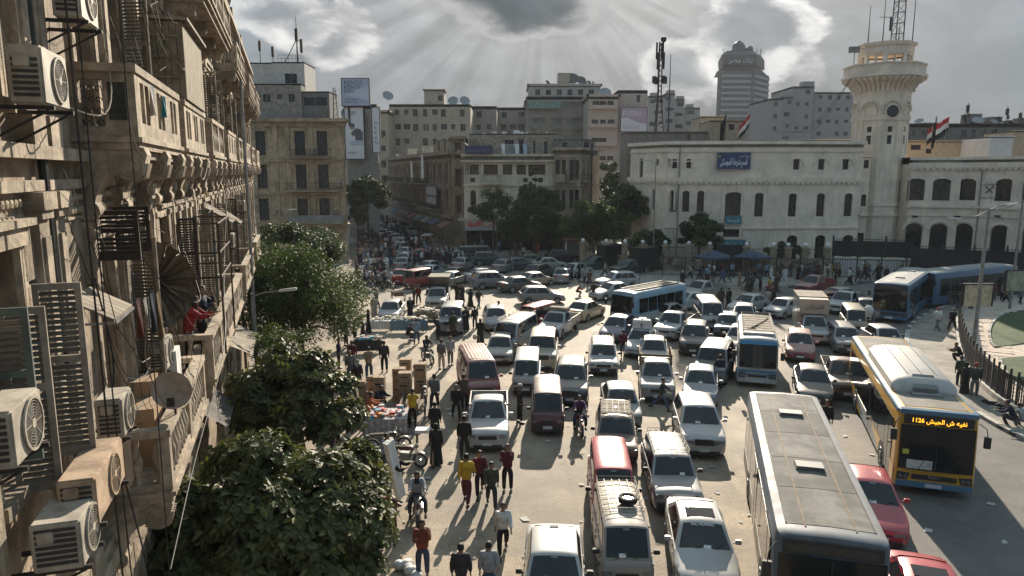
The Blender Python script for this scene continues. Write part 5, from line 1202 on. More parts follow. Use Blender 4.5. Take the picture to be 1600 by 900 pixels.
    # scroll consoles
    def console():
        q=MB(); W=.17
        prof=[(0,1.0),(.86,1.0),(.9,.9)]
        for k in range(8): a=.3-k*.42; prof.append((.68+.20*math.cos(a),.74+.20*math.sin(a)))
        prof+=[(.40,.60),(.30,.50),(.23,.36),(.20,.24)]
        for k in range(7): a=.8-k*.5; prof.append((.12+.13*math.cos(a),.12+.13*math.sin(a)))
        prof+=[(0,0)]
        q.loft([[(x,-W,z) for x,z in prof],[(x,W,z) for x,z in prof]])
        def spiral(cx,cz,r,turns,y):
            pts=[(cx+r*(1-.8*t/24)*math.cos(-t/24*turns*6.28+1.2),y,cz+r*(1-.8*t/24)*math.sin(-t/24*turns*6.28+1.2)) for t in range(25)]; q.tube(pts,.017,4)
        for y in (-W-.005,W+.005):
            spiral(.68,.74,.18,1.9,y); spiral(.13,.13,.12,1.6,y)
            q.tube([(.66,y,.92),(.42,y,.82),(.26,y,.66),(.14,y,.45),(.08,y,.26)],.016,4)
            for k in range(5): a=1.9+k*.35; q.tube([(.2+.05*k,y,.62+.05*k),(.16+.05*k,y,.74+.05*k),(.08+.06*k,y,.84+.03*k)],.013,4)
        for k in range(4): q.tube([(.90-.005,-W+.05+k*.08,.78),(.84,-W+.05+k*.08,.58),(.70,-W+.05+k*.08,.53),(.50,-W+.05+k*.08,.60)],.02,4)
        return q.mesh('scroll_bracket',[fst2],smooth=35)
    con=console()
    drop=MB().box(0,.14,-.14,.14,-.9,-.02).box(0,.18,-.17,.17,-.25,-.15).lathe([(.02,-1.15),(.09,-1.05),(.10,-.95),(.06,-.9)],8,(.07,0,0)).mesh('bracket_drop',[fst2],smooth=35)
    for c in (10.5,12.4,14.2,15.4,17.0,18.7,20.8,22.4,24.1,26.4,28,29.7,32,33.6,35.2,37.6,39.2,40.8,43.2,44.8,46.3,49.7,51.5,53.3):
        put('scroll_bracket',con,root,(0,c,10.55)); put('bracket_drop',drop,root,(0,c,10.55))
    for c in (18.2,20.5,22.8,25,31,33.2,35.4,41,43.2,46,50,53): put('scroll_bracket',con,root,(0,c,14.3))
    for c in (10.3,12.2,14.0,16.4,18.7,21,23.4,25.8,30,33,36,40,44): put('scroll_bracket',con,root,(0,c,5.42))
    # upper balconies: pierced parapet
    balm=MB().lathe([(.05,0),(.05,.04),(.035,.08),(.075,.22),(.08,.30),(.045,.42),(.035,.5),(.05,.56),(.05,.6)],10).mesh('baluster',[fst2],smooth=50)
    def bal(s0,s1,z,out,kind,H=.95,th=.2):
        b=MB().box(0,out,s0,s1,z-th,z).box(0,out-.08,s0+.06,s1-.06,z-th-.12,z-th-.002).box(0,out+.05,s0-.04,s1+.04,z-th*.5,z-.03).build('balcony',fst2,root)
        MB().box(0,out+.03,s0-.03,s0+.17,z+H-.11,z+H).box(out-.17,out+.03,s0+.171,s1-.171,z+H-.11,z+H).box(0,out+.03,s1-.17,s1+.03,z+H-.11,z+H).build('coping',fst2,b)
        if kind=='stone':       # framed openings
            L=s1-s0; k=max(2,int(L/1.1)); o=[]
            for i in range(k): o+=[(L*(i+.5)/k-.33,L*(i+.5)/k-.04,z+.18,z+H-.2),(L*(i+.5)/k+.04,L*(i+.5)/k+.33,z+.18,z+H-.2)]
            q=MB(); wall(q,(out,s0),(out,s1),z,z+H-.112,o,.12); wall(q,(out-.12,s1),(out-.12,s0),z,z+H-.112,[(L-a[1],L-a[0],a[2],a[3]) for a in o],.0); q.build('parapet',fst2,b)
            q=MB(); e=[(.12,.42,z+.1,z+H-.22)]; wall(q,(0,s0),(out-.0,s0),z,z+H-.112,e,.14); q.build('parapet',fst2,b)
            q=MB(); wall(q,(out,s1),(0,s1),z,z+H-.112,[],.14); q.build('parapet',fst2,b)
            g=MB()
            for i in range(3):
                for j in range(4): g.tube([(.17+i*.09+.045*math.cos(a)*(1-a/9),s0+.06,z+.16+j*.15+.05*math.sin(a)*(1-a/9)) for a in [kk*.7 for kk in range(9)]],.008,4)
            g.build('iron_scrollwork',iron,b)
            MB().box(out-.34,out-.12,s0-.012,s0-.002,z+.2,z+H-.25).build('relief_square',mat('relief_dark',(.06,.065,.055),rough=.9,var=.5,scale=14,bump=1),b)
        else:
            MB().box(0,out,s0,s0+.14,z,z+.09).box(out-.14,out,s0+.141,s1-.141,z,z+.09).box(0,out,s1-.14,s1,z,z+.09).build('plinth',fst2,b)
            P=[(out-.15,out+.01,s0-.01,s0+.16),(out-.15,out+.01,s1-.16,s1+.01),(0,.1,s0,s0+.15)]; k=max(1,round((s1-s0)/2.2))
            for i in range(1,k): c=s0+(s1-s0)*i/k; P.append((out-.15,out+.01,c-.12,c+.12))
            [MB().box(a,c,d,e,z+.0,z+H-.112).build('pier',fst2,b) for a,c,d,e in P]
            n_=int((out-.25)/.19)
            for i in range(n_): put('baluster',balm,b,(.19+i*(out-.34)/max(1,n_-1)*.95,s0+.08,z+.09),scale=(1,1,(H-.2)/.6))
            m_=int((s1-s0-.3)/.24)
            for i in range(m_):
                s=s0+.27+i*(s1-s0-.5)/m_
                if all(abs(s-(d+e)/2)>.2 for _,_,d,e in P): put('baluster',balm,b,(out-.07,s,z+.09),scale=(1,1,(H-.2)/.6))
        return b
    bal(10.3,14.4,11.72,.82,'stone'); [bal(a,b,11.72,.82,k_) for a,b,k_ in ((15.2,18.9,'stone'),(20.6,24.3,'balusters'),(26.2,29.9,'stone'),(31.8,35.4,'balusters'),(37.4,41.0,'stone'),(43,46.5,'balusters'),(49.5,53.5,'stone'))]
    bal(17.9,25.3,15.45,1.15,'balusters'); bal(30.8,36,15.45,1.0,'balusters'); bal(40.5,47,15.45,1.0,'balusters'); bal(49,54,15.45,1.0,'balusters')
    bal(10.1,14.6,6.58,.92,'balusters',.92); bal(16.1,26.5,6.6,.95,'balusters',1.0); bal(29.5,36.5,6.58,.92,'balusters'); bal(39.5,44.5,6.58,.92,'balusters')
    # open shutter leaves standing out from the wall
    def leaf(n0,s,z,w,h,ang,m_,lbl=None):
        a,b=shutter_leaf(w,h); o=put('shutter',a,root,(n0,s,z),ang,mats=[m_],label=lbl); put('slats',b,o,mats=[sh_d if m_ is sh_d else sh_s],kind='stuff')
    leaf(-.05,6.75,8.45,.42,1.5,.05,sh_t); leaf(.16,7.62,8.15,.45,1.9,.04,sh_m,'tall weathered louvred shutter'); leaf(.02,7.05,8.0,.40,1.9,.1,sh_m)
    leaf(.06,10.6,9.95,.62,.72,-.1,sh_d,'nearly black shutter standing open'); leaf(.1,11.8,9.95,.5,.72,.2,sh_d)
    for i,c in enumerate(cs[3:16]):
        if i % 2==0: leaf(.05,c-.5,6.9,.5,3.2,.3*((i % 3)-1),(sh_m,sh_t,sh_d)[i % 3])
        if i % 3 != 1: leaf(.05,c+.52,12.0,.5,2.6,.25*((i % 4)-1.5),(sh_m,sh_t,sh_m)[i % 3])
        if i % 3==0: leaf(.05,c-.5,15.8,.5,2.0,.4,sh_m)
    MB().tube([(.1,8.62,0),(.1,8.62,17.9)],.055,8).build('drainpipe',iron,root); MB().tube([(.1,15.0,0),(.1,15.0,17.9)],.05,8).build('drainpipe',steel,root); MB().tube([(.95,33.5,0),(.95,33.5,17.0)],.07,8).build('drainpipe',steel,root); MB().tube([(.12,28.8,0),(.12,28.8,17.9)],.05,8).build('drainpipe',steel,root)
    # ragged parapet line on the roof
    for i in range(20): s=20+i*1.9; h=rs.uniform(.3,1.3); MB().box(-.6,.35,s,s+rs.uniform(.5,1.5),18.5,18.5+h).build('parapet_block',fst if i % 2 else fst2,root)

    # -------- things hung on or standing on the facade
    ac_unit(.27,7.25,11.86,lb='large white air conditioner with big round fan high on the left wall',h=.55,w=.82)
    ac_unit(.25,9.0,13.0,lb='topmost air conditioner, cut by the upper edge of the photo on the left',h=.6,w=.8)
    ac_unit(.30,5.45,8.86,lb='air conditioner at the left edge with a plain pale front, under the dark shutters',w=.70,h=.48)
    ac_unit(.42,8.45,8.0,lb='air conditioner with grid side standing by the tall grey shutter above the balustrade',w=.55,h=.5,d=.3)
    ac_unit(.35,6.25,7.52,lb='lowest air conditioner box with an empty dark side opening',w=.6,h=.48,d=.42)
    ac_unit(.45,6.75,7.7,lb='long box housing with rusty orange top behind the lowest air conditioner',w=1.2,h=.5,d=.35,m=mat('rusty_ac',(.40,.29,.20),rough=.8,var=.4,scale=4))
    ac_unit(.25,12.7,7.72,lb='air conditioner standing on the near balcony behind the cardboard boxes',w=.8,h=.5,rz=0)
    ac_unit(.3,26.9,12.0,lb='air conditioner between the second and third upper balconies',w=.8); ac_unit(.3,28.8,8.3,lb='air conditioner beyond the long balustraded balcony',w=.8); ac_unit(.3,37,9.3,lb='far air conditioner on the lower storey of the old facade',w=.8)
    bx=[(.35,11.45,6.58,.45,.75,.95,'tall cardboard box on the near balcony beside the satellite dish'),(.15,12.1,6.58,.6,.55,1.2,'leaning cardboard carton under the air conditioner on the near balcony'),(.25,9.65,6.9,.45,.40,.62,'square cardboard box with dark open front next to the gridded air conditioner'),(.45,13.5,6.58,.35,.5,1.35,'white and red carton at the far end of the near balcony')]
    for n,s,z,a,b,h,lb in bx:
        p=FL(n,s,z); t=thing('cardboard_box',lb,'box',p,FR); MB().box(-a/2,a/2,-b/2,b/2,0,h).build('carton',card if 'white' not in lb else white_p,t); MB().box(-.03,.03,-b/2-.003,b/2+.003,h-.15,h+.003).build('tape',tarp,t)
    p=FL(.93,10.75,7.5); t=thing('satellite_dish','round grey satellite dish clamped to the stone railing of the near balcony','satellite dish',p,FR); db=MB().lathe([(.01,0),(.1,.01),(.2,.035),(.29,.085),(.295,.09),(.2,.045),(.01,.012)],28,(0,0,0),cap=False).mesh('bowl',[mat('dish_grey',(.30,.27,.24),rough=.6,var=.2,scale=6)],smooth=50); put('bowl',db,t,(0,0,.42),rot=(R(88),0,R(-6))); MB().tube([(0,.05,0),(0,.05,.42)],.02,6).tube([(0,.05,.16),(0,-.28,.3)],.012,6).box(-.05,.05,-.34,-.26,.24,.36).build('feed_arm',iron,t)
    # ribbed canvas umbrella hung sideways under the brackets
    p=FL(.45,13.6,9.15); t=thing('canvas_umbrella','big striped canvas umbrella turned on its side against the old facade','umbrella',p,FR); N=14
    for k in range(N):
        a0,a1=-1.5+k*3.3/N,-1.5+(k+1)*3.3/N; m=MB(); rr=.74; P=lambda a,r,y: (r*math.cos(a)*.95-.2,y,r*math.sin(a))
        m.quad(P(a0,.02,.28),P(a0,rr,-.05),P((a0+a1)/2,rr*.98,.0),P(a1,rr,-.05)); m.quad(P(a0,rr,-.05),P(a0,rr+.09,-.16),P(a1,rr+.09,-.16),P(a1,rr,-.05)); m.build('gore',tarp if k % 2 else mat('canvas_brown',(.16,.125,.09),rough=.9,var=.3),t)
        MB().tube([P(a0,.02,.26),P(a0,rr,-.07)],.010,4).build('rib',iron,t)
    MB().tube([(-.2,.3,0),(-.15,-.9,-.1)],.018,6).build('pole',iron,t)
    # awning of slats with laundry
    p=FL(.1,9.0,9.35); t=thing('window_awning','small slatted awning tilted over a clothes line on the old facade','awning',p,FR)
    for k in range(6): MB().hexa([(0,k*.18,.28),(0,k*.18+.165,.28),(.5,k*.18+.165,0),(.5,k*.18,0),(0,k*.18,.31),(0,k*.18+.165,.31),(.5,k*.18+.165,.03),(.5,k*.18,.03)]).build('slat',tarp,t)
    MB().box(.0,.52,-.03,-.01,-.03,.0).box(.49,.52,-.005,1.1,-.04,-.005).build('frame',steel,t)
    cl=[(.10,.03,.03),(.25,.24,.22),(.04,.05,.08),(.20,.13,.07),(.1,.25,.22),(.6,.58,.55)]
    for i,(n,s,z,w,h,lb) in enumerate(((.55,10.6,9.35,.25,.6,'dark red garment hanging below the slatted awning'),(.58,10.95,9.3,.3,.5,'pale towel hanging below the slatted awning'),(.6,11.4,9.3,.25,.65,'navy garment hanging beyond the slatted awning'),(.62,11.8,9.25,.28,.8,'orange brown cloth hanging by the balcony door'),(.86,12.3,12.45,.2,.35,'blue green cloth hanging in the stone parapet opening'),(.86,11.2,12.5,.25,.45,'white shirt hanging over the upper stone parapet'))):
        q=FL(n,s,z); m=MB(); N=4
        for k in range(N): m.quad((.02*math.sin(k*2),k*w/N,0),(.02*math.sin(k*2+2),(k+1)*w/N,0),(.05*math.sin(k*2+3),(k+1)*w/N+.02,-h),(.05*math.sin(k*2+1),k*w/N+.02,-h*(.9+.1*(k % 2))))
        m.build('laundry',mat('laundry%d' % i,cl[i] if i != 4 else (.03,.25,.32),rough=.85,var=.2),loc=q,rz=FR,label=lb,cat='laundry')
    # boarded hut above the second balcony
    p=FL(0,15.3,12.68); t=thing('boarded_hut','boarded box room of vertical planks built above the second upper balcony','box room',p,FR); pk=mat('weathered_planks',(.24,.20,.14),rough=.85,var=.35,scale=3,streak=.4)
    for k in range(7): MB().box(.02+k*.125,.135+k*.125,-.02,0,0,1.5+.01*(k % 2)).build('plank',pk,t)
    for k in range(20): MB().box(.87,.89,.01+k*.16,.15+k*.16,0,1.5).build('plank',pk,t)
    MB().box(0,.86,.005,3.2,.02,1.48).build('core',sh_d,t); MB().box(0,1.0,-.1,3.3,1.52,1.58).build('roof_sheet',tarp,t)
    for k in range(3): MB().box(.2,.8,-.05,-.022,.4+k*.4,.44+k*.4).build('rail',pk,t)
    # iron frame racks and tarps further down
    p=FL(.2,17.5,8.4); m=MB()
    for (a,b,c) in ((0,0,0),(.9,0,0),(.9,3,0),(0,3,0)): m.tube([(a,b,-1.6),(a,b,1.6)],.025,5)
    for z in (.3,.9,1.6): m.tube([(0,0,z),(.9,0,z),(.9,3,z),(0,3,z)],.02,5)
    m.build('iron_rack',mat('rust_iron',(.06,.035,.025),rough=.8,var=.3),loc=p,rz=FR,label='rusty iron pipe frame above the long balcony with the two people',cat='frame')
    for i,(n,s,z,w,L,c,lb) in enumerate(((.9,19.5,4.2,.8,2.6,mat('tarp_grey',(.10,.09,.08),rough=.9,var=.3),'dark grey tarpaulin low under the long balcony'),(.8,27,4.4,1.1,4,tarp,'beige shop canopy far down the facade'),(.5,24,9.6,.9,1.6,tarp,'small pale awning over a far window'),(.4,29.5,9.2,.8,1.5,tarp,'drab awning further down the facade'))):
        q=FL(0,s,z); N=6; m=MB()
        for k in range(N):
            for j in range(3):
                P=lambda a,b: (.05+w*a/3*1.0+n*0,L*b/N,.55-.55*a/3-.13*math.sin(math.pi*b/N)*math.sin(math.pi*a/3)+.03*math.sin(b*2.3+a))
                m.quad(P(j,k),P(j+1,k),P(j+1,k+1),P(j,k+1))
        m.build('canopy',c,loc=q,rz=FR,label=lb,cat='awning')
    # cables
    cb=mat('cable_black',(.015,.015,.015),rough=.7,var=0)
    for i,(pts,r,lb) in enumerate((([(.62,8.15,18),(.6,8.15,12),(.64,8.2,2)],.012,'thick black cable hanging straight down past the white air conditioner'),([(.7,8.3,18),(.66,8.3,10),(.72,8.35,2)],.009,'thinner black cable hanging just right of the thick one'),([(.9,9.4,18),(.88,9.4,12),(.95,9.3,8.2),(.9,9.2,2)],.008,'black cable passing in front of the balcony relief panel'),([(.9,9.6,9.4),(.75,9.9,8.6),(.85,10.6,7.7),(1.0,11.8,7.4),(1.0,13.8,7.7)],.010,'pale cable sagging across the near balcony'),([(.3,8.0,12.0),(.7,9,11.9),(.5,10.4,12.7),(.3,10.4,13.4)],.010,'pale cable looping from the white air conditioner'),([(.9,24,11),(.95,20,8.5),(1.2,16,7.3),(1.0,12,6.3),(1.0,9,5.9)],.010,'long cable swinging down the whole facade'),([(.1,18,15),(.9,15,13.2),(.6,12.2,14),(.1,11,15)],.008,'thin cable strung above the first upper balcony'),([(.2,12,10.2),(.7,12.6,9.2),(.9,15,8.6),(.4,17,9.4)],.009,'tangled cable beside the canvas umbrella'),([(1.0,14.7,11.6),(1.0,16,11.05),(1.0,17.6,11.55)],.010,'short pale loop of cable below the second balcony'),([(.4,9.1,9.9),(.5,9.2,8.8),(.42,9.1,7.9),(.5,9.3,7.0),(.7,9.1,6.0)],.012,'dark cable bundle beside the tall grey shutter'))):
        P=[Vector(a) for a in pts]; sm=[]
        P2=[P[0]*2-P[1]]+P+[P[-1]*2-P[-2]]
        for k in range(1,len(P2)-2):
            for j in range(6): t=j/6; a,b,c,d=P2[k-1:k+3]; sm.append(.5*((2*b)+(c-a)*t+(2*a-5*b+4*c-d)*t*t+(3*b-a-3*c+d)*t*t*t))
        sm.append(P[-1]); MB().tube(sm,r,5).build('cable',(tarp if 'pale' in lb else cb),loc=FO,rz=FR,label=lb,cat='cable')
    # rat's nest of thin wires, only countable as one mass
    rw=random.Random(11); m=MB()
    for _ in range(150):
        s=rw.choice([rw.uniform(7.8,20),rw.uniform(8.5,14),rw.uniform(14,45)]); z=rw.uniform(5.2,14.8); L=rw.uniform(.6,3.2); n0=rw.uniform(.08,.9); dz=rw.uniform(-2.2,.4); sag=rw.uniform(.05,.6)
        m.tube([(n0+rw.uniform(-.1,.1)*t,s+L*t,z+dz*t-sag*math.sin(math.pi*t)+rw.uniform(-.03,.03)) for t in [k/6 for k in range(7)]],rw.uniform(.003,.007),3,caps=False)
    m.build('wire_tangle',cb,loc=FO,rz=FR,label='tangle of thin loose wires drooping all over the old facade',cat='wires',kind='stuff')
    for i,(s,z,r) in enumerate(((22,18.5,.55),(27,18.5,.5),(33,18.6,.5),(38,18.6,.6),(44,18.6,.45))): dish(FL(-.1,s,z),r,.6+i,('nearest rooftop dish on the old facade cornice','second rooftop dish along the old facade cornice','third rooftop dish along the old facade cornice','fourth rooftop dish along the old facade cornice','farthest rooftop dish on the old facade cornice')[i],pole=.5)
facade()
city()
# ---------------------------------------------------------------- trees
def leafmat(name,col,rough=.5,trans=.35):
    m=bpy.data.materials.new(name); m.use_nodes=True; w=NT(m.node_tree); b=w.n['Principled BSDF']; out=w.n['Material Output']
    oi=w.new('ShaderNodeNewGeometry').outputs['Random Per Island']
    c=w.mix(oi,tuple(x*.6 for x in col),tuple(min(1,x*1.35) for x in col)); w.l.new(c,b.inputs['Base Color']); b.inputs['Roughness'].default_value=rough; b.inputs['Specular IOR Level'].default_value=.5 if rough<.45 else .28
    t=w.new('ShaderNodeBsdfTranslucent'); w.l.new(w.mix(.5,c,(.07,.10,.012)),t.inputs['Color']); mx=w.new('ShaderNodeMixShader'); mx.inputs[0].default_value=trans
    w.l.new(b.outputs[0],mx.inputs[1]); w.l.new(t.outputs[0],mx.inputs[2]); w.l.new(mx.outputs[0],out.inputs['Surface']); return m
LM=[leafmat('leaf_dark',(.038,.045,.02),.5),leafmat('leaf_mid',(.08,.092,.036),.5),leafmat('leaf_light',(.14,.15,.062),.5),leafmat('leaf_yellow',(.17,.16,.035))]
LF=[leafmat('fine_leaf_dark',(.03,.055,.016),.6),leafmat('fine_leaf_mid',(.05,.085,.022),.6),leafmat('fine_leaf_light',(.085,.125,.03),.6),leafmat('fine_leaf_pale',(.09,.12,.03),.6)]
LD=[leafmat('dull_leaf_dark',(.028,.048,.018),.6,.2),leafmat('dull_leaf_mid',(.045,.072,.024),.6,.2),leafmat('dull_leaf_light',(.07,.10,.035),.6,.2),leafmat('dull_leaf_pale',(.09,.115,.04),.6,.2)]  # duller, less translucent leaf colours for the darker trees
bark=mat('bark',(.12,.095,.07),rough=.95,var=.45,scale=4,bump=.8)
def foliage_arrays(rng,clumps,per,size,asp=.5):
    V,M=[],[]
    for (c,r,k) in clumps:
        n=max(4,int(per*r*r)); d=rng.normal(size=(n,3)); d /= np.linalg.norm(d,axis=1)[:,None]; rad=r*(rng.random(n)**.45)
        p=np.array(c)+d*rad[:,None]*np.array([1,1,.75])
        nrm=d*.6+rng.normal(size=(n,3))*.55+np.array([0,0,.5]); nrm /= np.linalg.norm(nrm,axis=1)[:,None]
        t=np.cross(nrm,rng.normal(size=(n,3))); t /= np.linalg.norm(t,axis=1)[:,None]+1e-9; b=np.cross(nrm,t)
        s=size*(.6+.8*rng.random(n))[:,None]
        q=np.stack([p-t*s,p-b*s*asp+nrm*s*.15,p+t*s,p+b*s*asp+nrm*s*.15],1); V.append(q); M.append(np.full(n,k) if k<3 else np.where(rng.random(n)<.4,3,2))
    return np.concatenate(V),np.concatenate(M)
def quads_mesh(name,V,M,mats):
    n=len(V); me=bpy.data.meshes.new(name); me.vertices.add(n*4); me.vertices.foreach_set('co',V.reshape(-1).astype(np.float32)); me.loops.add(n*4); me.loops.foreach_set('vertex_index',np.arange(n*4,dtype=np.int32)); me.polygons.add(n); me.polygons.foreach_set('loop_start',np.arange(0,n*4,4,dtype=np.int32)); me.polygons.foreach_set('loop_total',np.full(n,4,dtype=np.int32))
    for m in mats: me.materials.append(m)
    me.polygons.foreach_set('material_index',M.astype(np.int32)); me.update(); me.validate(); return me
def tree(u,v,D,rx,rz,zc,lb,seed=1,ncl=34,per=260,size=.09,mats=LF,base=None,trunk_r=.16,ry=None,limbs=6,asp=.5,pale=.2,world=None,flat=False):
    rng=np.random.default_rng(seed); rr=random.Random(seed)
    if D>50: per *= 2.3; size *= 1.2
    p=world or atD(u,v,D); t=thing('tree',lb,'tree',(p.x,p.y,0)); ry=ry or rx; cl=[]
    for i in range(ncl):
        a=rng.random()*6.283; ph=math.acos(1-1.75*rng.random()); r=.62+.38*rng.random()
        if i % 4==0: r *= .55
        c=(rx*r*math.sin(ph)*math.cos(a),ry*r*math.sin(ph)*math.sin(a),zc+rz*r*math.cos(ph))
        if c[2]<zc-rz*.8: continue
        hi=(c[2]-zc)/rz; k=0 if rng.random()<.35 else 1 if rng.random()<.6 else 2
        if rng.random()<pale: k=3
        cl.append((c,rx*(.20+.16*rng.random()),k))
    V,M=foliage_arrays(rng,cl,per/(rx*rx)*6,size,asp)
    put('crown',quads_mesh('crown',V,M,mats),t,kind='stuff')
    m=MB(); H=zc-rz*.15; bend=rr.uniform(-.3,.3)
    tp=[(0,0,0),(bend*.3,.1,H*.35),(bend,0,H*.7)]; m.tube(tp,trunk_r,8,trunk_r*.65); m.build('trunk',bark,t,smooth=60)
    for i in range(limbs):
        c=cl[int(i*len(cl)/limbs)][0]; s=Vector((bend,0,H*.68)); e=Vector(c); mid=s.lerp(e,.5)+Vector((0,0,rz*.12)); MB().tube([s,mid,e],trunk_r*.5,6,trunk_r*.12).build('limb',bark,t,smooth=60)
    return t
def big_tree(p,rx,ry,rz,zc,lb,seed,nsprig,leaf,n_obj,mats=LM,yellow=.05):
    "tree with large glossy leaves held in whorls; the nearest whorls are objects of their own"
    rng=np.random.default_rng(seed); t=thing('tree',lb,'tree',(p.x,p.y,0))
    def sprig(k,s):
        m=MB(); r=random.Random(k)
        for i in range(8):
            a=i*2.4+r.uniform(-.3,.3); el=r.uniform(-.15,.75); L=s*r.uniform(.7,1.15); W=L*.21; d=Vector((math.cos(a)*math.cos(el),math.sin(a)*math.cos(el),math.sin(el))); sd=Vector((-math.sin(a),math.cos(a),0)); dn=Vector((0,0,-1)); b0=Vector((0,0,-s*.25+i*s*.06))
            P=[b0+d*L*.08,b0+d*L*.4+sd*W+dn*(-.02*L),b0+d*L*.75+sd*W*.8+dn*.08*L,b0+d*L+dn*.18*L,b0+d*L*.75-sd*W*.8+dn*.08*L,b0+d*L*.4-sd*W+dn*(-.02*L)]; mid1=b0+d*L*.4+dn*.05*L; mid2=b0+d*L*.75+dn*.13*L
            m.mi=(1 if r.random()<.7 else 2) if k % 9 else 3
            m.quad(P[0],mid1,P[1]); m.quad(P[1],mid1,mid2,P[2]); m.quad(P[2],mid2,P[3]); m.quad(P[3],mid2,P[4]); m.quad(P[4],mid2,mid1,P[5]); m.quad(P[5],mid1,P[0])
        return m
    protos=[sprig(k,leaf) for k in range(1,10)]; mes=[q.mesh('leaf_whorl',mats) for q in protos]
    # uneven crown: lobes with gaps
    lobes=[]
    for i in range(44):
        a=rng.random()*6.283; ph=math.acos(1-1.7*rng.random()); r=.68+.16*rng.random(); lobes.append((Vector((rx*r*math.sin(ph)*math.cos(a),ry*r*math.sin(ph)*math.sin(a),zc+rz*r*math.cos(ph))),rx*(.24+.16*rng.random())))
    pts=[]
    for i in range(nsprig):
        c,r=lobes[i % len(lobes)]; d=Vector(rng.normal(size=3)).normalized(); d.z=abs(d.z)*.9-.25; pts.append((c+d*r*(.75+.3*rng.random()),d))
    camd=Vector((0,0,CH))-Vector((p.x,p.y,0)); order=sorted(range(len(pts)),key=lambda i: (pts[i][0]-camd).length-pts[i][1].z*.4)
    big=MB(); VV=[]; FF=[]; MMi=[]; base=0
    for j,i in enumerate(order):
        q,d=pts[i]; k=int(rng.integers(0,8)) if rng.random()>yellow else 8; rot=(d+Vector((0,0,.7))).to_track_quat('Z','Y').to_euler(); s=.8+.5*rng.random()
        if j<n_obj: put('leaf_whorl',mes[k],t,q,rot=rot,scale=(s,s,s))
        else:
            Mx=Matrix.Translation(q) @ rot.to_matrix().to_4x4() @ Matrix.Scale(s,4); pr=protos[k]; b0=len(VV)
            VV+=[tuple(Mx @ Vector(v)) for v in pr.v]; FF+=[tuple(b0+x for x in f) for f in pr.f]; MMi+=pr.m
    big.v,big.f,big.m=VV,FF,MMi; big.build('crown',mats,t,kind='stuff')
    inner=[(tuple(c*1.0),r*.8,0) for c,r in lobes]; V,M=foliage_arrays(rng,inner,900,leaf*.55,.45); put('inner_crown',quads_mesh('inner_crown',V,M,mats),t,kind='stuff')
    MB().tube([(0,0,0),(.1,.1,zc*.5),(0,0,zc*.85)],.2,8,.12).build('trunk',bark,t,smooth=60)
    for c,r in lobes[::2]: s=Vector((0,0,zc*.8)); MB().tube([s,s.lerp(c,.5)+Vector((0,0,.2)),c],.07,6,.02).build('limb',bark,t,smooth=60)
    return t
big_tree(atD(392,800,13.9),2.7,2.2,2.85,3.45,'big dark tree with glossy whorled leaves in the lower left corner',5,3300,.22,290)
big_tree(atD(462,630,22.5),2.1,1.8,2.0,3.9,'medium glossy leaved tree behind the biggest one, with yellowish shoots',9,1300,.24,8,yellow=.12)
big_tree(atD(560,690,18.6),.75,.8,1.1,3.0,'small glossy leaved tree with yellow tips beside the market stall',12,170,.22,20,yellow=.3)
tree(470,460,37,3.3,2.9,4.5,'feathery bright green tree with fine leaves left of the square',21,90,1000,.085,LF,trunk_r=.22,limbs=9,asp=.35,pale=.1)
tree(440,560,29,1.5,1.3,3.6,'drooping fine leaved tree between the feathery and the glossy trees',22,26,420,.08,LF,asp=.25,pale=.2)
tree(468,372,57,3.4,1.9,5.4,'dark round tree under the ochre corner house',23,40,300,.11,LD)
tree(425,380,50,1.7,1.7,5.0,'small dark tree squeezed between the old facade and the ochre house',24,24,300,.11,LD)
tree(574,305,112,3.5,2.9,7.9,'tall street tree standing at the mouth of the side street',25,46,330,.16,LD,trunk_r=.25)
tree(557,335,108,1.8,1.8,4.9,'lower bushy tree left under the tall street tree',26,24,300,.15,LD)
tree(770,330,97,3.0,2.6,6.6,'sparse grey green tree before the peeling house',27,26,150,.13,LD,trunk_r=.16)
tree(838,335,94,3.2,3.8,6.0,'dense dark tree before the right half of the peeling house',28,52,420,.14,LD)
tree(835,320,96,.8,3.2,8.6,'slim pointed dark tree rising out of the dense dark tree',29,18,260,.12,LD)
tree(805,360,93,2.4,2.2,3.8,'low dark tree between the sparse tree and the dense one',30,30,300,.13,LD)
tree(930,350,88,4.0,2.7,4.9,'broad spreading green tree in the middle of the far side of the square',31,56,420,.13,LF,trunk_r=.22,pale=.2)
tree(975,325,91,3.2,2.8,7.2,'tall dark tree at the left corner of the police station',32,44,380,.13,LD)
tree(962,300,95,1.3,2.2,8.8,'pale green pointed treetop left of the station',33,20,240,.12,LF,pale=.5)
tree(1012,372,84,2.4,1.5,3.2,'dark shrubby tree behind the station fence pillars',34,30,300,.12,LD)
tree(1093,360,82.5,2.6,1.9,4.4,'round dark green tree against the cream station front',35,38,360,.12,LD,trunk_r=.14)
tree(1218,388,80.5,1.6,.8,2.5,'small clipped tree behind the right stone fence',36,18,240,.11,LD)
tree(1254,386,80.5,1.2,.7,2.4,'smaller bushy tree next to the clipped one behind the right stone fence',37,16,240,.11,LD)
tree(868,378,95,2.6,1.5,2.6,'dark bush under the tan bay house',38,26,300,.13,LD)
tree(957,270,135,3.2,5.0,8,'dim tall tree far behind the broad tree',39,34,300,.2,LD)
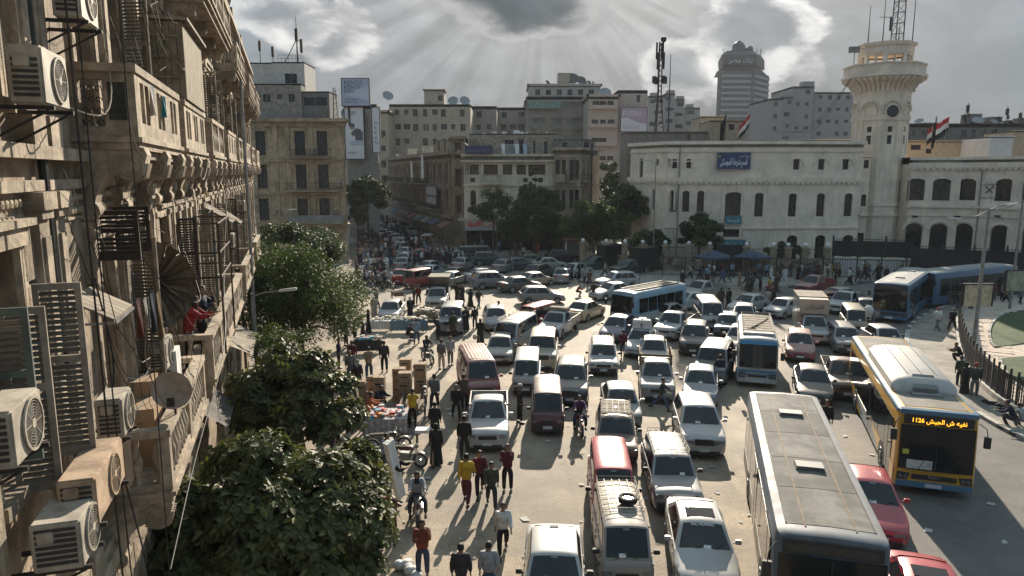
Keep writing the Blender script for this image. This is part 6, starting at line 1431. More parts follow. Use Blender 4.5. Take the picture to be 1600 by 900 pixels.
# ---------------------------------------------------------------- vehicles (front looks to -y)
def interp(tab,y):
    if y <= tab[0][0]: return tab[0][1]
    for (a,va),(b,vb) in zip(tab[:-1],tab[1:]):
        if y <= b: return va+(vb-va)*(y-a)/max(1e-6,b-a)
    return tab[-1][1]
CARS={
 #            L    W    H    belt wheel  wheel y        top profile                                                                                   width profile      cabin: base front, top front, top rear, base rear, roof half width
 'sedan': dict(L=4.4,W=1.72,H=1.45,belt=.95,r=.31,wy=(-1.38,1.22),top=[(-2.2,.50),(-2.13,.66),(-1.95,.74),(-1.5,.84),(-1.0,.96),(1.5,1.0),(1.95,1.02),(2.12,.98),(2.2,.72)],wid=[(-2.2,.60),(-2.1,.76),(-1.8,.84),(-1.2,.86),(1.4,.86),(2.0,.80),(2.2,.66)],cab=(-1.05,-.28,.95,1.68),wr=.58),
 'hatch': dict(L=4.0,W=1.7,H=1.5,belt=.96,r=.3,wy=(-1.25,1.25),top=[(-2.0,.52),(-1.93,.68),(-1.75,.76),(-1.3,.88),(-.9,.99),(1.5,1.02),(1.9,1.0),(2.0,.75)],wid=[(-2.0,.58),(-1.9,.75),(-1.6,.83),(-1.1,.85),(1.4,.85),(1.85,.78),(2.0,.68)],cab=(-1.0,-.25,1.35,1.88),wr=.6),
 'suv': dict(L=4.35,W=1.8,H=1.66,belt=1.08,r=.34,wy=(-1.35,1.3),top=[(-2.17,.62),(-2.12,.82),(-1.95,.92),(-1.3,1.02),(-1.0,1.08),(1.8,1.12),(2.1,1.08),(2.17,.8)],wid=[(-2.17,.68),(-2.08,.82),(-1.8,.89),(-1.2,.90),(1.6,.90),(2.05,.84),(2.17,.74)],cab=(-1.1,-.35,1.55,2.05),wr=.64),
 'box4': dict(L=4.1,W=1.62,H=1.42,belt=.94,r=.29,wy=(-1.25,1.2),top=[(-2.05,.66),(-2.02,.80),(-1.9,.86),(-.95,.93),(1.6,.96),(1.95,.96),(2.03,.92),(2.05,.7)],wid=[(-2.05,.76),(-1.98,.80),(-1.8,.81),(1.8,.81),(1.98,.78),(2.05,.74)],cab=(-1.0,-.45,1.0,1.4),wr=.60),
 'estate': dict(L=4.3,W=1.66,H=1.46,belt=.94,r=.3,wy=(-1.3,1.3),top=[(-2.15,.64),(-2.12,.78),(-1.98,.85),(-.95,.94),(1.9,.97),(2.12,.95),(2.15,.7)],wid=[(-2.15,.77),(-2.05,.82),(-1.8,.83),(1.9,.83),(2.15,.76)],cab=(-1.0,-.42,1.85,2.1),wr=.63),
 'compact': dict(L=4.15,W=1.66,H=1.44,belt=.94,r=.29,wy=(-1.3,1.2),top=[(-2.07,.52),(-2.02,.70),(-1.85,.77),(-1.4,.85),(-1.0,.93),(1.3,.97),(1.75,1.0),(2.0,.98),(2.07,.74)],wid=[(-2.07,.66),(-1.98,.78),(-1.7,.82),(1.5,.83),(1.95,.79),(2.07,.70)],cab=(-1.12,-.5,.85,1.45),wr=.57),
 'jeep': dict(L=4.4,W=1.78,H=1.80,belt=1.16,r=.37,wy=(-1.4,1.3),top=[(-2.2,.78),(-2.17,.98),(-2.0,1.06),(-1.1,1.13),(1.9,1.16),(2.15,1.14),(2.2,.9)],wid=[(-2.2,.78),(-2.1,.86),(-1.8,.89),(1.9,.89),(2.2,.84)],cab=(-1.1,-.65,1.95,2.14),wr=.70),
 'van': dict(L=3.5,W=1.45,H=1.82,belt=1.06,r=.27,wy=(-1.0,1.15),top=[(-1.75,.62),(-1.73,.9),(-1.66,1.02),(-1.5,1.08),(1.6,1.08),(1.72,1.0),(1.75,.7)],wid=[(-1.75,.64),(-1.68,.71),(-1.4,.725),(1.6,.725),(1.75,.68)],cab=(-1.66,-1.18,1.6,1.72),wr=.60),
 'hiace': dict(L=4.7,W=1.72,H=1.98,belt=1.14,r=.31,wy=(-1.5,1.45),top=[(-2.35,.62),(-2.33,.86),(-2.2,1.02),(-1.9,1.14),(2.2,1.16),(2.33,1.05),(2.35,.8)],wid=[(-2.35,.74),(-2.25,.83),(-2.0,.86),(2.2,.86),(2.35,.80)],cab=(-2.05,-1.45,2.2,2.3),wr=.70),
 'pickup': dict(L=3.1,W=1.76,H=1.64,belt=1.05,r=.36,wy=(-1.65,1.55),top=[(-2.55,.60),(-2.5,.82),(-2.3,.93),(-1.3,1.04),(.3,1.08),(.42,1.08)],wid=[(-2.55,.70),(-2.45,.82),(-2.2,.87),(.42,.88)],cab=(-1.35,-.62,.22,.40),wr=.62),
}
def car_meshes(kind):
    S=CARS[kind]; hw=S['W']/2; r=S['r']; top=S['top']; wid=S['wid']; y0,y1=top[0][0],top[-1][0]; belt=S['belt']
    out={}
    ys={y for y,_ in top} | {y for y,_ in wid}
    Ra=r*1.2
    for wy in S['wy']:
        for k in (-1.02,-1,-.8,-.45,0,.45,.8,1,1.02): ys.add(wy+Ra*k)
    ys=sorted(y for y in ys if y0 <= y <= y1); q=[ys[0]]
    for y in ys[1:]:
        if y-q[-1]>.015: q.append(y)
    ys=q; m=MB(); rings=[]
    for y in ys:
        zt=interp(top,y); w=interp(wid,y); zb=.24 if y0+.25<y<y1-.25 else .30
        ed=.24
        for wy in S['wy']:
            if abs(y-wy)<Ra: zb=max(zb,r+math.sqrt(Ra*Ra-(y-wy)**2)*.98)
        zb=min(zb,zt-.12); z2=zb+(zt-zb)*.35; z3=zb+(zt-zb)*.72
        half=[(w-.26,ed),(w-.025,zb),(w,z2),(w-.005,z3),(w-.045,zt-.035),(w-.13,zt),(w*.5,zt+.018),(0,zt+.028)]
        rings.append([(-x,y,z) for x,z in half]+[(x,y,z) for x,z in half[::-1][1:]])
    m.loft(rings)
    # cabin
    b0,t0,t1,b1=S['cab']; H=S['H']; wr=S['wr']; wb=min(interp(wid,b0),hw)-.07
    bz=belt-.04
    def sec(t,yy=0):
        z=bz+(H-bz)*t; x=wb+(wr-wb)*t; return x,z
    def cring(y,t):
        xb=wb; x1,z1=sec(t*.5); x2,z2=sec(t*.92); x3,z3=sec(t)
        half=[(wb,bz),(x1+.012*t,z1),(x2,z2),(x3-.08,z3-.005),(x3*.5,z3+.02*t),(0,z3+.03*t)]
        return [(-x,y,z) for x,z in half]+[(x,y,z) for x,z in half[::-1][1:]]
    st=[(b0,.02),(b0+(t0-b0)*.5,.53),(t0-.03,.95),(t0+.12,1.0),((t0+t1)/2,1.02),(t1-.1,1.0),(t1+.02,.95),(t1+(b1-t1)*.5,.53),(b1,.02)]
    m.loft([cring(y,t) for y,t in st])
    out['body']=m.mesh('body',[white_p],smooth=38)
    # glass
    def screen(ya,yb,sgn,ta=.10,tb=.90):
        g=MB(); N=6; rows=[]
        for k in range(4):
            t=ta+(tb-ta)*k/3; y=ya+(yb-ya)*t+sgn*.022; x=sec(t)[0]-.075; z=sec(t)[1]
            rows.append([(x*(-1+2*j/N),y-sgn*0,z+.028*t*(1-abs(-1+2*j/N)**2)+.012) for j in range(N+1)])
        for a,b in zip(rows[:-1],rows[1:]):
            for j in range(N): g.quad(a[j],a[j+1],b[j+1],b[j])
        return g.mesh('glass',[glass],smooth=60)
    out['windshield']=screen(b0,t0-.02,-1); out['rear_window']=screen(b1,t1+.02,1)
    def sidewin(ya,yb,yc,yd,s):
        g=MB(); P=[]
        for (y,t) in ((ya,.10),(yb,.10),(yc,.84),(yd,.84)):
            tt=t; x=(wb+(wr-wb)*tt)+.012*2*min(tt,1-tt)+.014; P.append((s*x,y,bz+(H-bz)*t))
        g.quad(*P); return g.mesh('side_window',[glass])
    fb,ft=b0+.30*(t0-b0)+.12,t0+.1; rb,rt=b1-.30*(b1-t1)-.1,t1-.12
    n={'pickup': 1,'van': 3,'hiace': 4,'suv': 3,'jeep': 3,'estate': 3}.get(kind,2); out['side']=[]
    for s in (-1,1):
        for i in range(n):
            l=lambda a,b,f: a+(b-a)*f
            f0,f1=i/n,(i+1)/n; out['side'].append(sidewin(l(fb,rb,f0)+(.03 if i else 0),l(fb,rb,f1)-.03,l(ft,rt,f1)-.03,l(ft,rt,f0)+(.03 if i else 0),s))
    # lights, grille, bumpers, plates
    wf=interp(wid,y0+.06); zt=interp(top,y0+.06); boxy=kind in ('jeep','box4','estate','van','pickup')
    def lamp(s,z0,z1,xa,xb,y,dy,m_):
        g=MB(); g.box(min(s*xa,s*xb),max(s*xa,s*xb),min(y,y+dy),max(y,y+dy),z0,z1); return g.mesh('lamp',[m_],bevel=.02)
    zl=zt-.17 if not kind=='van' else .62
    if boxy: out['head']=[lamp(s,zl,zl+.15,wf-.30,wf-.04,y0-.015,.1,lamp_m) for s in (-1,1)]
    else:
        out['head']=[]
        for s in (-1,1):
            g=MB(); xo=interp(wid,y0+.32)-.0; g.hexa([(s*(wf-.38),y0-.02,zl-.04),(s*(wf-.01),y0+.04,zl-.04),(s*(xo+.02),y0+.42,zl+.06),(s*(wf-.30),y0+.30,zl+.08),(s*(wf-.36),y0-.005,zl+.12),(s*(wf-.0),y0+.05,zl+.13),(s*(xo+.0),y0+.50,zl+.20),(s*(wf-.26),y0+.36,zl+.25)]); out['head'].append(g.mesh('headlight',[lamp_m],bevel=.012))
    wk=interp(wid,y1-.05); zk=interp(top,y1-.12)
    out['tail']=[lamp(s,zk-.28,zk-.06,wk-.28 if not kind in ('van','hiace','suv','jeep') else wk-.12,wk-.01,y1-.06,.09,lamp_r) for s in (-1,1)]
    g=MB(); gh=.10 if kind not in ('suv','jeep') else .2; g.box(-wf+.40,wf-.40,y0-.022,y0+.05,zl-.05,zl+gh)
    for k in range(3): g.box(-wf+.42,wf-.42,y0-.02,y0-.012,zl+.01+k*.035,zl+.022+k*.035)
    out['grille']=g.mesh('grille',[plastic])
    g=MB(); g.loft([[(-wf+.0,y0+.10,z),(-wf+.12,y0-.05,z),(wf-.12,y0-.05,z),(wf-.0,y0+.10,z),(wf-.1,y0+.2,z),(-wf+.1,y0+.2,z)] for z in (.30,.34,.48,.52)]); out['bumper']=g.mesh('bumper',[white_p],bevel=.015)
    g=MB(); g.box(-.58,.58,y0-.058,y0-.045,.26,.40); g.box(-wf*.8,wf*.8,y0-.0,y0+.2,.20,.29); out['intake']=g.mesh('air_intake',[plastic])
    if kind != 'pickup':
        g=MB(); g.box(-wk+.05,wk-.05,y1-.08,y1+.05,.34,.54); out['rear_bumper']=g.mesh('rear_bumper',[white_p],bevel=.02)
    out['plate']=MB().box(-.2,.2,y0-.068,y0-.058,.37,.50).mesh('number_plate',[plate_m]); out['rplate']=MB().box(-.2,.2,y1+.051,y1+.06,.40,.52).mesh('number_plate',[plate_m])
    out['mirror']=[]
    for s in (-1,1):
        x=wb+.02; y=b0+.42*(t0-b0)+.1; g=MB(); g.box(min(s*(x),s*(x+.08)),max(s*x,s*(x+.08)),y-.02,y+.03,belt+.03,belt+.07).box(min(s*(x+.07),s*(x+.24)),max(s*(x+.07),s*(x+.24)),y-.06,y+.05,belt+.02,belt+.15); out['mirror'].append(g.mesh('mirror',[white_p],bevel=.015))
    # dark trim: seams, sills, wipers, handles
    g=MB()
    for s in (-1,1):
        for yy in ([b0+.35,(b0+b1)/2+.05,b1-.6] if n>1 else [b0+.4,.28]):
            w_=interp(wid,yy); g.hexa([(s*(w_-.004),yy,.42),(s*(w_+.004),yy,.42),(s*(w_+.004),yy+.014,.42),(s*(w_-.004),yy+.014,.42),(s*(w_-.03),yy,belt-.06),(s*(w_-.012),yy,belt-.06),(s*(w_-.012),yy+.014,belt-.06),(s*(w_-.03),yy+.014,belt-.06)])
            g.box(min(s*(w_-.01),s*(w_+.012)),max(s*(w_-.01),s*(w_+.012)),yy-.22,yy-.08,belt-.22,belt-.19)
        g.box(min(s*(hw-.03),s*(hw+.008)),max(s*(hw-.03),s*(hw+.008)),S['wy'][0]+Ra+.02,min(y1,S['wy'][1])-Ra-.02,.25,.31)
    for s in (-.35,.15): t_=.16; g.tube([(s,b0+.0,bz+.03),(s+.38,b0+(t0-b0)*.22-.03,bz+(H-bz)*.22+.05)],.009,4)
    out['trim']=g.mesh('trim',[plastic])
    g=MB(); g.lathe([(.01,0),(r*.72,0),(r*.8,.02),(r,.03),(r,.17),(r*.85,.19),(.01,.19)],18,(0,0,0),'x'); out['tyre']=g.mesh('tyre',[rubber],smooth=40)
    g=MB(); g.lathe([(.02,.206),(r*.2,.21),(r*.25,.196),(r*.60,.20),(r*.66,.207),(r*.68,.19)],14,(0,0,0),'x')
    out['rim']=g.mesh('rim',[steel],smooth=40)
    g=MB()
    for k in range(6): a=k*1.047; g.hexa([(.199,r*.30*math.cos(a),r*.30*math.sin(a)),(.199,r*.30*math.cos(a+.45),r*.30*math.sin(a+.45)),(.199,r*.55*math.cos(a+.38),r*.55*math.sin(a+.38)),(.199,r*.55*math.cos(a+.06),r*.55*math.sin(a+.06))]+[(.209,r*.30*math.cos(a),r*.30*math.sin(a)),(.209,r*.30*math.cos(a+.45),r*.30*math.sin(a+.45)),(.209,r*.55*math.cos(a+.38),r*.55*math.sin(a+.38)),(.209,r*.55*math.cos(a+.06),r*.55*math.sin(a+.06))])
    out['spokes']=g.mesh('spokes',[plastic])
    return out
def roof_rack(t,S,b0,b1,m=steel,rails=5,hgt=.16,cross=6,load=None):
    wr=S['wr']-.02; H=S['H']; g=MB()
    for z in (H+.06,H+hgt): g.tube([(-wr,b0,z),(wr,b0,z),(wr,b1,z),(-wr,b1,z),(-wr,b0,z)],.012,5)
    for k in range(cross): y=b0+(b1-b0)*k/(cross-1); g.tube([(-wr,y,H+.06),(wr,y,H+.06)],.010,4); g.tube([(-wr,y,H),(-wr,y,H+hgt)],.01,4); g.tube([(wr,y,H),(wr,y,H+hgt)],.01,4)
    for k in range(rails): x=-wr+2*wr*(k+1)/(rails+1); g.tube([(x,b0,H+.07),(x,b1,H+.07)],.010,4)
    g.build('roof_rack',m,t)
VEH=[]
def car(kind,u,v,a,colr,lb,cat='car',lod=0,rack=None,extra=None,zr=None,roofcol=None,bump=None,group=None,at_ground=False,pos=None):
    S=CARS[kind]; M=cached(('car',kind),lambda: car_meshes(kind)); rz=R(a)
    c=S['cab']; rc=(c[1]+c[2])/2
    if pos: p=Vector((*pos,0))
    elif at_ground: p=at(u,v)
    else:
        p=at(u,v,S['H']); p.z=0; p -= Matrix.Rotation(rz,3,'Z') @ Vector((0,rc,0))
    p.z=0
    nm={'compact': 'compact_car','jeep': 'off_road_car','sedan': 'sedan_car','hatch': 'hatchback_car','suv': 'suv_car','box4': 'old_sedan_car','estate': 'estate_car','van': 'microbus','hiace': 'passenger_van','pickup': 'pickup_truck'}[kind]
    t=thing(nm,lb,cat,p,rz,group); VEH.append((p.x,p.y,S['L'],S['W'],rz))
    put('body',M['body'],t,mats=[colr]); put('windshield',M['windshield'],t); put('rear_window',M['rear_window'],t)
    for q in M['side']: put('side_window',q,t)
    for q in M['head']: put('headlight',q,t)
    for q in M['tail'] if kind != 'pickup' else (): put('taillight',q,t)
    bc=bump or (plastic if kind in ('box4','estate','van') else colr)
    put('grille',M['grille'],t); put('bumper',M['bumper'],t,mats=[bc])
    put('number_plate',M['plate'],t)
    if lod<2:
        put('air_intake',M['intake'],t); put('trim',M['trim'],t,kind='stuff')
        for q in M['mirror']: put('mirror',q,t,mats=[colr if kind not in ('van','box4','estate') else plastic])
        if kind != 'pickup': put('rear_bumper',M['rear_bumper'],t,mats=[bc]); put('number_plate',M['rplate'],t)
    for wy in S['wy']:
        for s in (-1,1):
            w=put('wheel',M['tyre'],t,(s*(S['W']/2-.20),wy,S['r']),0 if s>0 else math.pi)
            if lod<2: rim=put('rim',M['rim'],w)
            if lod==0: put('spokes',M['spokes'],w)
    if lod==0:
        r_=random.Random(int(u*7+v)); b0,t0=c[0],c[1]; f=.16; x=r_.uniform(-.3,.3); bz=S['belt']-.04; ang=math.atan2(S['H']-bz,t0-b0)
        if r_.random()<.7: MB().box(-.10,.10,-.05,.05,0,.003).build('paper_reflection',white_p,t,(x,b0+(t0-b0)*f-.035,bz+(S['H']-bz)*f+.018),0).rotation_euler=(ang,0,r_.uniform(-.3,.3))  # reflection of papers on the dash, painted as a white sheet on the glass
        MB().box(-.09,.09,-.02,.02,0,.004).build('mirror_sticker',steel,t,(0,b0+(t0-b0)*.84-.03,bz+(S['H']-bz)*.84+.045)).rotation_euler=(ang,0,0)
    if rack: roof_rack(t,S,c[1]+.1,c[2]-.05,m=rack)
    return t
def bed(t,colr,y0=.46,y1=2.45,w=.86,z0=.62,z1=1.10,slats=None,h2=None):
    m=MB(); m.box(-w,w,y0,y1,z0-.12,z0); h=h2 or z1
    m.box(-w,-w+.05,y0,y1,z0,z1).box(w-.05,w,y0,y1,z0,z1).box(-w+.05,w-.05,y0,y0+.05,z0,z1).box(-w+.05,w-.05,y1-.05,y1,z0,z1)
    for s in (-1,1):
        for k in range(5): m.box(min(s*w,s*(w+.02)),max(s*w,s*(w+.02)),y0+.15+k*.42,y0+.2+k*.42,z0,z1)
    o=m.build('cargo_bed',colr,t); MB().box(-.3,.3,y0,y1-.1,.35,.495).build('chassis',plastic,t)
    for s in (-1,1): MB().box(min(s*.7,s*.84),max(s*.7,s*.84),y1-.02,y1+.03,.5,.6).build('taillight',lamp_r,t)
    if slats:
        for s in (-1,1):
            for k in range(4): MB().box(min(s*(w-.05),s*(w-.01)),max(s*(w-.05),s*(w-.01)),y0,y1,z1+.06+k*.16,z1+.17+k*.16).build('slat',slats,t)
            for k in range(3): MB().box(min(s*(w-.1),s*(w-.05)),max(s*(w-.1),s*(w-.05)),y0+.1+k*.9,y0+.16+k*.9,z0,z1+.70).build('stake',slats,t)
        for k in range(4): MB().box(-w+.05,w-.05,y0,y0+.03,z1+.06+k*.16,z1+.17+k*.16).build('slat',slats,t)
    return o
def load_item(name,lb,cat,t,off,m_,fn,rz=0):
    p=t.matrix_basis @ Vector(off) if False else (Matrix.Translation(t.location) @ Matrix.Rotation(t.rotation_euler.z,4,'Z')) @ Vector(off)
    mb=MB(); fn(mb); return mb.build(name,m_,loc=p,rz=t.rotation_euler.z+rz,label=lb,cat=cat,bevel=.03)

P_white=paint('white',(.38,.39,.40),.45); P_white2=paint('white_dusty',(.31,.295,.27),.6); P_silver=paint('silver',(.20,.21,.225),.4); P_grey=paint('grey',(.17,.18,.19)); P_dark=paint('dark_grey',(.05,.055,.06)); P_black=paint('black',(.016,.017,.02)); P_blue=paint('dark_blue',(.025,.05,.12)); P_bluegrey=paint('blue_grey',(.12,.16,.20)); P_red=paint('red',(.30,.018,.025)); P_crim=paint('crimson',(.36,.022,.04),.15); P_dred=paint('dusty_red',(.25,.035,.035),.6); P_mar=paint('maroon',(.085,.02,.03),.5); P_beige=paint('beige',(.42,.36,.28),.5); P_olive=paint('olive',(.14,.15,.09),.5); P_gold=paint('gold',(.34,.29,.21)); P_green=paint('dark_green',(.03,.05,.04)); P_brown=paint('brown',(.10,.05,.035)); P_rust=paint('rusty_grey',(.24,.22,.20),.7)
rack_m=mat('rack_pale',(.45,.40,.33),rough=.6,var=.3,metal=.3); wood=mat('cargo_wood',(.20,.14,.09),rough=.85,var=.35,scale=4)
sack=mat('white_sack',(.62,.60,.58),rough=.8,var=.2,scale=4)

def traffic():
    # ---- near rows
    t=car('box4',866,842,-3,P_white,'old white saloon at the bottom edge with a plain roof and black mirrors')
    MB().box(-.12,.12,.85,.93,1.44,1.47).build('roof_lamp',plastic,t)
    t=car('sedan',1092,797,-7,P_white,'white saloon with black sunroof and white lettering across its windscreen')
    MB().loft([[(-.40,-.12,1.472),(.40,-.12,1.472),(.40,.42,1.485),(-.40,.42,1.485)],[(-.40,-.12,1.482),(.40,-.12,1.482),(.40,.42,1.495),(-.40,.42,1.495)]]).build('sunroof',glass,t,bevel=.004)
    text('NO FLYING',t,(0,-.487,1.388),.13,white_p,rot=(R(35),0,0),ext=.002,bold=.02,align='CENTER',fit=.62)
    t=car('van',969,783,-2,P_rust,'scruffy grey beige microbus with roof rack and a spare wheel on top','microbus',bump=P_dark); roof_rack(t,CARS['van'],-.55,1.55,rack_m,4,.17,8)
    MB().lathe([(.14,0),(.19,.0),(.27,.02),(.28,.09),(.26,.16),(.18,.17),(.15,.14)],20,(.18,-.05,1.93),cap=False).build('spare_wheel',rubber,t,smooth=40); MB().lathe([(.02,.10),(.16,.09),(.17,.13)],12,(.18,-.05,1.93)).build('spare_rim',chrome,t)
    t=car('van',954,704,-4,P_crim,'bright red microbus with shining roof directly behind the scruffy grey beige one','microbus')
    t=car('estate',1043,692,-4,P_silver,'old boxy silver estate car with a wide pale roof rack',rack=rack_m)
    car('suv',1088,622,-7,P_white,'clean white crossover with ribbed roof and dark grille','car')
    t=car('estate',962,637,-7,P_brown,'dark boxy estate car with a dusty tan roof under black bars'); MB().box(-.56,.56,-.1,1.6,1.485,1.5).build('roof_panel',tarp,t); roof_rack(t,CARS['estate'],-.15,1.7,iron,4,.1,4)
    car('compact',969,601,-3,P_silver,'silver saloon half hidden behind the dark boxy estate car')
    car('van',855,598,-2,P_mar,'dusty maroon microbus with a bulging front standing alone','microbus')
    car('suv',893,562,-6,P_dark,'dark grey crossover with a sun glint behind the maroon microbus')
    t=car('estate',942,531,-6,P_white,'white estate car with black lamps left of the red shirted man',rack=rack_m)
    t=car('pickup',1026,562,-9,P_silver,'silver pickup carrying brown boarded sides with a man crossing in front','pickup'); bed(t,P_silver,slats=wood)
    car('compact',1022,527,-11,P_white2,'pale saloon directly behind the silver pickup')
    car('sedan',1096,573,-16,P_bluegrey,'blue silver saloon with long sloping bonnet left of the blue striped minibus')
    car('jeep',1120,535,-24,P_silver,'silver off-roader with a bonnet scoop turned towards the left')
    car('sedan',1159,508,-24,P_white2,'cream saloon tucked behind the blue striped minibus')
    car('suv',1087,503,-17,P_black,'black crossover in the middle of the jam')
    t=car('pickup',1053,487,-28,P_white,'white pickup with long flat bed left of the small white van','pickup'); bed(t,P_white2)
    car('hatch',970,492,-26,P_blue,'dark blue hatchback with bright sky in its windscreen')
    t=car('sedan',1003,512,-16,P_white,'white taxi with a stack of white sacks tied on its roof','taxi')
    for i,(x,y,z) in enumerate(((-.3,.1,0),(.3,.1,0),(-.3,.75,0),(.3,.75,0),(-.28,.15,.27),(.30,.2,.27),(0,.7,.27))):
        load_item('sack',('front left','front right','rear left','rear right','upper left','upper right','topmost rear')[i]+' white sack of the load on the taxi roof','sack',t,(x,y,1.49+z),sack,lambda b: b.box(-.29,.29,-.31,.31,0,.26,taper=.05))
    car('sedan',1043,473,-42,P_white2,'pale saloon half hidden between the white blue coach and the long bed pickup')
    car('box4',1138,489,-20,P_bluegrey,'old dark blue grey saloon between the small white van and the minibus')
    car('compact',1164,475,-20,P_silver,'silver saloon second behind the old blue grey saloon')
    t=car('hiace',1107,466,-7,P_white2,'small white passenger van right of the long bed pickup','van')
    car('sedan',1082,455,-62,P_white,'white saloon seen from the side behind the long bed pickup')
    car('sedan',1174,459,-48,P_white,'white saloon turned left in the row behind the silver one')
    t=car('pickup',872,486,-22,P_white,'white pickup with a sun glint and a beige rack over its bed','pickup'); bed(t,P_white2); m=MB()
    for z in (.3,.55): m.tube([(-.8,.5,z+1),(.8,.5,z+1)],.02,5)
    MB().box(-.75,.75,-.35,.45,1.70,1.90,taper=.08).build('rolled_tarp',tarp,t,bevel=.04)
    car('van',842,474,-35,P_crim,'red microbus just behind the white one on the left','microbus')
    t=car('hiace',808,495,-20,P_white,'white van with blue side stripe standing left of the beige loaded pickup','van',rack=rack_m)
    car('jeep',849,517,-5,P_beige,'dusty beige off-roader with two men at its doors')
    t=car('van',824,551,-3,P_white,'small white cab van left of the dark grey crossover','van')
    car('compact',783,522,-3,P_white2,'white saloon with dark windscreen behind the faded red van')
    t=car('hiace',744,549,11,P_dred,'faded red passenger van with ribbed roof turned slightly right','van')
    for k in range(7): MB().box(-.55+k*.17,-.48+k*.17,-1.2,2.0,2.005,2.03).build('roof_rib',P_dred,t)
    t=car('pickup',763,620,1,P_white,'large clean white pickup in front of the faded red van','pickup'); bed(t,P_silver)
    car('jeep',707,474,0,P_silver,'silver off-roader left of the standing women')
    car('compact',612,469,1,P_white,'white saloon standing alone in the sun on the left')
    t=car('pickup',684,449,0,P_white2,'small truck with a black box body and pale roof seen head on','truck',lod=1); MB().box(-.85,.85,.5,2.6,.6,2.35).build('box_body',P_black,t,bevel=.02); MB().box(-.9,.9,.45,2.65,2.352,2.45).build('box_roof',tarp,t)
    car('hatch',773,478,6,P_silver,'silver hatchback with a man standing at its side','car')
    # ---- right part
    car('compact',1230,465,-52,P_white,'white saloon turned left beside the box truck')
    t=car('pickup',1271,492,-15,P_white,'white box truck cab with Arabic name over the windscreen','truck'); MB().box(-.95,.95,.44,3.2,.62,2.75).build('box_body',P_white2,t,bevel=.02); MB().box(-.97,.97,.42,3.22,2.752,2.80).build('box_roof',tarp,t); MB().box(-.93,.93,-.45,.435,1.75,2.745).build('roof_cupboard',P_white2,t,bevel=.03); text(AR('الفرقان'),t,(0,-.46,2.1),.42,plastic,align='CENTER')
    car('estate',1316,506,-14,P_silver,'old silver estate car with dusty roof before the yellow bus',lod=0)
    car('van',1334,478,-18,P_gold,'dusty gold van with a dark front behind the old silver estate car','van')
    t=car('pickup',1322,455,-42,P_white,'pale pickup turned left near the first blue bus','pickup'); bed(t,P_white2)
    car('compact',1354,466,-20,P_grey,'silver saloon squeezed between the gold van and the first blue bus')
    car('box4',1379,509,-6,P_white,'white saloon right in front of the yellow bus tail')
    car('hatch',1250,516,-20,P_dred,'dusty red hatchback mostly hidden by the blue striped minibus')
    car('sedan',1270,572,-18,P_black,'black saloon with shining bonnet right of the blue striped minibus')
    t=car('pickup',1318,560,-18,P_brown,'old brown pickup hidden behind the yellow bus flank','pickup'); bed(t,P_white2)
    car('sedan',1357,738,-17,P_crim,'crimson saloon with chrome grille line between the two big buses')
    t=car('sedan',1452,893,-19,P_crim,'crimson saloon with black sunroof in the lower right corner')
    MB().loft([[(-.40,-.02,1.476),(.40,-.02,1.476),(.40,.5,1.487),(-.40,.5,1.487)],[(-.40,-.02,1.486),(.40,-.02,1.486),(.40,.5,1.497),(-.40,.5,1.497)]]).build('sunroof',glass,t,bevel=.004)
    t=car('pickup',1274,430,-50,P_dred,'dark red pickup on the far lane with a person in yellow beyond','pickup',lod=1); bed(t,P_dred)
    car('sedan',1313,449,-66,P_white2,'pale saloon behind the dark red pickup',lod=1); car('sedan',1292,455,-70,P_dred,'dark red saloon seen sideways before the dark red pickup',lod=1)
    t=car('pickup',1097,438,-50,P_white2,'small pale pickup on the far lane before the crowd','pickup',lod=1); bed(t,P_white2)
    car('suv',972,424,-70,P_white,'white off-roader seen sideways behind the white blue coach',lod=1)
    car('sedan',962,441,-60,P_white,'white saloon partly hidden by the nose of the white blue coach',lod=1)
    car('sedan',912,470,148,P_gold,'grey beige saloon seen from behind next to the beige loaded pickup')
    # ---- far middle
    car('suv',760,424,110,P_silver,'silver crossover seen sideways in the bright patch',lod=1); car('sedan',752,419,112,P_white,'white saloon just behind the silver crossover',lod=1)
    car('hatch',836,447,100,P_silver,'silver hatchback seen sideways near the middle',lod=1)
    car('sedan',712,417,150,P_dark,'dark saloon seen from behind left of the silver crossover',lod=1); car('sedan',705,424,160,P_white2,'pale saloon beside the dark one near the black box truck',lod=1)
    t=car('van',652,420,150,P_dred,'dark red microbus seen from behind near the motorcycles','microbus',lod=1)
    car('sedan',626,420,178,P_red,'red and white taxi seen from behind left of the dark red microbus',lod=1)
    car('sedan',672,414,165,P_white,'white saloon right of the dark red microbus',lod=1); car('sedan',671,407,150,P_silver,'silver saloon behind the white one near the dark red microbus',lod=1)
    car('sedan',807,432,120,P_dark,'dark saloon with red tail lamps right of the silver crossover',lod=1); car('sedan',832,425,130,P_gold,'gold saloon behind the dark one with red tail lamps',lod=1)
    car('sedan',786,405,160,P_silver,'silver saloon parked before the dark off-roader',lod=1); car('sedan',722,402,165,P_silver,'silver saloon beside the dark truck in the far middle',lod=1)
    car('suv',756,393,100,P_green,'dark green off-roader parked before the trees',lod=1); t=car('hiace',740,384,100,P_dark,'long dark van with pale roof parked before the trees','van',lod=1)
    car('sedan',718,391,170,P_white,'white saloon next to the long dark van',lod=1)
    t=car('hiace',668,366,178,P_white,'white van seen from behind inside the crowd','van',lod=1)
    car('sedan',655,389,178,P_red,'white and red taxi alone right of the taxi column',lod=1)
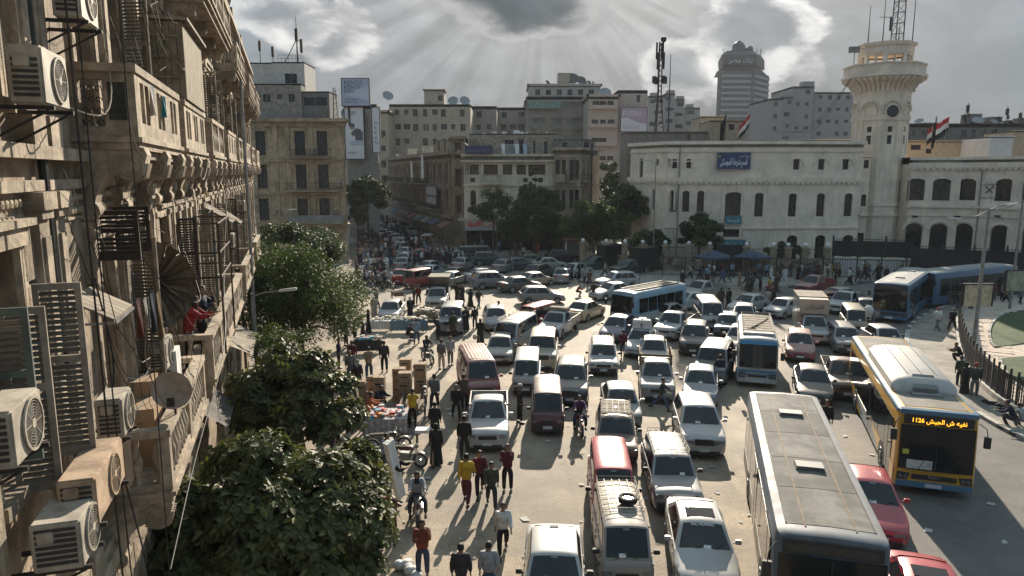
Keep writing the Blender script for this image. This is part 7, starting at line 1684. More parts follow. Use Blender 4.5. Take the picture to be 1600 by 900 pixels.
    for i,(u,v) in enumerate(((630,402),(632,395),(632,386),(629,378),(626,371),(619,365),(608,361.5),(600,358),(592,355.5),(584,353),(577,350.5),(570,348.5),(598,349.5),(614,349),(640,353),(646,360))):
        car('sedan',u,v,176,P_white if i % 3 else P_silver,['pale taxi %s in the column leaving down the side street' % s for s in ('nearest','second','third','fourth','fifth','sixth','seventh','eighth','ninth','tenth','eleventh','twelfth')][i] if i<12 else ('far pale car left of the crowded kerb','far pale car in the centre of the side street','pale car ahead of the white van in the crowd','pale car left beside the white van in the crowd')[i-12],lod=2,group='pale taxis in the side street')
    car('box4',828,397,95,P_olive,'olive old saloon parked under the trees',lod=1); car('sedan',808,402,110,P_dark,'dark saloon left of the olive one',lod=1); car('suv',840,412,150,P_green,'dark green jeep beside the man in orange',lod=1)
    car('sedan',855,402,100,P_white2,'pale saloon behind the dark green jeep',lod=1); car('sedan',877,419,175,P_silver,'silver blue saloon seen from behind in the middle distance',lod=1); car('sedan',899,411,140,P_white,'white saloon behind the silver blue one',lod=1)
    car('suv',872,390,100,P_black,'black van parked beside the small kiosk',lod=1)
    for i,(u,v,sx) in enumerate(((932,400,1.0),(984,405,.8))):
        t=car('pickup',u,v,-60,P_green,('dark covered lorry parked before the stone fence','smaller dark covered truck right of the lorry before the stone fence')[i],'truck',lod=1); MB().box(-.95,.95,.45,3.4,.6,2.9).build('canvas_cover',P_black,t,bevel=.05)
traffic()

# ---------------------------------------------------------------- buses
def bus(kind,u,v,a,L,W,H,lb,top,skirt,roof,nwin=6,minibus=False,disp=None,signm=None,zref=None,colr2=None):
    "u,v = centre of the front roof edge"
    rz=R(a); f=at(u,v,H); c=Vector((f.x,f.y,0)) - Matrix.Rotation(rz,3,'Z') @ Vector((0,-L/2,0))
    t=thing('minibus' if minibus else 'city_bus',lb,'minibus' if minibus else 'bus',c,rz); VEH.append((c.x,c.y,L,W,rz))
    hw=W/2; m=MB(); rr=.14 if not minibus else .2; zb=.32; zw=1.05 if not minibus else 1.15; zt=H-.55 if not minibus else H-.5
    def ring(y,s=1.,dz=0): return [(-hw*s,y,zb),(-hw*s,y,zw),(-hw*s+.02,y,zt),(-hw*s+.03,y,H-rr+dz),(-hw*s+rr*.5,y,H-rr*.3+dz),(-hw*s+rr*1.6,y,H+dz),(0,y,H+.035+dz),(hw*s-rr*1.6,y,H+dz),(hw*s-rr*.5,y,H-rr*.3+dz),(hw*s-.03,y,H-rr+dz),(hw*s-.02,y,zt),(hw*s,y,zw),(hw*s,y,zb)]
    rake=.22 if minibus else .06
    def fring(y,s,dz): return [(x,y+(rake*max(0,(z-zw))/(H-zw)),z) for x,_,z in ring(y,s,dz)]
    m.loft([fring(-L/2,.95,-.05),fring(-L/2+.08,.985,-.015),fring(-L/2+.25,1,0),ring(-L/2+.9),ring(L/2-.2),ring(L/2-.05,.985,-.02),ring(L/2,.95,-.06)]); m.build('body',top,t,smooth=35)
    if roof:
        for k in range(5):
            y0=-L/2+.5+k*(L-.8)/5; y1=y0+(L-.8)/5-.03; MB().loft([[(-hw+.30,y,H+.013),(-.02,y,H+.045),(hw-.30,y,H+.013)] for y in (y0,y1)],closed=False,cap0=False,cap1=False).build('roof_panel',roof,t)
        for s in (-1,1): MB().box(min(s*(hw-.30),s*(hw-.27)),max(s*(hw-.30),s*(hw-.27)),-L/2+.5,L/2-.3,H-.01,H+.03).build('roof_rail',roof,t)
    # skirt colour panels
    for s in (-1,1):
        x0,x1=(hw+.001,hw+.012) if s>0 else (-hw-.012,-hw-.001)
        MB().box(x0,x1,-L/2+.15,L/2-.15,zb+.01,zw-.12).build('side_panel',skirt,t)
        wl=(L-1.3)/nwin
        for k in range(nwin):
            y=-L/2+.75+k*wl
            if not minibus and s<0 and k in (0,3): MB().box(x0-.005,x1,y+.05,y+wl-.05,zb+.05,zt).build('door',glass,t); MB().box(x0-.01,x0-.005,y+wl/2-.02,y+wl/2+.02,zb+.05,zt).build('door_seam',plastic,t); continue
            xx=(x0+.0,x1+.0); MB().hexa([(xx[0],y+.04,zw-.02),(xx[1],y+.04,zw-.02),(xx[1],y+wl-.04,zw-.02),(xx[0],y+wl-.04,zw-.02),(xx[0]-.012*s,y+.04,zt),(xx[1]-.012*s,y+.04,zt),(xx[1]-.012*s,y+wl-.04,zt),(xx[0]-.012*s,y+wl-.04,zt)]).build('side_window',glass,t)
    # front
    yf=-L/2
    def fy(z,o=.0): return yf+rake*max(0,z-zw)/(H-zw)-o
    zs=.95 if not minibus else 1.12; zd=H-.50 if disp else H-.30
    g=MB(); N=8; rows=[]
    for k in range(5):
        z=zs+(zd-zs)*k/4; rows.append([((hw-.10)*(-1+2*j/N),fy(z,.012+.05*(1-(-1+2*j/N)**2)),z) for j in range(N+1)])
    for a_,b_ in zip(rows[:-1],rows[1:]):
        for j in range(N): g.quad(a_[j],a_[j+1],b_[j+1],b_[j])
    g.build('windshield',glass,t,smooth=60)
    MB().box(-.02,.02,fy(zs,.075),fy(zs,.06),zs,zd-.02).build('windshield_post',plastic,t)
    m=MB().tube([(-.55,fy(zs,.07),zs),(-.2,fy(zs+.6,.075),zs+.65)],.015,4); m.build('wiper',plastic,t); MB().tube([(.35,fy(zs,.07),zs),(.7,fy(zs+.6,.07),zs+.6)],.015,4).build('wiper',plastic,t)
    if disp:
        MB().box(-hw+.18,hw-.18,fy(H-.3,.05),fy(H-.3,-.02),H-.46,H-.14).build('display_panel',plastic,t)
        led=mat('led_amber',(1.,.45,.03),var=0,emit=1.1)
        if disp is not True: text(disp,t,(0,fy(H-.3,.058),H-.385),.22,led,align='CENTER',bold=.012,fit=W*.66)
        else: MB().box(-hw+.3,hw-.3,fy(H-.3,.058),fy(H-.3,.052),H-.40,H-.22).build('display_glass',mat('display_dull',(.05,.05,.045),rough=.3,var=.3,scale=8),t)
    MB().box(-hw+.06,hw-.06,yf-.04,yf+.1,zb-.03,zb+.2).build('bumper',colr2 or skirt,t,bevel=.03)
    for s in (-1,1):
        MB().hexa([(s*(hw-.42),yf-.018,.55),(s*(hw-.08),yf-.012,.55),(s*(hw-.08),yf+.05,.55),(s*(hw-.42),yf+.05,.55),(s*(hw-.50),yf-.018,.80),(s*(hw-.10),yf-.012,.83),(s*(hw-.10),yf+.05,.83),(s*(hw-.50),yf+.05,.80)]).build('headlight_panel',plastic,t)
        for k in range(2): MB().lathe([(.01,-.03),(.065,-.035),(.07,0)],12,(s*(hw-.20-k*.16),yf-.01,.68),'y').build('headlight',lamp_m,t)
        m=MB().tube([(s*(hw-.05),yf+.05,H-.25),(s*(hw+.12),yf-.22,H-.35),(s*(hw+.16),yf-.25,H-.6)],.02,5); m.box(min(s*(hw+.06),s*(hw+.26)),max(s*(hw+.06),s*(hw+.26)),yf-.30,yf-.20,H-1.0,H-.6); m.build('mirror',plastic,t,bevel=.02)
    MB().box(-.26,.26,yf-.052,yf-.041,zb+.02,zb+.15).build('number_plate',plate_m,t)
    MB().box(-hw+.55,hw-.55,yf-.02,yf+.02,.60,.78).build('grille',plastic,t)
    r=.48 if not minibus else .38
    for wy in (-L/2+2.4 if not minibus else -L/2+1.3,L/2-3.0 if not minibus else L/2-1.8):
        for s in (-1,1):
            x=s*(hw+.015); MB().lathe([(r*1.18,0),(r*1.18,.012)],24,(min(x,x-s*.0)-(.012 if s<0 else 0),wy,r),'x').build('wheel_arch',plastic,t)
            w=MB().lathe([(.01,0),(r*.7,0),(r,.05),(r,.26),(r*.85,.30),(.01,.30)],22,(0,0,0),'x').build('wheel',rubber,t,(s*(hw-.27),wy,r),0 if s>0 else math.pi,smooth=40); MB().lathe([(.02,.33),(r*.22,.33),(r*.3,.29),(r*.55,.305),(r*.6,.32),(r*.62,.295)],16,(0,0,0),'x').build('rim',steel,w,smooth=40)
    return t
def buses():
    gr=mat('bus_grey_roof',(.20,.19,.172),rough=.8,spec=.2,var=.4,scale=1.1,blotch=.6,streak=.0)
    gside=mat('bus_grey_blue',(.10,.13,.17),rough=.45,var=.25,scale=1,dust=.6); cream=mat('bus_cream',(.42,.38,.31),rough=.6,var=.3,scale=1,streak=.3)
    t=bus('city',1303,842,-15,11.2,2.5,3.05,'long dusty grey roofed bus filling the lower right foreground',mat('bus_slate',(.11,.14,.18),rough=.5,var=.25,scale=1,dust=.35),cream,gr,nwin=7,disp=True)
    for y in (-1.6,3.0): MB().box(-.38,.38,y-.28,y+.28,3.085,3.13).build('roof_hatch_frame',gr,t); MB().hexa([(-.36,y-.26,3.135),(.36,y-.26,3.135),(.36,y+.26,3.135),(-.36,y+.26,3.135),(-.36,y-.26,3.20),(.36,y-.26,3.20),(.36,y+.26,3.165),(-.36,y+.26,3.165)]).build('roof_hatch',mat('hatch_grey',(.12,.12,.125),rough=.6,var=.3),t)
    rs=mat('roof_seam_rust',(.20,.13,.08),rough=.8,var=.4,scale=3)
    for x in (-.55,.55): MB().box(x-.02,x+.02,-5.2,5.3,3.083,3.088).build('roof_seam',rs,t)
    # yellow and blue bus with the gas tank hump
    yel=mat('bus_yellow',(.55,.30,.025),rough=.35,var=.12,scale=1,coat=.5,dust=.25); blu=mat('bus_blue',(.07,.17,.27),rough=.4,var=.15,coat=.3); wh=mat('bus_white',(.50,.48,.45),rough=.5,var=.2,dust=.5,streak=.2)
    t=bus('city',1469,646,-18,12.2,2.5,3.05,'yellow and blue city bus with a big white roof housing and amber route display',yel,mat('bus_side_grey',(.36,.37,.38),rough=.4,var=.15),mat('bus_roof_dusty',(.27,.245,.21),rough=.8,spec=.2,var=.25,scale=.9,blotch=.3),nwin=8,disp='1126 '+AR('نفيه ش الجيش'),colr2=blu)
    s1=[(-1.08,0),(-1.08,.30),(-.86,.52),(-.4,.60),(.4,.60),(.86,.52),(1.08,.30),(1.08,0)]
    def hr(y,k,kx=1): return [(x*kx,y,3.06+z*k) for x,z in s1]
    MB().loft([hr(-3.9,.25,.9),hr(-3.7,.72),hr(-3.35,.95),hr(1.6,1.0),hr(1.9,.85),hr(2.05,.3,.92)]).build('roof_housing',mat('housing_white',(.42,.41,.39),rough=.5,var=.15,scale=1.2,dust=.3),t,smooth=40)
    MB().hexa([(-.42,-3.93,3.12),(.42,-3.93,3.12),(.36,-3.3,3.55),(-.36,-3.3,3.55),(-.42,-3.95,3.30),(.42,-3.95,3.30),(.36,-3.32,3.665),(-.36,-3.32,3.665)]).build('housing_intake',grey_frame,t); MB().box(-.5,.5,-4.3,-3.95,3.09,3.16).build('roof_hatch',steel,t)
    for x in (-.5,0,.5): MB().box(x-.01,x+.01,-3.2,1.6,3.655 if x else 3.66,3.675).build('housing_seam',steel,t)
    for s in (-1,1): MB().box(min(s*1.17,s*1.24),max(s*1.17,s*1.24),-5.8,5.9,2.90,3.01).build('blue_gutter',blu,t)
    MB().loft([[(-1.2,-6.09,z),(1.2,-6.09,z),(1.2,-5.85,z+.02),(-1.2,-5.85,z+.02)] for z in (2.93,3.09)]).build('front_fairing',blu,t,bevel=.02)
    for s in (-1,1):
        x=s*1.266; q=MB(); q.quad((x,2.2,.35),(x,3.9,.35),(x,5.8,1.0),(x,5.8,1.06),(x,3.6,1.04),(x,1.2,.35)); q.quad((x,5.9,.35),(x,4.6,.35),(x,5.9,.9)); q.quad((x,-5.9,.36),(x,-3.2,.36),(x,-1.2,1.0),(x,-5.9,1.0)); q.build('yellow_swoosh',yel,t); MB().quad((x*1.001,-1.0,.35),(x*1.001,1.2,.35),(x*1.001,3.0,.9),(x*1.001,1.4,.62)).build('blue_swoosh',blu,t)
    text('MAN',t,(0,-6.13,.66),.16,chrome,align='CENTER',bold=.03); MB().box(-.9,-.1,-6.175,-6.168,1.0,1.32).build('route_card',mat('route_card',(.55,.56,.52),var=.3,scale=9),t); MB().box(-1.05,-.85,-6.16,-6.15,1.5,1.68).build('sticker',mat('sticker_lime',(.5,.55,.1),var=0),t)
    MB().quad((-.7,-6.021,.83),(-1.1,-6.02,.93),(1.1,-6.02,.93),(.7,-6.021,.83),(.55,-6.021,.58),(-.55,-6.021,.58)).build('grille_surround',plastic,t)
    # two blue buses at the back
    b1=mat('bus_deep_blue',(.035,.12,.22),rough=.35,var=.12,coat=.4,dust=.2); b2=mat('bus_roof_pale',(.26,.26,.25),rough=.7,var=.2)
    t=bus('city',1393,443,-38,11.6,2.5,3.0,'front blue bus at the bend with pale grey roof and dark display',b1,b1,b2,nwin=7,disp=True); MB().box(-.3,.3,-2.6,-2.2,3.03,3.12).build('roof_hatch',b2,t); MB().box(-.3,.3,2.2,2.6,3.03,3.12).build('roof_hatch',b2,t)
    t=bus('city',1440,424,-64,11.6,2.5,3.0,'second blue bus standing across behind the first',b1,b1,b2,nwin=7,disp=True)
    # minibuses
    mw=mat('minibus_white',(.42,.43,.44),rough=.4,var=.12,coat=.3,dust=.35); mb_=mat('minibus_blue',(.04,.20,.38),rough=.4,var=.15,coat=.3); mp=mat('minibus_pale_blue',(.22,.36,.47),rough=.4,var=.15,coat=.3,dust=.3)
    t=bus('mini',1186,530,-17,6.9,2.05,2.65,'white minibus with blue stripes and a roof rack, nose to the viewer',mw,mat('minibus_lilac',(.42,.47,.56),rough=.4,var=.15),None,nwin=5,minibus=True,colr2=mw)
    g=MB()
    for z in (2.74,2.86): g.tube([(-.8,-2.2,z),(.8,-2.2,z),(.8,2.9,z),(-.8,2.9,z),(-.8,-2.2,z)],.022,5)
    for k in range(9): y=-2.2+k*.64; g.tube([(-.8,y,2.74),(.8,y,2.74)],.016,4); g.tube([(-.8,y,2.66),(-.8,y,2.86)],.016,4); g.tube([(.8,y,2.66),(.8,y,2.86)],.016,4)
    g.build('roof_rack',rack_m,t); MB().box(-.78,.78,-2.15,2.85,2.695,2.72).build('rack_floor',mat('rack_floor',(.20,.16,.12),rough=.85,var=.5,scale=3),t); MB().box(-.8,.8,-2.62,-2.22,2.66,2.80).build('rack_fairing',mw,t,bevel=.03)
    for k in range(6): a=k*1.2; MB().tube([(-.5+.2*k,-1.5+.55*k,2.75),(-.1+.15*k,-1.2+.6*k,2.77)],.035,5).build('rolled_load',rubber if k % 2 else wood,t)
    MB().loft([[(-.92,-3.37,2.32),(.92,-3.37,2.32),(.92,-3.2,2.5),(-.92,-3.2,2.5)],[(-.90,-3.30,2.50),(.90,-3.30,2.50),(.88,-3.1,2.62),(-.88,-3.1,2.62)]]).build('brow_panel',mb_,t,bevel=.015)
    for z0,z1 in ((.86,.98),(.70,.75)): MB().box(-.96,.96,-3.475,-3.445,z0,z1).build('front_stripe',mb_,t)
    for s in (-1,1): MB().box(min(s*1.03,s*1.04),max(s*1.03,s*1.04),-3.2,3.3,2.22,2.32).build('side_stripe',mb_,t); MB().box(min(s*1.036,s*1.043),max(s*1.036,s*1.043),-3.2,3.3,.62,.72).build('side_stripe',mb_,t)
    t=bus('mini',971,456,-46,7.0,2.1,2.7,'white and pale blue coach with a roof ladder rack seen from its front corner',mp,mw,None,nwin=5,minibus=True,colr2=mb_); g=MB()
    for x in (-.7,.7): g.tube([(x,-2.6,2.8),(x,3.0,2.8)],.03,5)
    for k in range(8): g.tube([(-.7,-2.6+k*.8,2.8),(.7,-2.6+k*.8,2.8)],.02,5)
    g.build('roof_rack',rack_m,t); MB().box(-.68,.68,-2.5,2.9,2.735,2.76).build('rack_floor',tarp,t)
    MB().box(-.98,.98,-3.53,-3.50,.62,1.1).build('front_panel',mw,t); MB().box(-.95,.95,-3.545,-3.532,.86,.98).build('front_stripe',mb_,t)
buses()
# ---------------------------------------------------------------- people (facing -y)
def skin(chains,levels=1):
    "chains: lists of (pos, rx, ry); a chain may start at (chain, index) of an earlier one"
    V,E,Rd,roots,idx=[],[],[],[],[]
    for ch in chains:
        ids=[]; prev=None
        if isinstance(ch[0],tuple) and len(ch[0])==2 and isinstance(ch[0][0],int): prev=idx[ch[0][0]][ch[0][1]]; ch=ch[1:]; ids.append(prev)
        else: roots.append(len(V))
        for p,rx,ry in ch:
            V.append(tuple(p)); Rd.append((rx,ry)); i=len(V)-1
            if prev is not None: E.append((prev,i))
            prev=i; ids.append(i)
        idx.append(ids)
    me=bpy.data.meshes.new('sk'); me.from_pydata(V,E,[]); o=bpy.data.objects.new('sk',me); COL.objects.link(o)
    md=o.modifiers.new('s','SKIN'); md.use_smooth_shade=True; sb=o.modifiers.new('u','SUBSURF'); sb.levels=levels; sb.render_levels=levels
    if not me.skin_vertices:
        bm=bmesh.new(); bm.from_mesh(me); bm.verts.layers.skin.verify(); bm.to_mesh(me); bm.free()
    for i,r in enumerate(Rd): me.skin_vertices[0].data[i].radius=r; me.skin_vertices[0].data[i].use_root=i in roots
    bpy.context.view_layer.update(); out=bpy.data.meshes.new_from_object(o.evaluated_get(bpy.context.evaluated_depsgraph_get())); bpy.data.objects.remove(o); return out
skin_m=mat('skin',(.24,.135,.085),rough=.55,var=.08)
hair_m=mat('hair_black',(.010,.009,.008),rough=.7,var=.2); shoe_m=mat('shoes',(.025,.022,.02),rough=.6,var=.3)
CL={k: mat('cloth_'+k,c,rough=.88,var=.3,scale=5) for k,c in dict(black=(.010,.010,.012),char=(.03,.03,.034),navy=(.014,.02,.045),maroon=(.09,.012,.022),red=(.26,.015,.02),yellow=(.48,.30,.02),white=(.58,.58,.57),grey=(.13,.135,.145),lgrey=(.30,.31,.33),brown=(.07,.045,.03),tan=(.26,.19,.12),beige=(.42,.38,.31),blue=(.05,.10,.24),lblue=(.20,.27,.36),jeans=(.05,.075,.13),green=(.04,.06,.04),camo=(.05,.055,.04),orange=(.45,.12,.04),rust=(.22,.05,.03),purple=(.09,.03,.10)).items()}
def rotx(v,a): c,s=math.cos(a),math.sin(a); return Vector((v.x,v.y*c-v.z*s,v.y*s+v.z*c))
POSES={'stand': (3,0,-3,0,2,14,-4,14,0,9,0),'walk': (25,6,-20,22,-20,20,24,30,4,6,0),'walk2': (-20,22,25,6,24,30,-20,20,4,6,0),'stride': (34,14,-26,26,-30,35,32,40,7,8,0),
 'reach': (6,4,-4,2,48,45,42,55,14,6,0),'chin': (3,2,-3,0,34,95,52,128,2,2,0),'bend': (12,6,-2,2,62,20,58,24,42,6,0),'ride': (72,76,72,76,52,30,52,30,12,10,.79),'squat': (96,118,92,120,28,60,32,50,26,6,.3),'hug': (3,2,-3,2,58,60,70,50,-4,4,0)}
def figure(pose):
    lh,lk,rh,rk,ls,le,rs,re,lean,ab,sit=POSES[pose]; r=R
    F=lambda a: Vector((0,-math.sin(a),-math.cos(a)))
    hip=[]; 
    for s,h,k in ((-1,lh,lk),(1,rh,rk)):
        sp=.25 if sit>.5 else .03; a0=Vector((s*.10,0,0)); kn=a0+F(r(h))*.44+Vector((s*sp*.6,0,0)); an=kn+F(r(h-k))*.42; hip.append((a0,kn,an))
    base=-min(q[2].z for q in hip)+.09; base=sit if sit>.5 else base; up=Vector((0,0,base)); hip=[tuple(q+up for q in t) for t in hip]
    la=r(lean); T=lambda x,y,z: up+rotx(Vector((x,y,z)),la)
    sh=[]
    for s,a,e in ((-1,ls,le),(1,rs,re)):
        s0=T(s*.185,0,.50); A=la*.5+r(a); d=F(A); d.x=s*math.sin(r(ab)); d.normalize(); el=s0+d*.29; d2=F(A+r(e)); d2.x=-s*.10 if e>40 else s*.03; d2.normalize(); wr=el+d2*.25; sh.append((s0,el,wr,d2,s))
    out={}; HC=T(0,-.01,.70)
    nk=T(0,0,.55); hd=T(0,0,0)
    ch=[[(T(0,0,.02),.10,.08),(T(0,0,.25),.10,.08),(T(0,0,.46),.11,.08),(nk,.052,.055),(T(0,-.005,.62),.05,.06)]]
    for s0,el,wr,d2,s in sh: ch.append([(0,2),(s0,.045,.045),(el,.037,.037),(wr,.026,.026),(wr+d2*.05,.036,.020),(wr+d2*.09,.038,.018)])
    for q in hip: ch.append([(0,0),(q[0],.06,.06),(q[1],.05,.05),(q[2],.035,.035)])
    for s0,el,wr,d2,s in sh:     # five fingers, the thumb leaving the side of the palm
        side=Vector((1,0,0)) if abs(d2.x)<.9 else Vector((0,1,0)); side=(side-d2*side.dot(d2)).normalized(); nrm=d2.cross(side)*(-s)
        for i,(o,L) in enumerate(((-.026,.062),(-.009,.074),(.009,.070),(.026,.054))):
            b=wr+d2*.085+side*o; ch.append([(b,.009,.009),(b+d2*L*.5+nrm*.006,.0085,.0085),(b+d2*L*.85+nrm*.028,.007,.007)])
        b=wr+d2*.03-side*s*.022; ch.append([(b,.011,.011),(b-side*s*.028+d2*.03,.0095,.0095),(b-side*s*.03+d2*.055+nrm*.012,.008,.008)])
    body=skin(ch)
    # head with face, joined to the body surface at the neck
    bm=bmesh.new(); bm.from_mesh(body); n0=len(bm.faces)
    hm=MB(); N=12; rings=[]
    prof=[(.045,.035,-.125,-.012),(.060,.060,-.105,-.022),(.068,.078,-.07,-.012),(.074,.088,-.03,-.006),(.077,.094,.01,0),(.077,.098,.05,.006),(.070,.090,.085,.010),(.048,.062,.112,.012),(.015,.02,.122,.012)]
    for rx,ry,z,oy in prof:
        rings.append([HC+rotx(Vector((rx*math.sin(2*math.pi*k/N),-ry*math.cos(2*math.pi*k/N)*(1.0)+oy-(.020 if k==0 and -.035<z<-.0 else .012 if k==0 and z<-.06 else 0),z)),la*.4) for k in range(N)])
    hm.loft(rings); P=lambda x,y,z: HC+rotx(Vector((x,y,z)),la*.4)
    hm.hexa([P(-.012,-.088,-.045),P(.012,-.088,-.045),P(.016,-.075,-.045),P(-.016,-.075,-.045),P(-.006,-.094,.0),P(.006,-.094,.0),P(.006,-.08,.01),P(-.006,-.08,.01)][:8])
    for s in (-1,1): hm.ball(P(s*.078,.01,-.02),.022,6,4,1.3,.6)
    hm.mi=1
    for s in (-1,1): hm.ball(P(s*.030,-.088,.008),.010,6,4,.7); hm.cbox(P(s*.030,-.094,.030),(.034,.012,.007))
    hm.cbox(P(0,-.089,-.066),(.040,.008,.008)); h=hm.mesh('h',[skin_m,hair_m],smooth=60)
    bm.from_mesh(h)
    bm.to_mesh(body); bm.free(); body.materials.clear(); body.materials.append(skin_m); body.materials.append(hair_m)
    body.polygons.foreach_set('use_smooth',[True]*len(body.polygons)); out['body']=body
    tch=[[(T(0,0,-.08),.205,.145),(T(0,0,.10),.185,.135),(T(0,-.01,.30),.205,.15),(T(0,0,.45),.18,.13),(T(0,0,.535),.085,.085)]]
    for s0,el,wr,d2,s in sh: tch.append([(0,3),(s0+Vector((0,0,-.01)),.090,.090),(el,.072,.072),(wr-d2*.03,.052,.052)])
    m=skin(tch); m.materials.append(white_p); out['top']=m
    lc=[[(T(0,0,.04),.17,.13),(up+Vector((0,0,-.02)),.165,.13)]]
    for q in hip: lc.append([(0,1),(q[0]+(q[1]-q[0])*.15,.115,.115),(q[1],.082,.085),(q[2]+(q[1]-q[2])*.05,.065,.068)])
    m=skin(lc); m.materials.append(white_p); out['legs']=m
    sm=MB()
    for q in hip: a=q[2]; z=a.z-.09; sm.loft([[(a.x-w,a.y+y,z),(a.x+w,a.y+y,z),(a.x+w*.8,a.y+y,z+hh),(a.x-w*.8,a.y+y,z+hh)] for y,w,hh in ((.08,.03,.07),(.05,.042,.10),(-.03,.045,.09),(-.12,.05,.055),(-.18,.03,.03))])
    out['shoes']=sm.mesh('shoes',[shoe_m],smooth=50)
    def cover(k,front,low,grow):
        c=MB(); rr=[]
        for rx,ry,z,oy in prof:
            if z<low: continue
            rr.append([HC+rotx(Vector(((rx+grow)*math.sin(2*math.pi*j/N),-(ry+grow)*math.cos(2*math.pi*j/N)+oy+(front if math.cos(2*math.pi*j/N)>.3 and z<.07 else 0),z+grow*.5*(z>.1))),la*.4) for j in range(N)])
        c.loft(rr,True,False,True); return c.mesh(k,[hair_m],smooth=60)
    out['hair']=cover('hair',.05,-.035,.012); out['cap']=cover('cap',.0,.045,.018)
    c=MB(); rr=[]
    for rx,ry,z,oy in [(.13,.13,-.26,.02),(.085,.09,-.16,.015)]+[(p[0]+.018,p[1]+.018,p[2],p[3]) for p in prof[1:]]:
        rr.append([HC+rotx(Vector((rx*math.sin(2*math.pi*j/N),-ry*math.cos(2*math.pi*j/N)+oy+(.045 if math.cos(2*math.pi*j/N)>.6 and -.09<z<.06 else 0),z)),la*.4) for j in range(N)])
    c.loft(rr,True,False,True); out['scarf']=c.mesh('headscarf',[white_p],smooth=60)
    # long robe falling from the shoulders
    c=MB(); rr=[]; zk=base
    for z,rx,ry in ((.08,.27,.24),(.35,.245,.21),(.65,.215,.17),(.95,.19,.135),(1.2,.20,.135),(1.36,.19,.12),(1.47,.075,.075)):
        f=max(0,(z-zk)); oy=-math.sin(la)*f
        rr.append([Vector((rx*math.cos(2*math.pi*j/14)*(1+.05*math.sin(j*5)*(z<.9)),oy+ry*math.sin(2*math.pi*j/14)*(1+.06*math.cos(j*7)*(z<.9)),z)) for j in range(14)])
    c.loft(rr,True,False,True); out['robe']=c.mesh('robe',[white_p],smooth=60)
    return out
HCOL={'b': None,'g': mat('hair_grey',(.16,.155,.15),rough=.8,var=.3),'c': CL['white'],'k': CL['black'],'r': CL['red'],'w': CL['white'],'n': CL['navy'],'t': CL['tan'],'l': CL['lgrey']}
PN=[0]
def person(u,v,pose,a,top,legs,lb,head='b',robe=False,pos=None,s=None,group=None,simple=False):
    fm=cached(('fig',pose),lambda: figure(pose)); p=Vector(pos) if pos else at(u,v); PN[0]+=1
    s=s or random.Random(PN[0]).uniform(.96,1.05); t=thing('person',lb,'person',p,R(a),group); t.scale=(s,s,s)
    put('body',fm['body'],t)
    if robe: put('robe',fm['robe'],t,mats=[CL[legs]])
    elif not simple or legs: put('trousers',fm['legs'],t,mats=[CL[legs]])
    put('jacket',fm['top'],t,mats=[CL[top]]); put('shoes',fm['shoes'],t)
    if head in 'bg': put('hair',fm['hair'],t,mats=[HCOL[head]])
    elif head in 'cr' : put('cap',fm['cap'],t,mats=[HCOL[head]])
    else: put('headscarf',fm['scarf'],t,mats=[HCOL[head]])
    return t
T_=('walk','walk2')
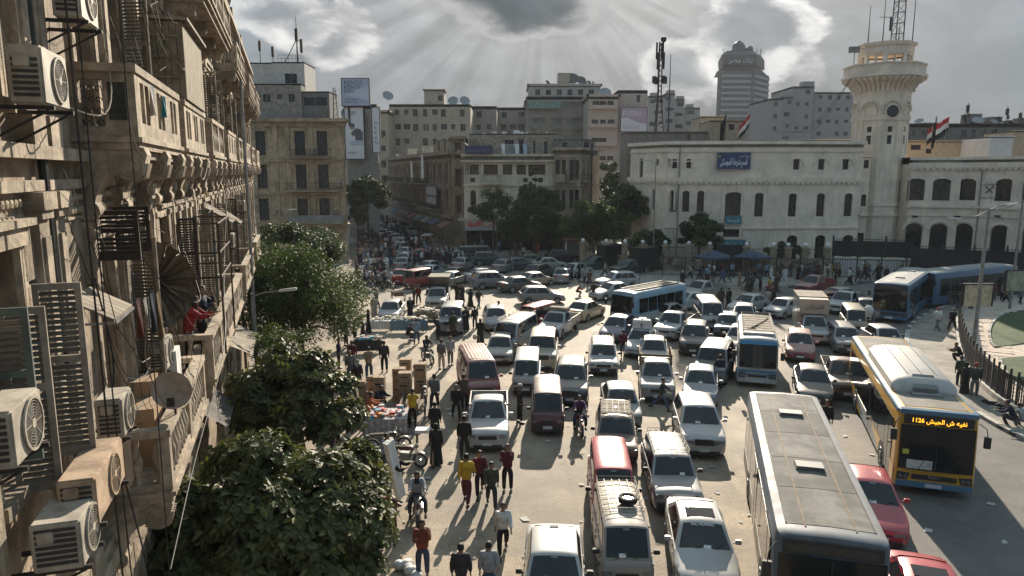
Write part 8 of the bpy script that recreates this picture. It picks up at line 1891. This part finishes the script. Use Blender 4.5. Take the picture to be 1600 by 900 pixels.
people=[
 (786,866,'walk',4,'white','black','man in white jacket with black sleeves walking towards the viewer'),
 (729,787,'walk2',172,'yellow','maroon','man in yellow vest and dark red trousers walking away'),
 (750,774,'walk',8,'maroon','black','man in maroon jumper and white collar beside the yellow vest'),
 (768,794,'walk2',4,'camo','char','man in camouflage jacket leading the group of four'),
 (793,769,'chin',-10,'maroon','black','man in maroon jumper touching his chin as he walks'),
 (726,719,'stand',180,'black','char','man dressed all in black seen from behind near the large white pickup'),
 (682,727,'walk',182,'black','black','woman in long black robe walking away with swinging arms','k',True),
 (680,690,'stand',180,'black','black','figure in dark jacket right in front of the black robed woman','b',True),
 (622,786,'hug',70,'black','char','man in black hugging tall white rolls'),
 (609,848,'walk',176,'maroon','black','man in dark maroon jacket seen from behind beside the big tree'),
 (661,904,'chin',6,'rust','jeans','man in dark red jacket and jeans holding his hand to his mouth'),
 (721,948,'stand',178,'char','black','dark jacketed man at the bottom edge, left of the pair'),
 (764,942,'stand',182,'lgrey','jeans','man in grey hooded top at the bottom edge, right of the pair'),
 (599,744,'reach',80,'lblue','char','man in pale blue shirt busy beside the parked motorcycles'),
 (679,641,'walk',178,'grey','black','man in grey jumper with yellow collar walking away'),
 (713,656,'walk2',12,'black','black','old man in black clothes walking past the white pickup','g'),
 (726,642,'reach',200,'brown','char','man carrying a round bundle close to the white pickup'),
 (645,667,'reach',182,'yellow','black','man in bright yellow jacket pushing a hand cart'),
 (575,674,'reach',100,'orange','black','boy in orange jumper serving at the heaped stall'),
 (589,640,'squat',60,'navy','black','boy in navy squatting in front of the cardboard boxes'),
 (560,612,'stand',170,'char','black','tall man in a long dark robe left of the boxes','l',True),
 (577,594,'reach',190,'tan','jeans','man in ochre jacket bending over beside the dark robed man'),
 (601,582,'stand',186,'char','black','man in dark suit standing alone in the sun above the boxes'),
 (690,578,'stand',150,'grey','beige','man in patterned jacket and pale trousers beside the faded red van'),
 (704,571,'stand',30,'lgrey','grey','man in pale shirt at the corner of the faded red van'),
 (651,538,'walk',184,'lblue','jeans','man in blue shirt and jeans walking up to the pale goods stand'),
 (636,533,'squat',120,'black','char','dark figure crouching left of the man in blue shirt'),
 (685,531,'bend',210,'black','black','man in black bending over a barrow'),
 (708,527,'stand',180,'green','brown','thin man in green brown standing before the off-roader'),
 (728,517,'stand',20,'black','black','first woman in black robe in the group behind the faded red van','k',True),
 (742,514,'stand',200,'char','char','tall dark man between the two black robed women'),
 (735,481,'walk',150,'black','black','slender figure in black, back left of the standing group','k',True),
 (748,483,'walk2',150,'char','jeans','man in dark clothes, back right of the standing group'),
 (751,538,'walk',190,'black','black','woman in black robe carrying a white bag before the silver hatchback','k',True),
 (779,507,'stand',70,'green','black','man in dark green leaning at the silver hatchback'),
 (641,498,'stand',30,'black','black','woman in black robe with a white scarf beside the pale goods stand','w',True),
 (647,478,'stand',90,'char','black','man in charcoal behind the white scarfed woman'),(654,476,'walk',0,'rust','black','child in dark red top left of the small black truck'),
 (671,479,'stand',180,'navy','char','man in navy right beside the small black truck nose'),(585,498,'stand',10,'beige','beige','man in long beige robe near the lone white saloon','c',True),
 (588,484,'walk',150,'grey','jeans','man in grey behind the beige robed man'),(715,471,'walk2',170,'brown','brown','left one of two brown robed women in the bright patch','k',True),(722,473,'walk',170,'char','char','right one of two brown robed women in the bright patch','t',True),
 (551,579,'stand',175,'maroon','black','man in bright maroon jacket under the feathery tree'),(530,575,'stand',90,'navy','black','dark figure beside the trunk under the feathery tree'),(541,541,'stand',120,'char','black','dark seated looking figure left of the small flag'),
 (555,535,'reach',60,'purple','black','figure in dark purple under the small flag'),(568,535,'reach',-60,'black','black','figure in black facing the purple one'),(576,520,'stand',100,'black','black','black robed figure beside the small flag','k',True),(548,598,'stand',20,'grey','jeans','grey haired man half hidden by the tree crown','g'),
 (540,665,'stand',60,'black','brown','robed figure in black with a wide hat at the stall','k',True),(556,668,'stand',80,'tan','lgrey','man in brown coat over a grey robe holding a white bag','b',True),(528,690,'reach',70,'navy','black','figure in navy at the left end of the stall','n'),(520,720,'reach',90,'grey','char','grey figure half covered by the big tree beside the stall'),
 (973,556,'walk',176,'maroon','char','man in red checked shirt walking between the saloons'),(1005,543,'stand',10,'black','black','dark man standing before the sack laden taxi'),(1032,641,'stride',78,'char','jeans','young man striding across in front of the silver pickup'),
 (1124,604,'walk',190,'navy','black','man in navy walking beside the silver saloon with the long bonnet'),(1139,591,'stand',170,'black','black','man in black with a pale bag beside the minibus','b',True),(840,551,'stand',30,'grey','black','man at the left door of the beige off-roader'),(866,551,'stand',-20,'char','black','man at the right door of the beige off-roader'),
 (812,661,'stand',100,'char','black','heavy man in black with a pale cap at the maroon microbus','c'),(827,603,'stand',40,'green','brown','man in olive behind the heavy man at the maroon microbus'),
 (1126,482,'stand',160,'brown','brown','left one of the pair beside the small white van','k',True),(1138,482,'stand',200,'black','black','right one of the pair beside the small white van','b',True),(901,463,'squat',90,'rust','black','child with a sack in the open sunny patch'),(927,469,'walk2',170,'char','black','man carrying a white bundle left of the white blue coach'),
 (1464,518,'walk',186,'white','grey','man in white shirt and red cap walking on the pavement','r'),(1487,519,'walk2',172,'black','black','man in long black coat with a pale cap on the pavement','g'),(1496,489,'walk',175,'black','jeans','man in black behind the poster board'),(1516,487,'stand',90,'char','black','figure in charcoal close behind the poster board'),
 (1498,605,'stand',170,'green','black','left man of the three beside the railing'),(1506,618,'stand',200,'char','black','middle man of the three beside the railing, in a dark hooded coat','k',True),(1521,622,'stand',160,'green','grey','right man of the three beside the railing, with a red cap','r'),(1501,566,'squat',250,'black','black','man squatting on the kerb against the railing'),
 (1364,509,'bend',250,'tan','grey','man bent under a white sack behind the white saloon'),(1288,690,'stand',-20,'black','black','man between the grey and the yellow bus, only his head showing'),(1584,668,'squat',240,'navy','char','seated street seller in navy on the right pavement'),(1600,672,'squat',200,'lgrey','grey','seated street seller in grey at the right edge'),
 (893,438,'stand',90,'char','black','dark man in the group left of the coach, leftmost'),(905,437,'stand',-90,'black','black','black robed person in the group left of the coach','k',True),(913,443,'walk',10,'lgrey','char','pale shirted person in the group left of the coach'),(921,448,'walk2',180,'brown','black','brown jacketed person in the group left of the coach'),(945,433,'walk',90,'beige','black','pale jacketed person behind the coach nose'),(841,394,'stand',170,'orange','orange','man in bright orange overalls by the dark green jeep'),
 (634,451,'stand',180,'grey','lgrey','left man of two walking up behind the motorcycles'),(645,449,'stand',180,'char','grey','right man of two walking up behind the motorcycles'),(608,408,'walk',170,'black','black','black figure left of the taxi column','k',True),(616,409,'walk',170,'orange','char','figure in orange left of the taxi column'),
 (1128,444,'walk',80,'blue','jeans','figure in blue crossing before the gate'),(1201,460,'walk',100,'yellow','jeans','figure in yellow crossing near the white saloons'),(1208,455,'walk',80,'white','navy','figure in white crossing near the white saloons'),(1198,485,'stand',160,'beige','beige','man in beige waistcoat beside the white saloons'),(1206,484,'stand',190,'black','black','man in black beside the beige waistcoat'),
 (1296,436,'stand',-50,'yellow','black','person in bright yellow behind the dark red pickup'),(1066,448,'walk',20,'black','black','figure in black with pale headscarf on the far kerb','w',True),(818,404,'stand',0,'white','navy','figure in white shirt before the trees')]
for q in people:
    u,v,po,a,tp,lg,lb=q[:7]; person(u,v,po,a,tp,lg,lb,*q[7:])
FB=FL(.35,17.0,6.62); person(0,0,'reach',100,'red','black','woman in red coat leaning on the balcony of the old facade','k',pos=FB,s=1.0)
FB=FL(.5,18.4,6.62); person(0,0,'chin',95,'navy','black','man in dark jacket leaning on the balcony beside the woman in red',pos=FB,s=1.0)
# crowd that can still be told apart one by one
def free(x,y,m=.35):
    for (cx,cy,L,W,rz) in VEH:
        dx,dy=x-cx,y-cy; c,s=math.cos(-rz),math.sin(-rz)
        if abs(dx*c-dy*s)<W/2+m and abs(dx*s+dy*c)<L/2+m: return False
    return True
rc=random.Random(42)
def crowd(n,u0,u1,v0,v1,where,grp,along=True):
    L=[]
    while len(L)<n:
        u,v=rc.uniform(u0,u1),rc.uniform(v0,v1); p=at(u,v)
        if free(p.x,p.y) and all((p-q[2]).length>.45 for q in L): L.append((u,v,p))
    L.sort(key=lambda q: q[0])
    for i,(u,v,p) in enumerate(L):
        tp=rc.choice(['black','char','navy','black','brown','grey','maroon','jeans','white','tan','green','char','lblue','beige']); lg=rc.choice(['black','char','jeans','black','grey']); rb=rc.random()<.28
        hd=rc.choice('kwtn') if rb else rc.choice('bbbg'); po=rc.choice(['stand','walk','walk2','reach']); nm=dict(char='charcoal',lblue='pale blue',jeans='denim blue').get(tp,tp)
        w='%s from the left' % (ORD[i] if i<20 else 'twenty '+ORD[i-20])
        person(u,v,po,rc.choice([80,100,-90,0,180,200]),tp,tp if rb else lg,'%s in %s %s, %s' % ('robed figure' if rb else 'figure',nm,where,w),hd,rb,group=grp)
crowd(24,1062,1255,434,447,'on the pavement before the gate','people along the station pavement')
crowd(38,1255,1432,431,446,'on the pavement below the tower','people below the tower')
crowd(10,1135,1225,446,458,'crossing the far lane','people crossing the far lane')
crowd(32,556,615,412,458,'at the left kerb stalls','people at the left kerb')
crowd(22,556,608,380,412,'further up the left kerb','people further up the left kerb')
crowd(20,660,800,380,402,'among the parked cars','people among the parked cars')
crowd(9,800,905,391,420,'under the dark trees','people under the trees')
crowd(6,1515,1598,466,482,'behind the garden railing','people behind the garden')
# the dense crowd of the side street reads as one mass
def mass():
    mb=MB(); rg=random.Random(8); cols=[CL[k] for k in ('black','char','navy','brown','maroon','grey','lblue','white','tan')]+[skin_m,hair_m]; n=0
    while n<950:
        y=rg.uniform(86,172); t=(y-92)/80; x0=-20-17*t; x1=-7.5-17.5*t; x=rg.uniform(x0,x1) if rg.random()<.22 else (x1-abs(rg.gauss(0,2.6)) if rg.random()<.7 else x0+abs(rg.gauss(0,1.3)))
        if not free(x,y,.25): continue
        n+=1; s=rg.uniform(.9,1.08); mb.mi=rg.choice([0,0,0,0,1,1,1,2,2,3,4,5,6,7,8]); a=rg.random()*3; top=mb.mi
        mb.mi=rg.choice([0,1,2]); mb.lathe([(.10*s,0),(.15*s,.5*s),(.16*s,.85*s)],6,(x,y,0)); mb.mi=top; mb.lathe([(.17*s,.84*s),(.21*s,1.2*s),(.20*s,1.38*s),(.06*s,1.48*s)],6,(x,y,0),sy=.7)
        mb.mi=9; mb.ball((x,y,1.58*s),.09*s,6,4,1.25); mb.mi=10; mb.ball((x,y+.015,1.62*s),.095*s,6,4,1.0)
    mb.build('crowd',cols,label='dense dark crowd filling the side street between the shops',cat='crowd',kind='stuff')
mass()

# ---------------------------------------------------------------- motorcycles and the street market
def moto(u,v,a,colr,lb,rider=None,pos=None):
    t=thing('motorcycle',lb,'motorcycle',Vector(pos) if pos else at(u,v),R(a)); r=.30
    for y in (-.66,.62):
        w=put('wheel',cached('mw',lambda: MB().lathe([(.22,-.03),(.27,-.05),(.30,-.03),(.30,.03),(.27,.05),(.22,.03)],20,(0,0,0),'x',cap=False).mesh('wheel',[rubber],smooth=40)),t,(0,y,r))
        put('spoked_rim',cached('mr',lambda: (lambda m: ([m.tube([(0,0,0),(0,.225*math.cos(k*.52),.225*math.sin(k*.52))],.005,3) for k in range(12)],m.lathe([(.205,-.02),(.23,-.02),(.23,.02),(.205,.02)],18,(0,0,0),'x',cap=False),m.lathe([(.04,-.05),(.04,.05)],8,(0,0,0),'x'))[1].mesh('spoked_rim',[chrome]))(MB())),w)
    def b(n,m_,f,bv=0): q=MB(); f(q); q.build(n,m_,t,bevel=bv,smooth=45)
    b('fork',chrome,lambda q: [q.tube([(s*.07,-.66,r),(s*.06,-.42,.86)],.02,6) for s in (-1,1)]); b('handlebar',plastic,lambda q: q.tube([(-.34,-.26,1.02),(-.2,-.36,.98),(.2,-.36,.98),(.34,-.26,1.02)],.015,6))
    b('fuel_tank',colr,lambda q: q.loft([[(x*w,y,z+h*zz_) for x,zz_ in ((-1,0),(-.8,.8),(0,1),(.8,.8),(1,0),(0,-.2))] for y,w,z,h in ((-.36,.06,.72,.10),(-.25,.13,.70,.18),(0,.13,.70,.16),(.1,.08,.70,.10))]))
    b('seat',rubber,lambda q: q.box(-.12,.12,.08,.72,.72,.81),.03); b('engine',steel,lambda q: q.box(-.13,.13,-.22,.16,.28,.58).lathe([(.11,-.17),(.11,.17)],10,(0,.02,.36),'x'),.02); b('frame',plastic,lambda q: q.tube([(0,-.38,.80),(0,-.2,.35),(0,.25,.32),(0,.3,.7)],.022,6).tube([(0,.62,r),(0,.1,.38)],.025,6))
    b('mudguard',colr,lambda q: [q.loft([[(-.055,-.66+.34*math.cos(k),r+.34*math.sin(k)),(.055,-.66+.34*math.cos(k),r+.34*math.sin(k)),(.055,-.66+.35*math.cos(k),r+.35*math.sin(k)),(-.055,-.66+.35*math.cos(k),r+.35*math.sin(k))] for k in [.6+i*.3 for i in range(6)]])]); b('headlamp',lamp_m,lambda q: q.ball((0,-.52,.86),.085,10,6)); b('exhaust',chrome,lambda q: q.tube([(.13,-.1,.3),(.15,.3,.26),(.15,.85,.34)],.035,7,.04)); b('tail_box',plastic,lambda q: q.box(-.1,.1,.72,.86,.66,.76),.02)
    if rider: p=t.location; person(0,0,'ride',a,rider[0],rider[1],rider[2],rider[3] if len(rider)>3 else 'b',pos=(p.x-math.sin(R(a))*.0-math.sin(R(a))*-.0,p.y,.0),s=1.0).location=Vector((p.x,p.y,.04)) + Matrix.Rotation(R(a),3,'Z') @ Vector((0,.22,0))
    return t
moto(653,812,8,P_black,'black motorcycle ridden by the hooded man in grey',('lgrey','char','motorcyclist in pale grey hooded top with a dark face mask','k'))
moto(905,675,4,P_red,'motorcycle ridden by the man in purple between the cars',('purple','navy','motorcyclist in purple black jacket between the cars'))
moto(632,728,76,P_mar,'parked dark red motorcycle with a chrome fork beside the tree'); moto(606,706,100,P_black,'parked black motorcycle behind the dark red one'); moto(662,628,14,P_dark,'motorcycle parked right of the cardboard boxes'); moto(668,566,30,P_dark,'motorcycle with seated hooded man above the boxes',('char','grey','hooded man sitting on the motorcycle above the boxes','k'))
moto(604,452,80,P_black,'left motorcycle of the pair in the bright patch',('black','char','rider in black on the left motorcycle of the pair')); moto(576,448,60,P_dark,'motorcycle by the left kerb with a pale shirted rider',('lgrey','char','rider in pale shirt near the left kerb')); moto(1200,470,-40,P_red,'red motorcycle near the white saloons',('rust','char','rider in dark red near the white saloons'))
def carton(x,y,z,w,d,h,rz,lb,grp=None):
    t=thing('cardboard_box',lb,'box',(x,y,z),rz,grp); MB().box(-w/2,w/2,-d/2,d/2,0,h).build('carton',card,t,bevel=.012); MB().box(-.03,.03,-d/2-.004,d/2+.004,h-.09,h+.003).build('tape',tarp,t); MB().box(-w*.3,w*.3,-d/2-.005,-d/2-.002,h*.45,h*.6).build('print_mark',plastic,t)
c0=at(628,636); nb=0
lev=('bottom','second','third','top','fifth'); colN=('front right','middle','rear middle','rear right','front left tall','far left','left centre','rearmost')
for ci,(dx,dy,n,h,w) in enumerate(((.15,.2,4,.42,.62),(-.25,.95,4,.42,.62),(-.35,1.7,3,.42,.6),(.75,1.4,3,.6,.6),(-1.15,.3,2,.72,.55),(-2.0,.35,2,.60,.45),(-1.6,1.0,3,.42,.45),(-.2,2.7,4,.42,.6))):
    for k in range(n): carton(c0.x+dx+random.uniform(-.03,.03),c0.y+dy,k*(h+.004)+.004,w,w*.8,h,random.uniform(-.06,.06),'%s carton in the %s stack of the cardboard pile' % (lev[k],colN[ci]))
def stall(u,v,w,d,lb,cloth,goods,rz=0,h=.75):
    p=at(u,v); t=thing('market_stall',lb,'stall',p,rz); MB().box(-w/2,w/2,-d/2,d/2,h-.06,h).build('table_top',wood,t)
    for x in (-w/2+.05,w/2-.05):
        for y in (-d/2+.05,d/2-.05): MB().box(x-.03,x+.03,y-.03,y+.03,0,h-.061).build('leg',wood,t)
    m=MB(); N=16
    for k in range(N): x0,x1=-w/2+k*w/N,-w/2+(k+1)*w/N; m.quad((x0,-d/2-.01-.03*(k % 2),h+.004),(x1,-d/2-.01-.03*((k+1) % 2),h+.004),(x1,-d/2-.03-.06*((k+1) % 2),.12),(x0,-d/2-.03-.06*(k % 2),.12))
    m.quad((-w/2,-d/2,h+.004),(w/2,-d/2,h+.004),(w/2,d/2,h+.004),(-w/2,d/2,h+.004)); m.build('cloth',cloth,t)
    rg=random.Random(int(u)); pals=[mat('goods_'+n_,c,rough=.5,var=.2,scale=6) for n_,c in goods]
    for i in range(int(w*d*16)):
        s=rg.uniform(.06,.14); x,y=rg.uniform(-w/2+.1,w/2-.1),rg.uniform(-d/2+.1,d/2-.1); q=Matrix.Rotation(rz,3,'Z') @ Vector((x,y,0)); mm=MB()
        if i % 3: mm.box(-s,s,-s,s,0,s*1.1,rot=rg.random()*3,taper=s*.15)
        else: mm.lathe([(s*.7,0),(s,s*.8),(s*1.02,s),(s*.5,s*1.05)],8)
        j=i % len(pals); mm.build('wares',pals[j],loc=(p.x+q.x,p.y+q.y,h+.006+(i % 4)*.03),label='%s packet or bowl among the wares on the %s' % (goods[j][0],lb.split(' with')[0]),cat='wares',group='wares on the '+lb.split(' with')[0])
    return t
red_=[('red',(.5,.04,.05)),('white',(.65,.65,.62)),('blue',(.05,.28,.42)),('pink',(.55,.25,.25)),('orange',(.6,.22,.04)),('grey',(.4,.42,.42))]; pale=[('white',(.65,.63,.58)),('straw',(.5,.42,.28)),('cream',(.58,.52,.42))]
stall(604,672,1.9,1.5,'heaped household goods stall with a clear plastic skirt',mat('plastic_skirt',(.42,.38,.38),rough=.4,var=.4,scale=5),red_,.1); stall(594,514,1.7,1.1,'small bread crate stand with white skirt',white_p,pale,0,.7)
stall(640,516,2.6,1.2,'long pale goods stand with blue skirt',mat('skirt_blue',(.15,.24,.30),rough=.8,var=.3),pale,.05,.8); stall(668,504,1.8,1.4,'pale basket stand with high piles',tarp,pale+[('brown',(.2,.12,.06))],0,.9); stall(702,516,1.6,.9,'low flat basket stand with bread',tarp,pale,0,.4); stall(575,548,1.8,1.0,'shaded trinket stall with dark skirt',CL['char'],red_[:3]+pale,.2); stall(580,440,2.6,1.5,'kerbside stall with grey skirt',grey_frame,pale+red_[:3],0,.9); stall(588,418,3.0,1.5,'far kerbside stall with white skirt',white_p,pale+red_[:2],.1,.9)
def cart(u,v,rz,lb):
    t=thing('hand_cart',lb,'cart',at(u,v),rz); MB().box(-.5,.5,-.9,.6,.55,.62).build('deck',wood,t)
    for s in (-1,1): MB().lathe([(.22,-.02),(.30,-.03),(.30,.03),(.22,.02)],16,(s*.58,-.1,.30),'x',cap=False).build('wheel',rubber,t); MB().tube([(s*.42,.6,.6),(s*.42,1.2,.95)],.02,6).build('handle',iron,t)
    for k in range(4): MB().box(-.5+k*.26,-.45+k*.26,-.9,.6,.621,.9).build('slat',wood,t)
cart(645,650,.05,'wooden hand cart held by the man in yellow'); cart(622,470,.4,'empty wooden hand cart on the left of the bright patch')
q=at(636,712); m=MB().box(-.25,.25,-.2,.2,.78,.98); t=thing('box_stool','pale wooden crate table beside the dark red motorcycle','crate',(at(662,694).x,at(662,694).y,0)); MB().box(-.32,.32,-.22,.22,.55,.68).build('top',white_p,t); [MB().box(x-.03,x+.03,y-.03,y+.03,0,.55).build('leg',wood,t) for x in (-.27,.27) for y in (-.17,.17)]
q=at(622,782); t=thing('paper_rolls','bundle of tall white rolls held upright by the man in black','rolls',(q.x+.12,q.y-.32,.25),rot=(R(5),R(-9),0)); [MB().tube([(x,y,0),(x,y,2.1)],.07,8).build('roll',white_p,t) for x,y in ((-.1,0),(.05,.03),(-.03,.13),(.12,.15),(0,-.12))]
for i,(u,v) in enumerate(((640,903),(636,893),(1566,640),(1545,634))): p=at(u,v); m=MB(); [m.ball((random.uniform(-.25,.25),random.uniform(-.2,.2),.14),random.uniform(.14,.2),8,5,.8) for _ in range(4)]; m.build('bundle',sack if i<2 else CL['black'],loc=p,label=('white plastic wrapped bundle at the feet of the man in the dark red jacket','second white bundle behind the first one','black heap of goods before the seated sellers','smaller black heap left of the seated sellers')[i],cat='bundle',smooth=60)
# small flag in the market and bags
p=at(560,545); t=thing('flag','small red and white flag on a stick in the market','flag',(p.x,p.y,0)); MB().tube([(0,0,0),(.35,0,2.2)],.02,5).build('stick',wood,t); MB().quad((.35,0,2.2),(.33,0,2.0),(-.25,.1,1.72),(-.2,.05,1.95)).build('flag_stripe',CL['red'],t); MB().quad((.33,.0,2.0),(.30,0,1.82),(-.25,.1,1.55),(-.25,.1,1.72)).build('flag_stripe',CL['white'],t)
p=at(751,538); MB().ball((0,0,.5),.15,8,5,1.3).build('carrier_bag',sack,loc=(p.x-.38,p.y,0),label='white bag held by the black robed woman near the silver hatchback',cat='bag',smooth=60); p=at(1361,509); MB().ball((0,0,1.15),.34,9,6,1.2).build('sack',sack,loc=(p.x-.25,p.y,0),label='big white sack on the back of the bent man',cat='sack',smooth=60)
# kiosk by the trees
p=at(900,408); t=thing('kiosk','small kiosk with white corner posts at the left end of the stone fence','kiosk',(p.x,p.y,0)); MB().box(-1.2,1.2,0,2,0,2.6).build('cabin',mat('kiosk_grey',(.16,.17,.17),var=.3),t); MB().box(-1.5,1.5,-.5,2.2,2.602,2.75).build('roof',mat('kiosk_roof',(.25,.08,.05),var=.3),t); MB().box(-1.45,-1.25,-.3,-.1,0,2.6).build('post',white_p,t)
# hazy air
hz=bpy.data.materials.new('haze_air'); hz.use_nodes=True; n=hz.node_tree.nodes; n.clear(); o=n.new('ShaderNodeOutputMaterial'); pv=n.new('ShaderNodeVolumePrincipled'); pv.inputs['Color'].default_value=(.80,.84,.90,1); pv.inputs['Density'].default_value=.00024; pv.inputs['Anisotropy'].default_value=0.0; hz.node_tree.links.new(pv.outputs[0],o.inputs['Volume'])
MB().box(-420,520,-80,620,-1,118).build('haze',hz,kind='stuff',label='thin pale haze filling the air over the whole square',cat='haze')
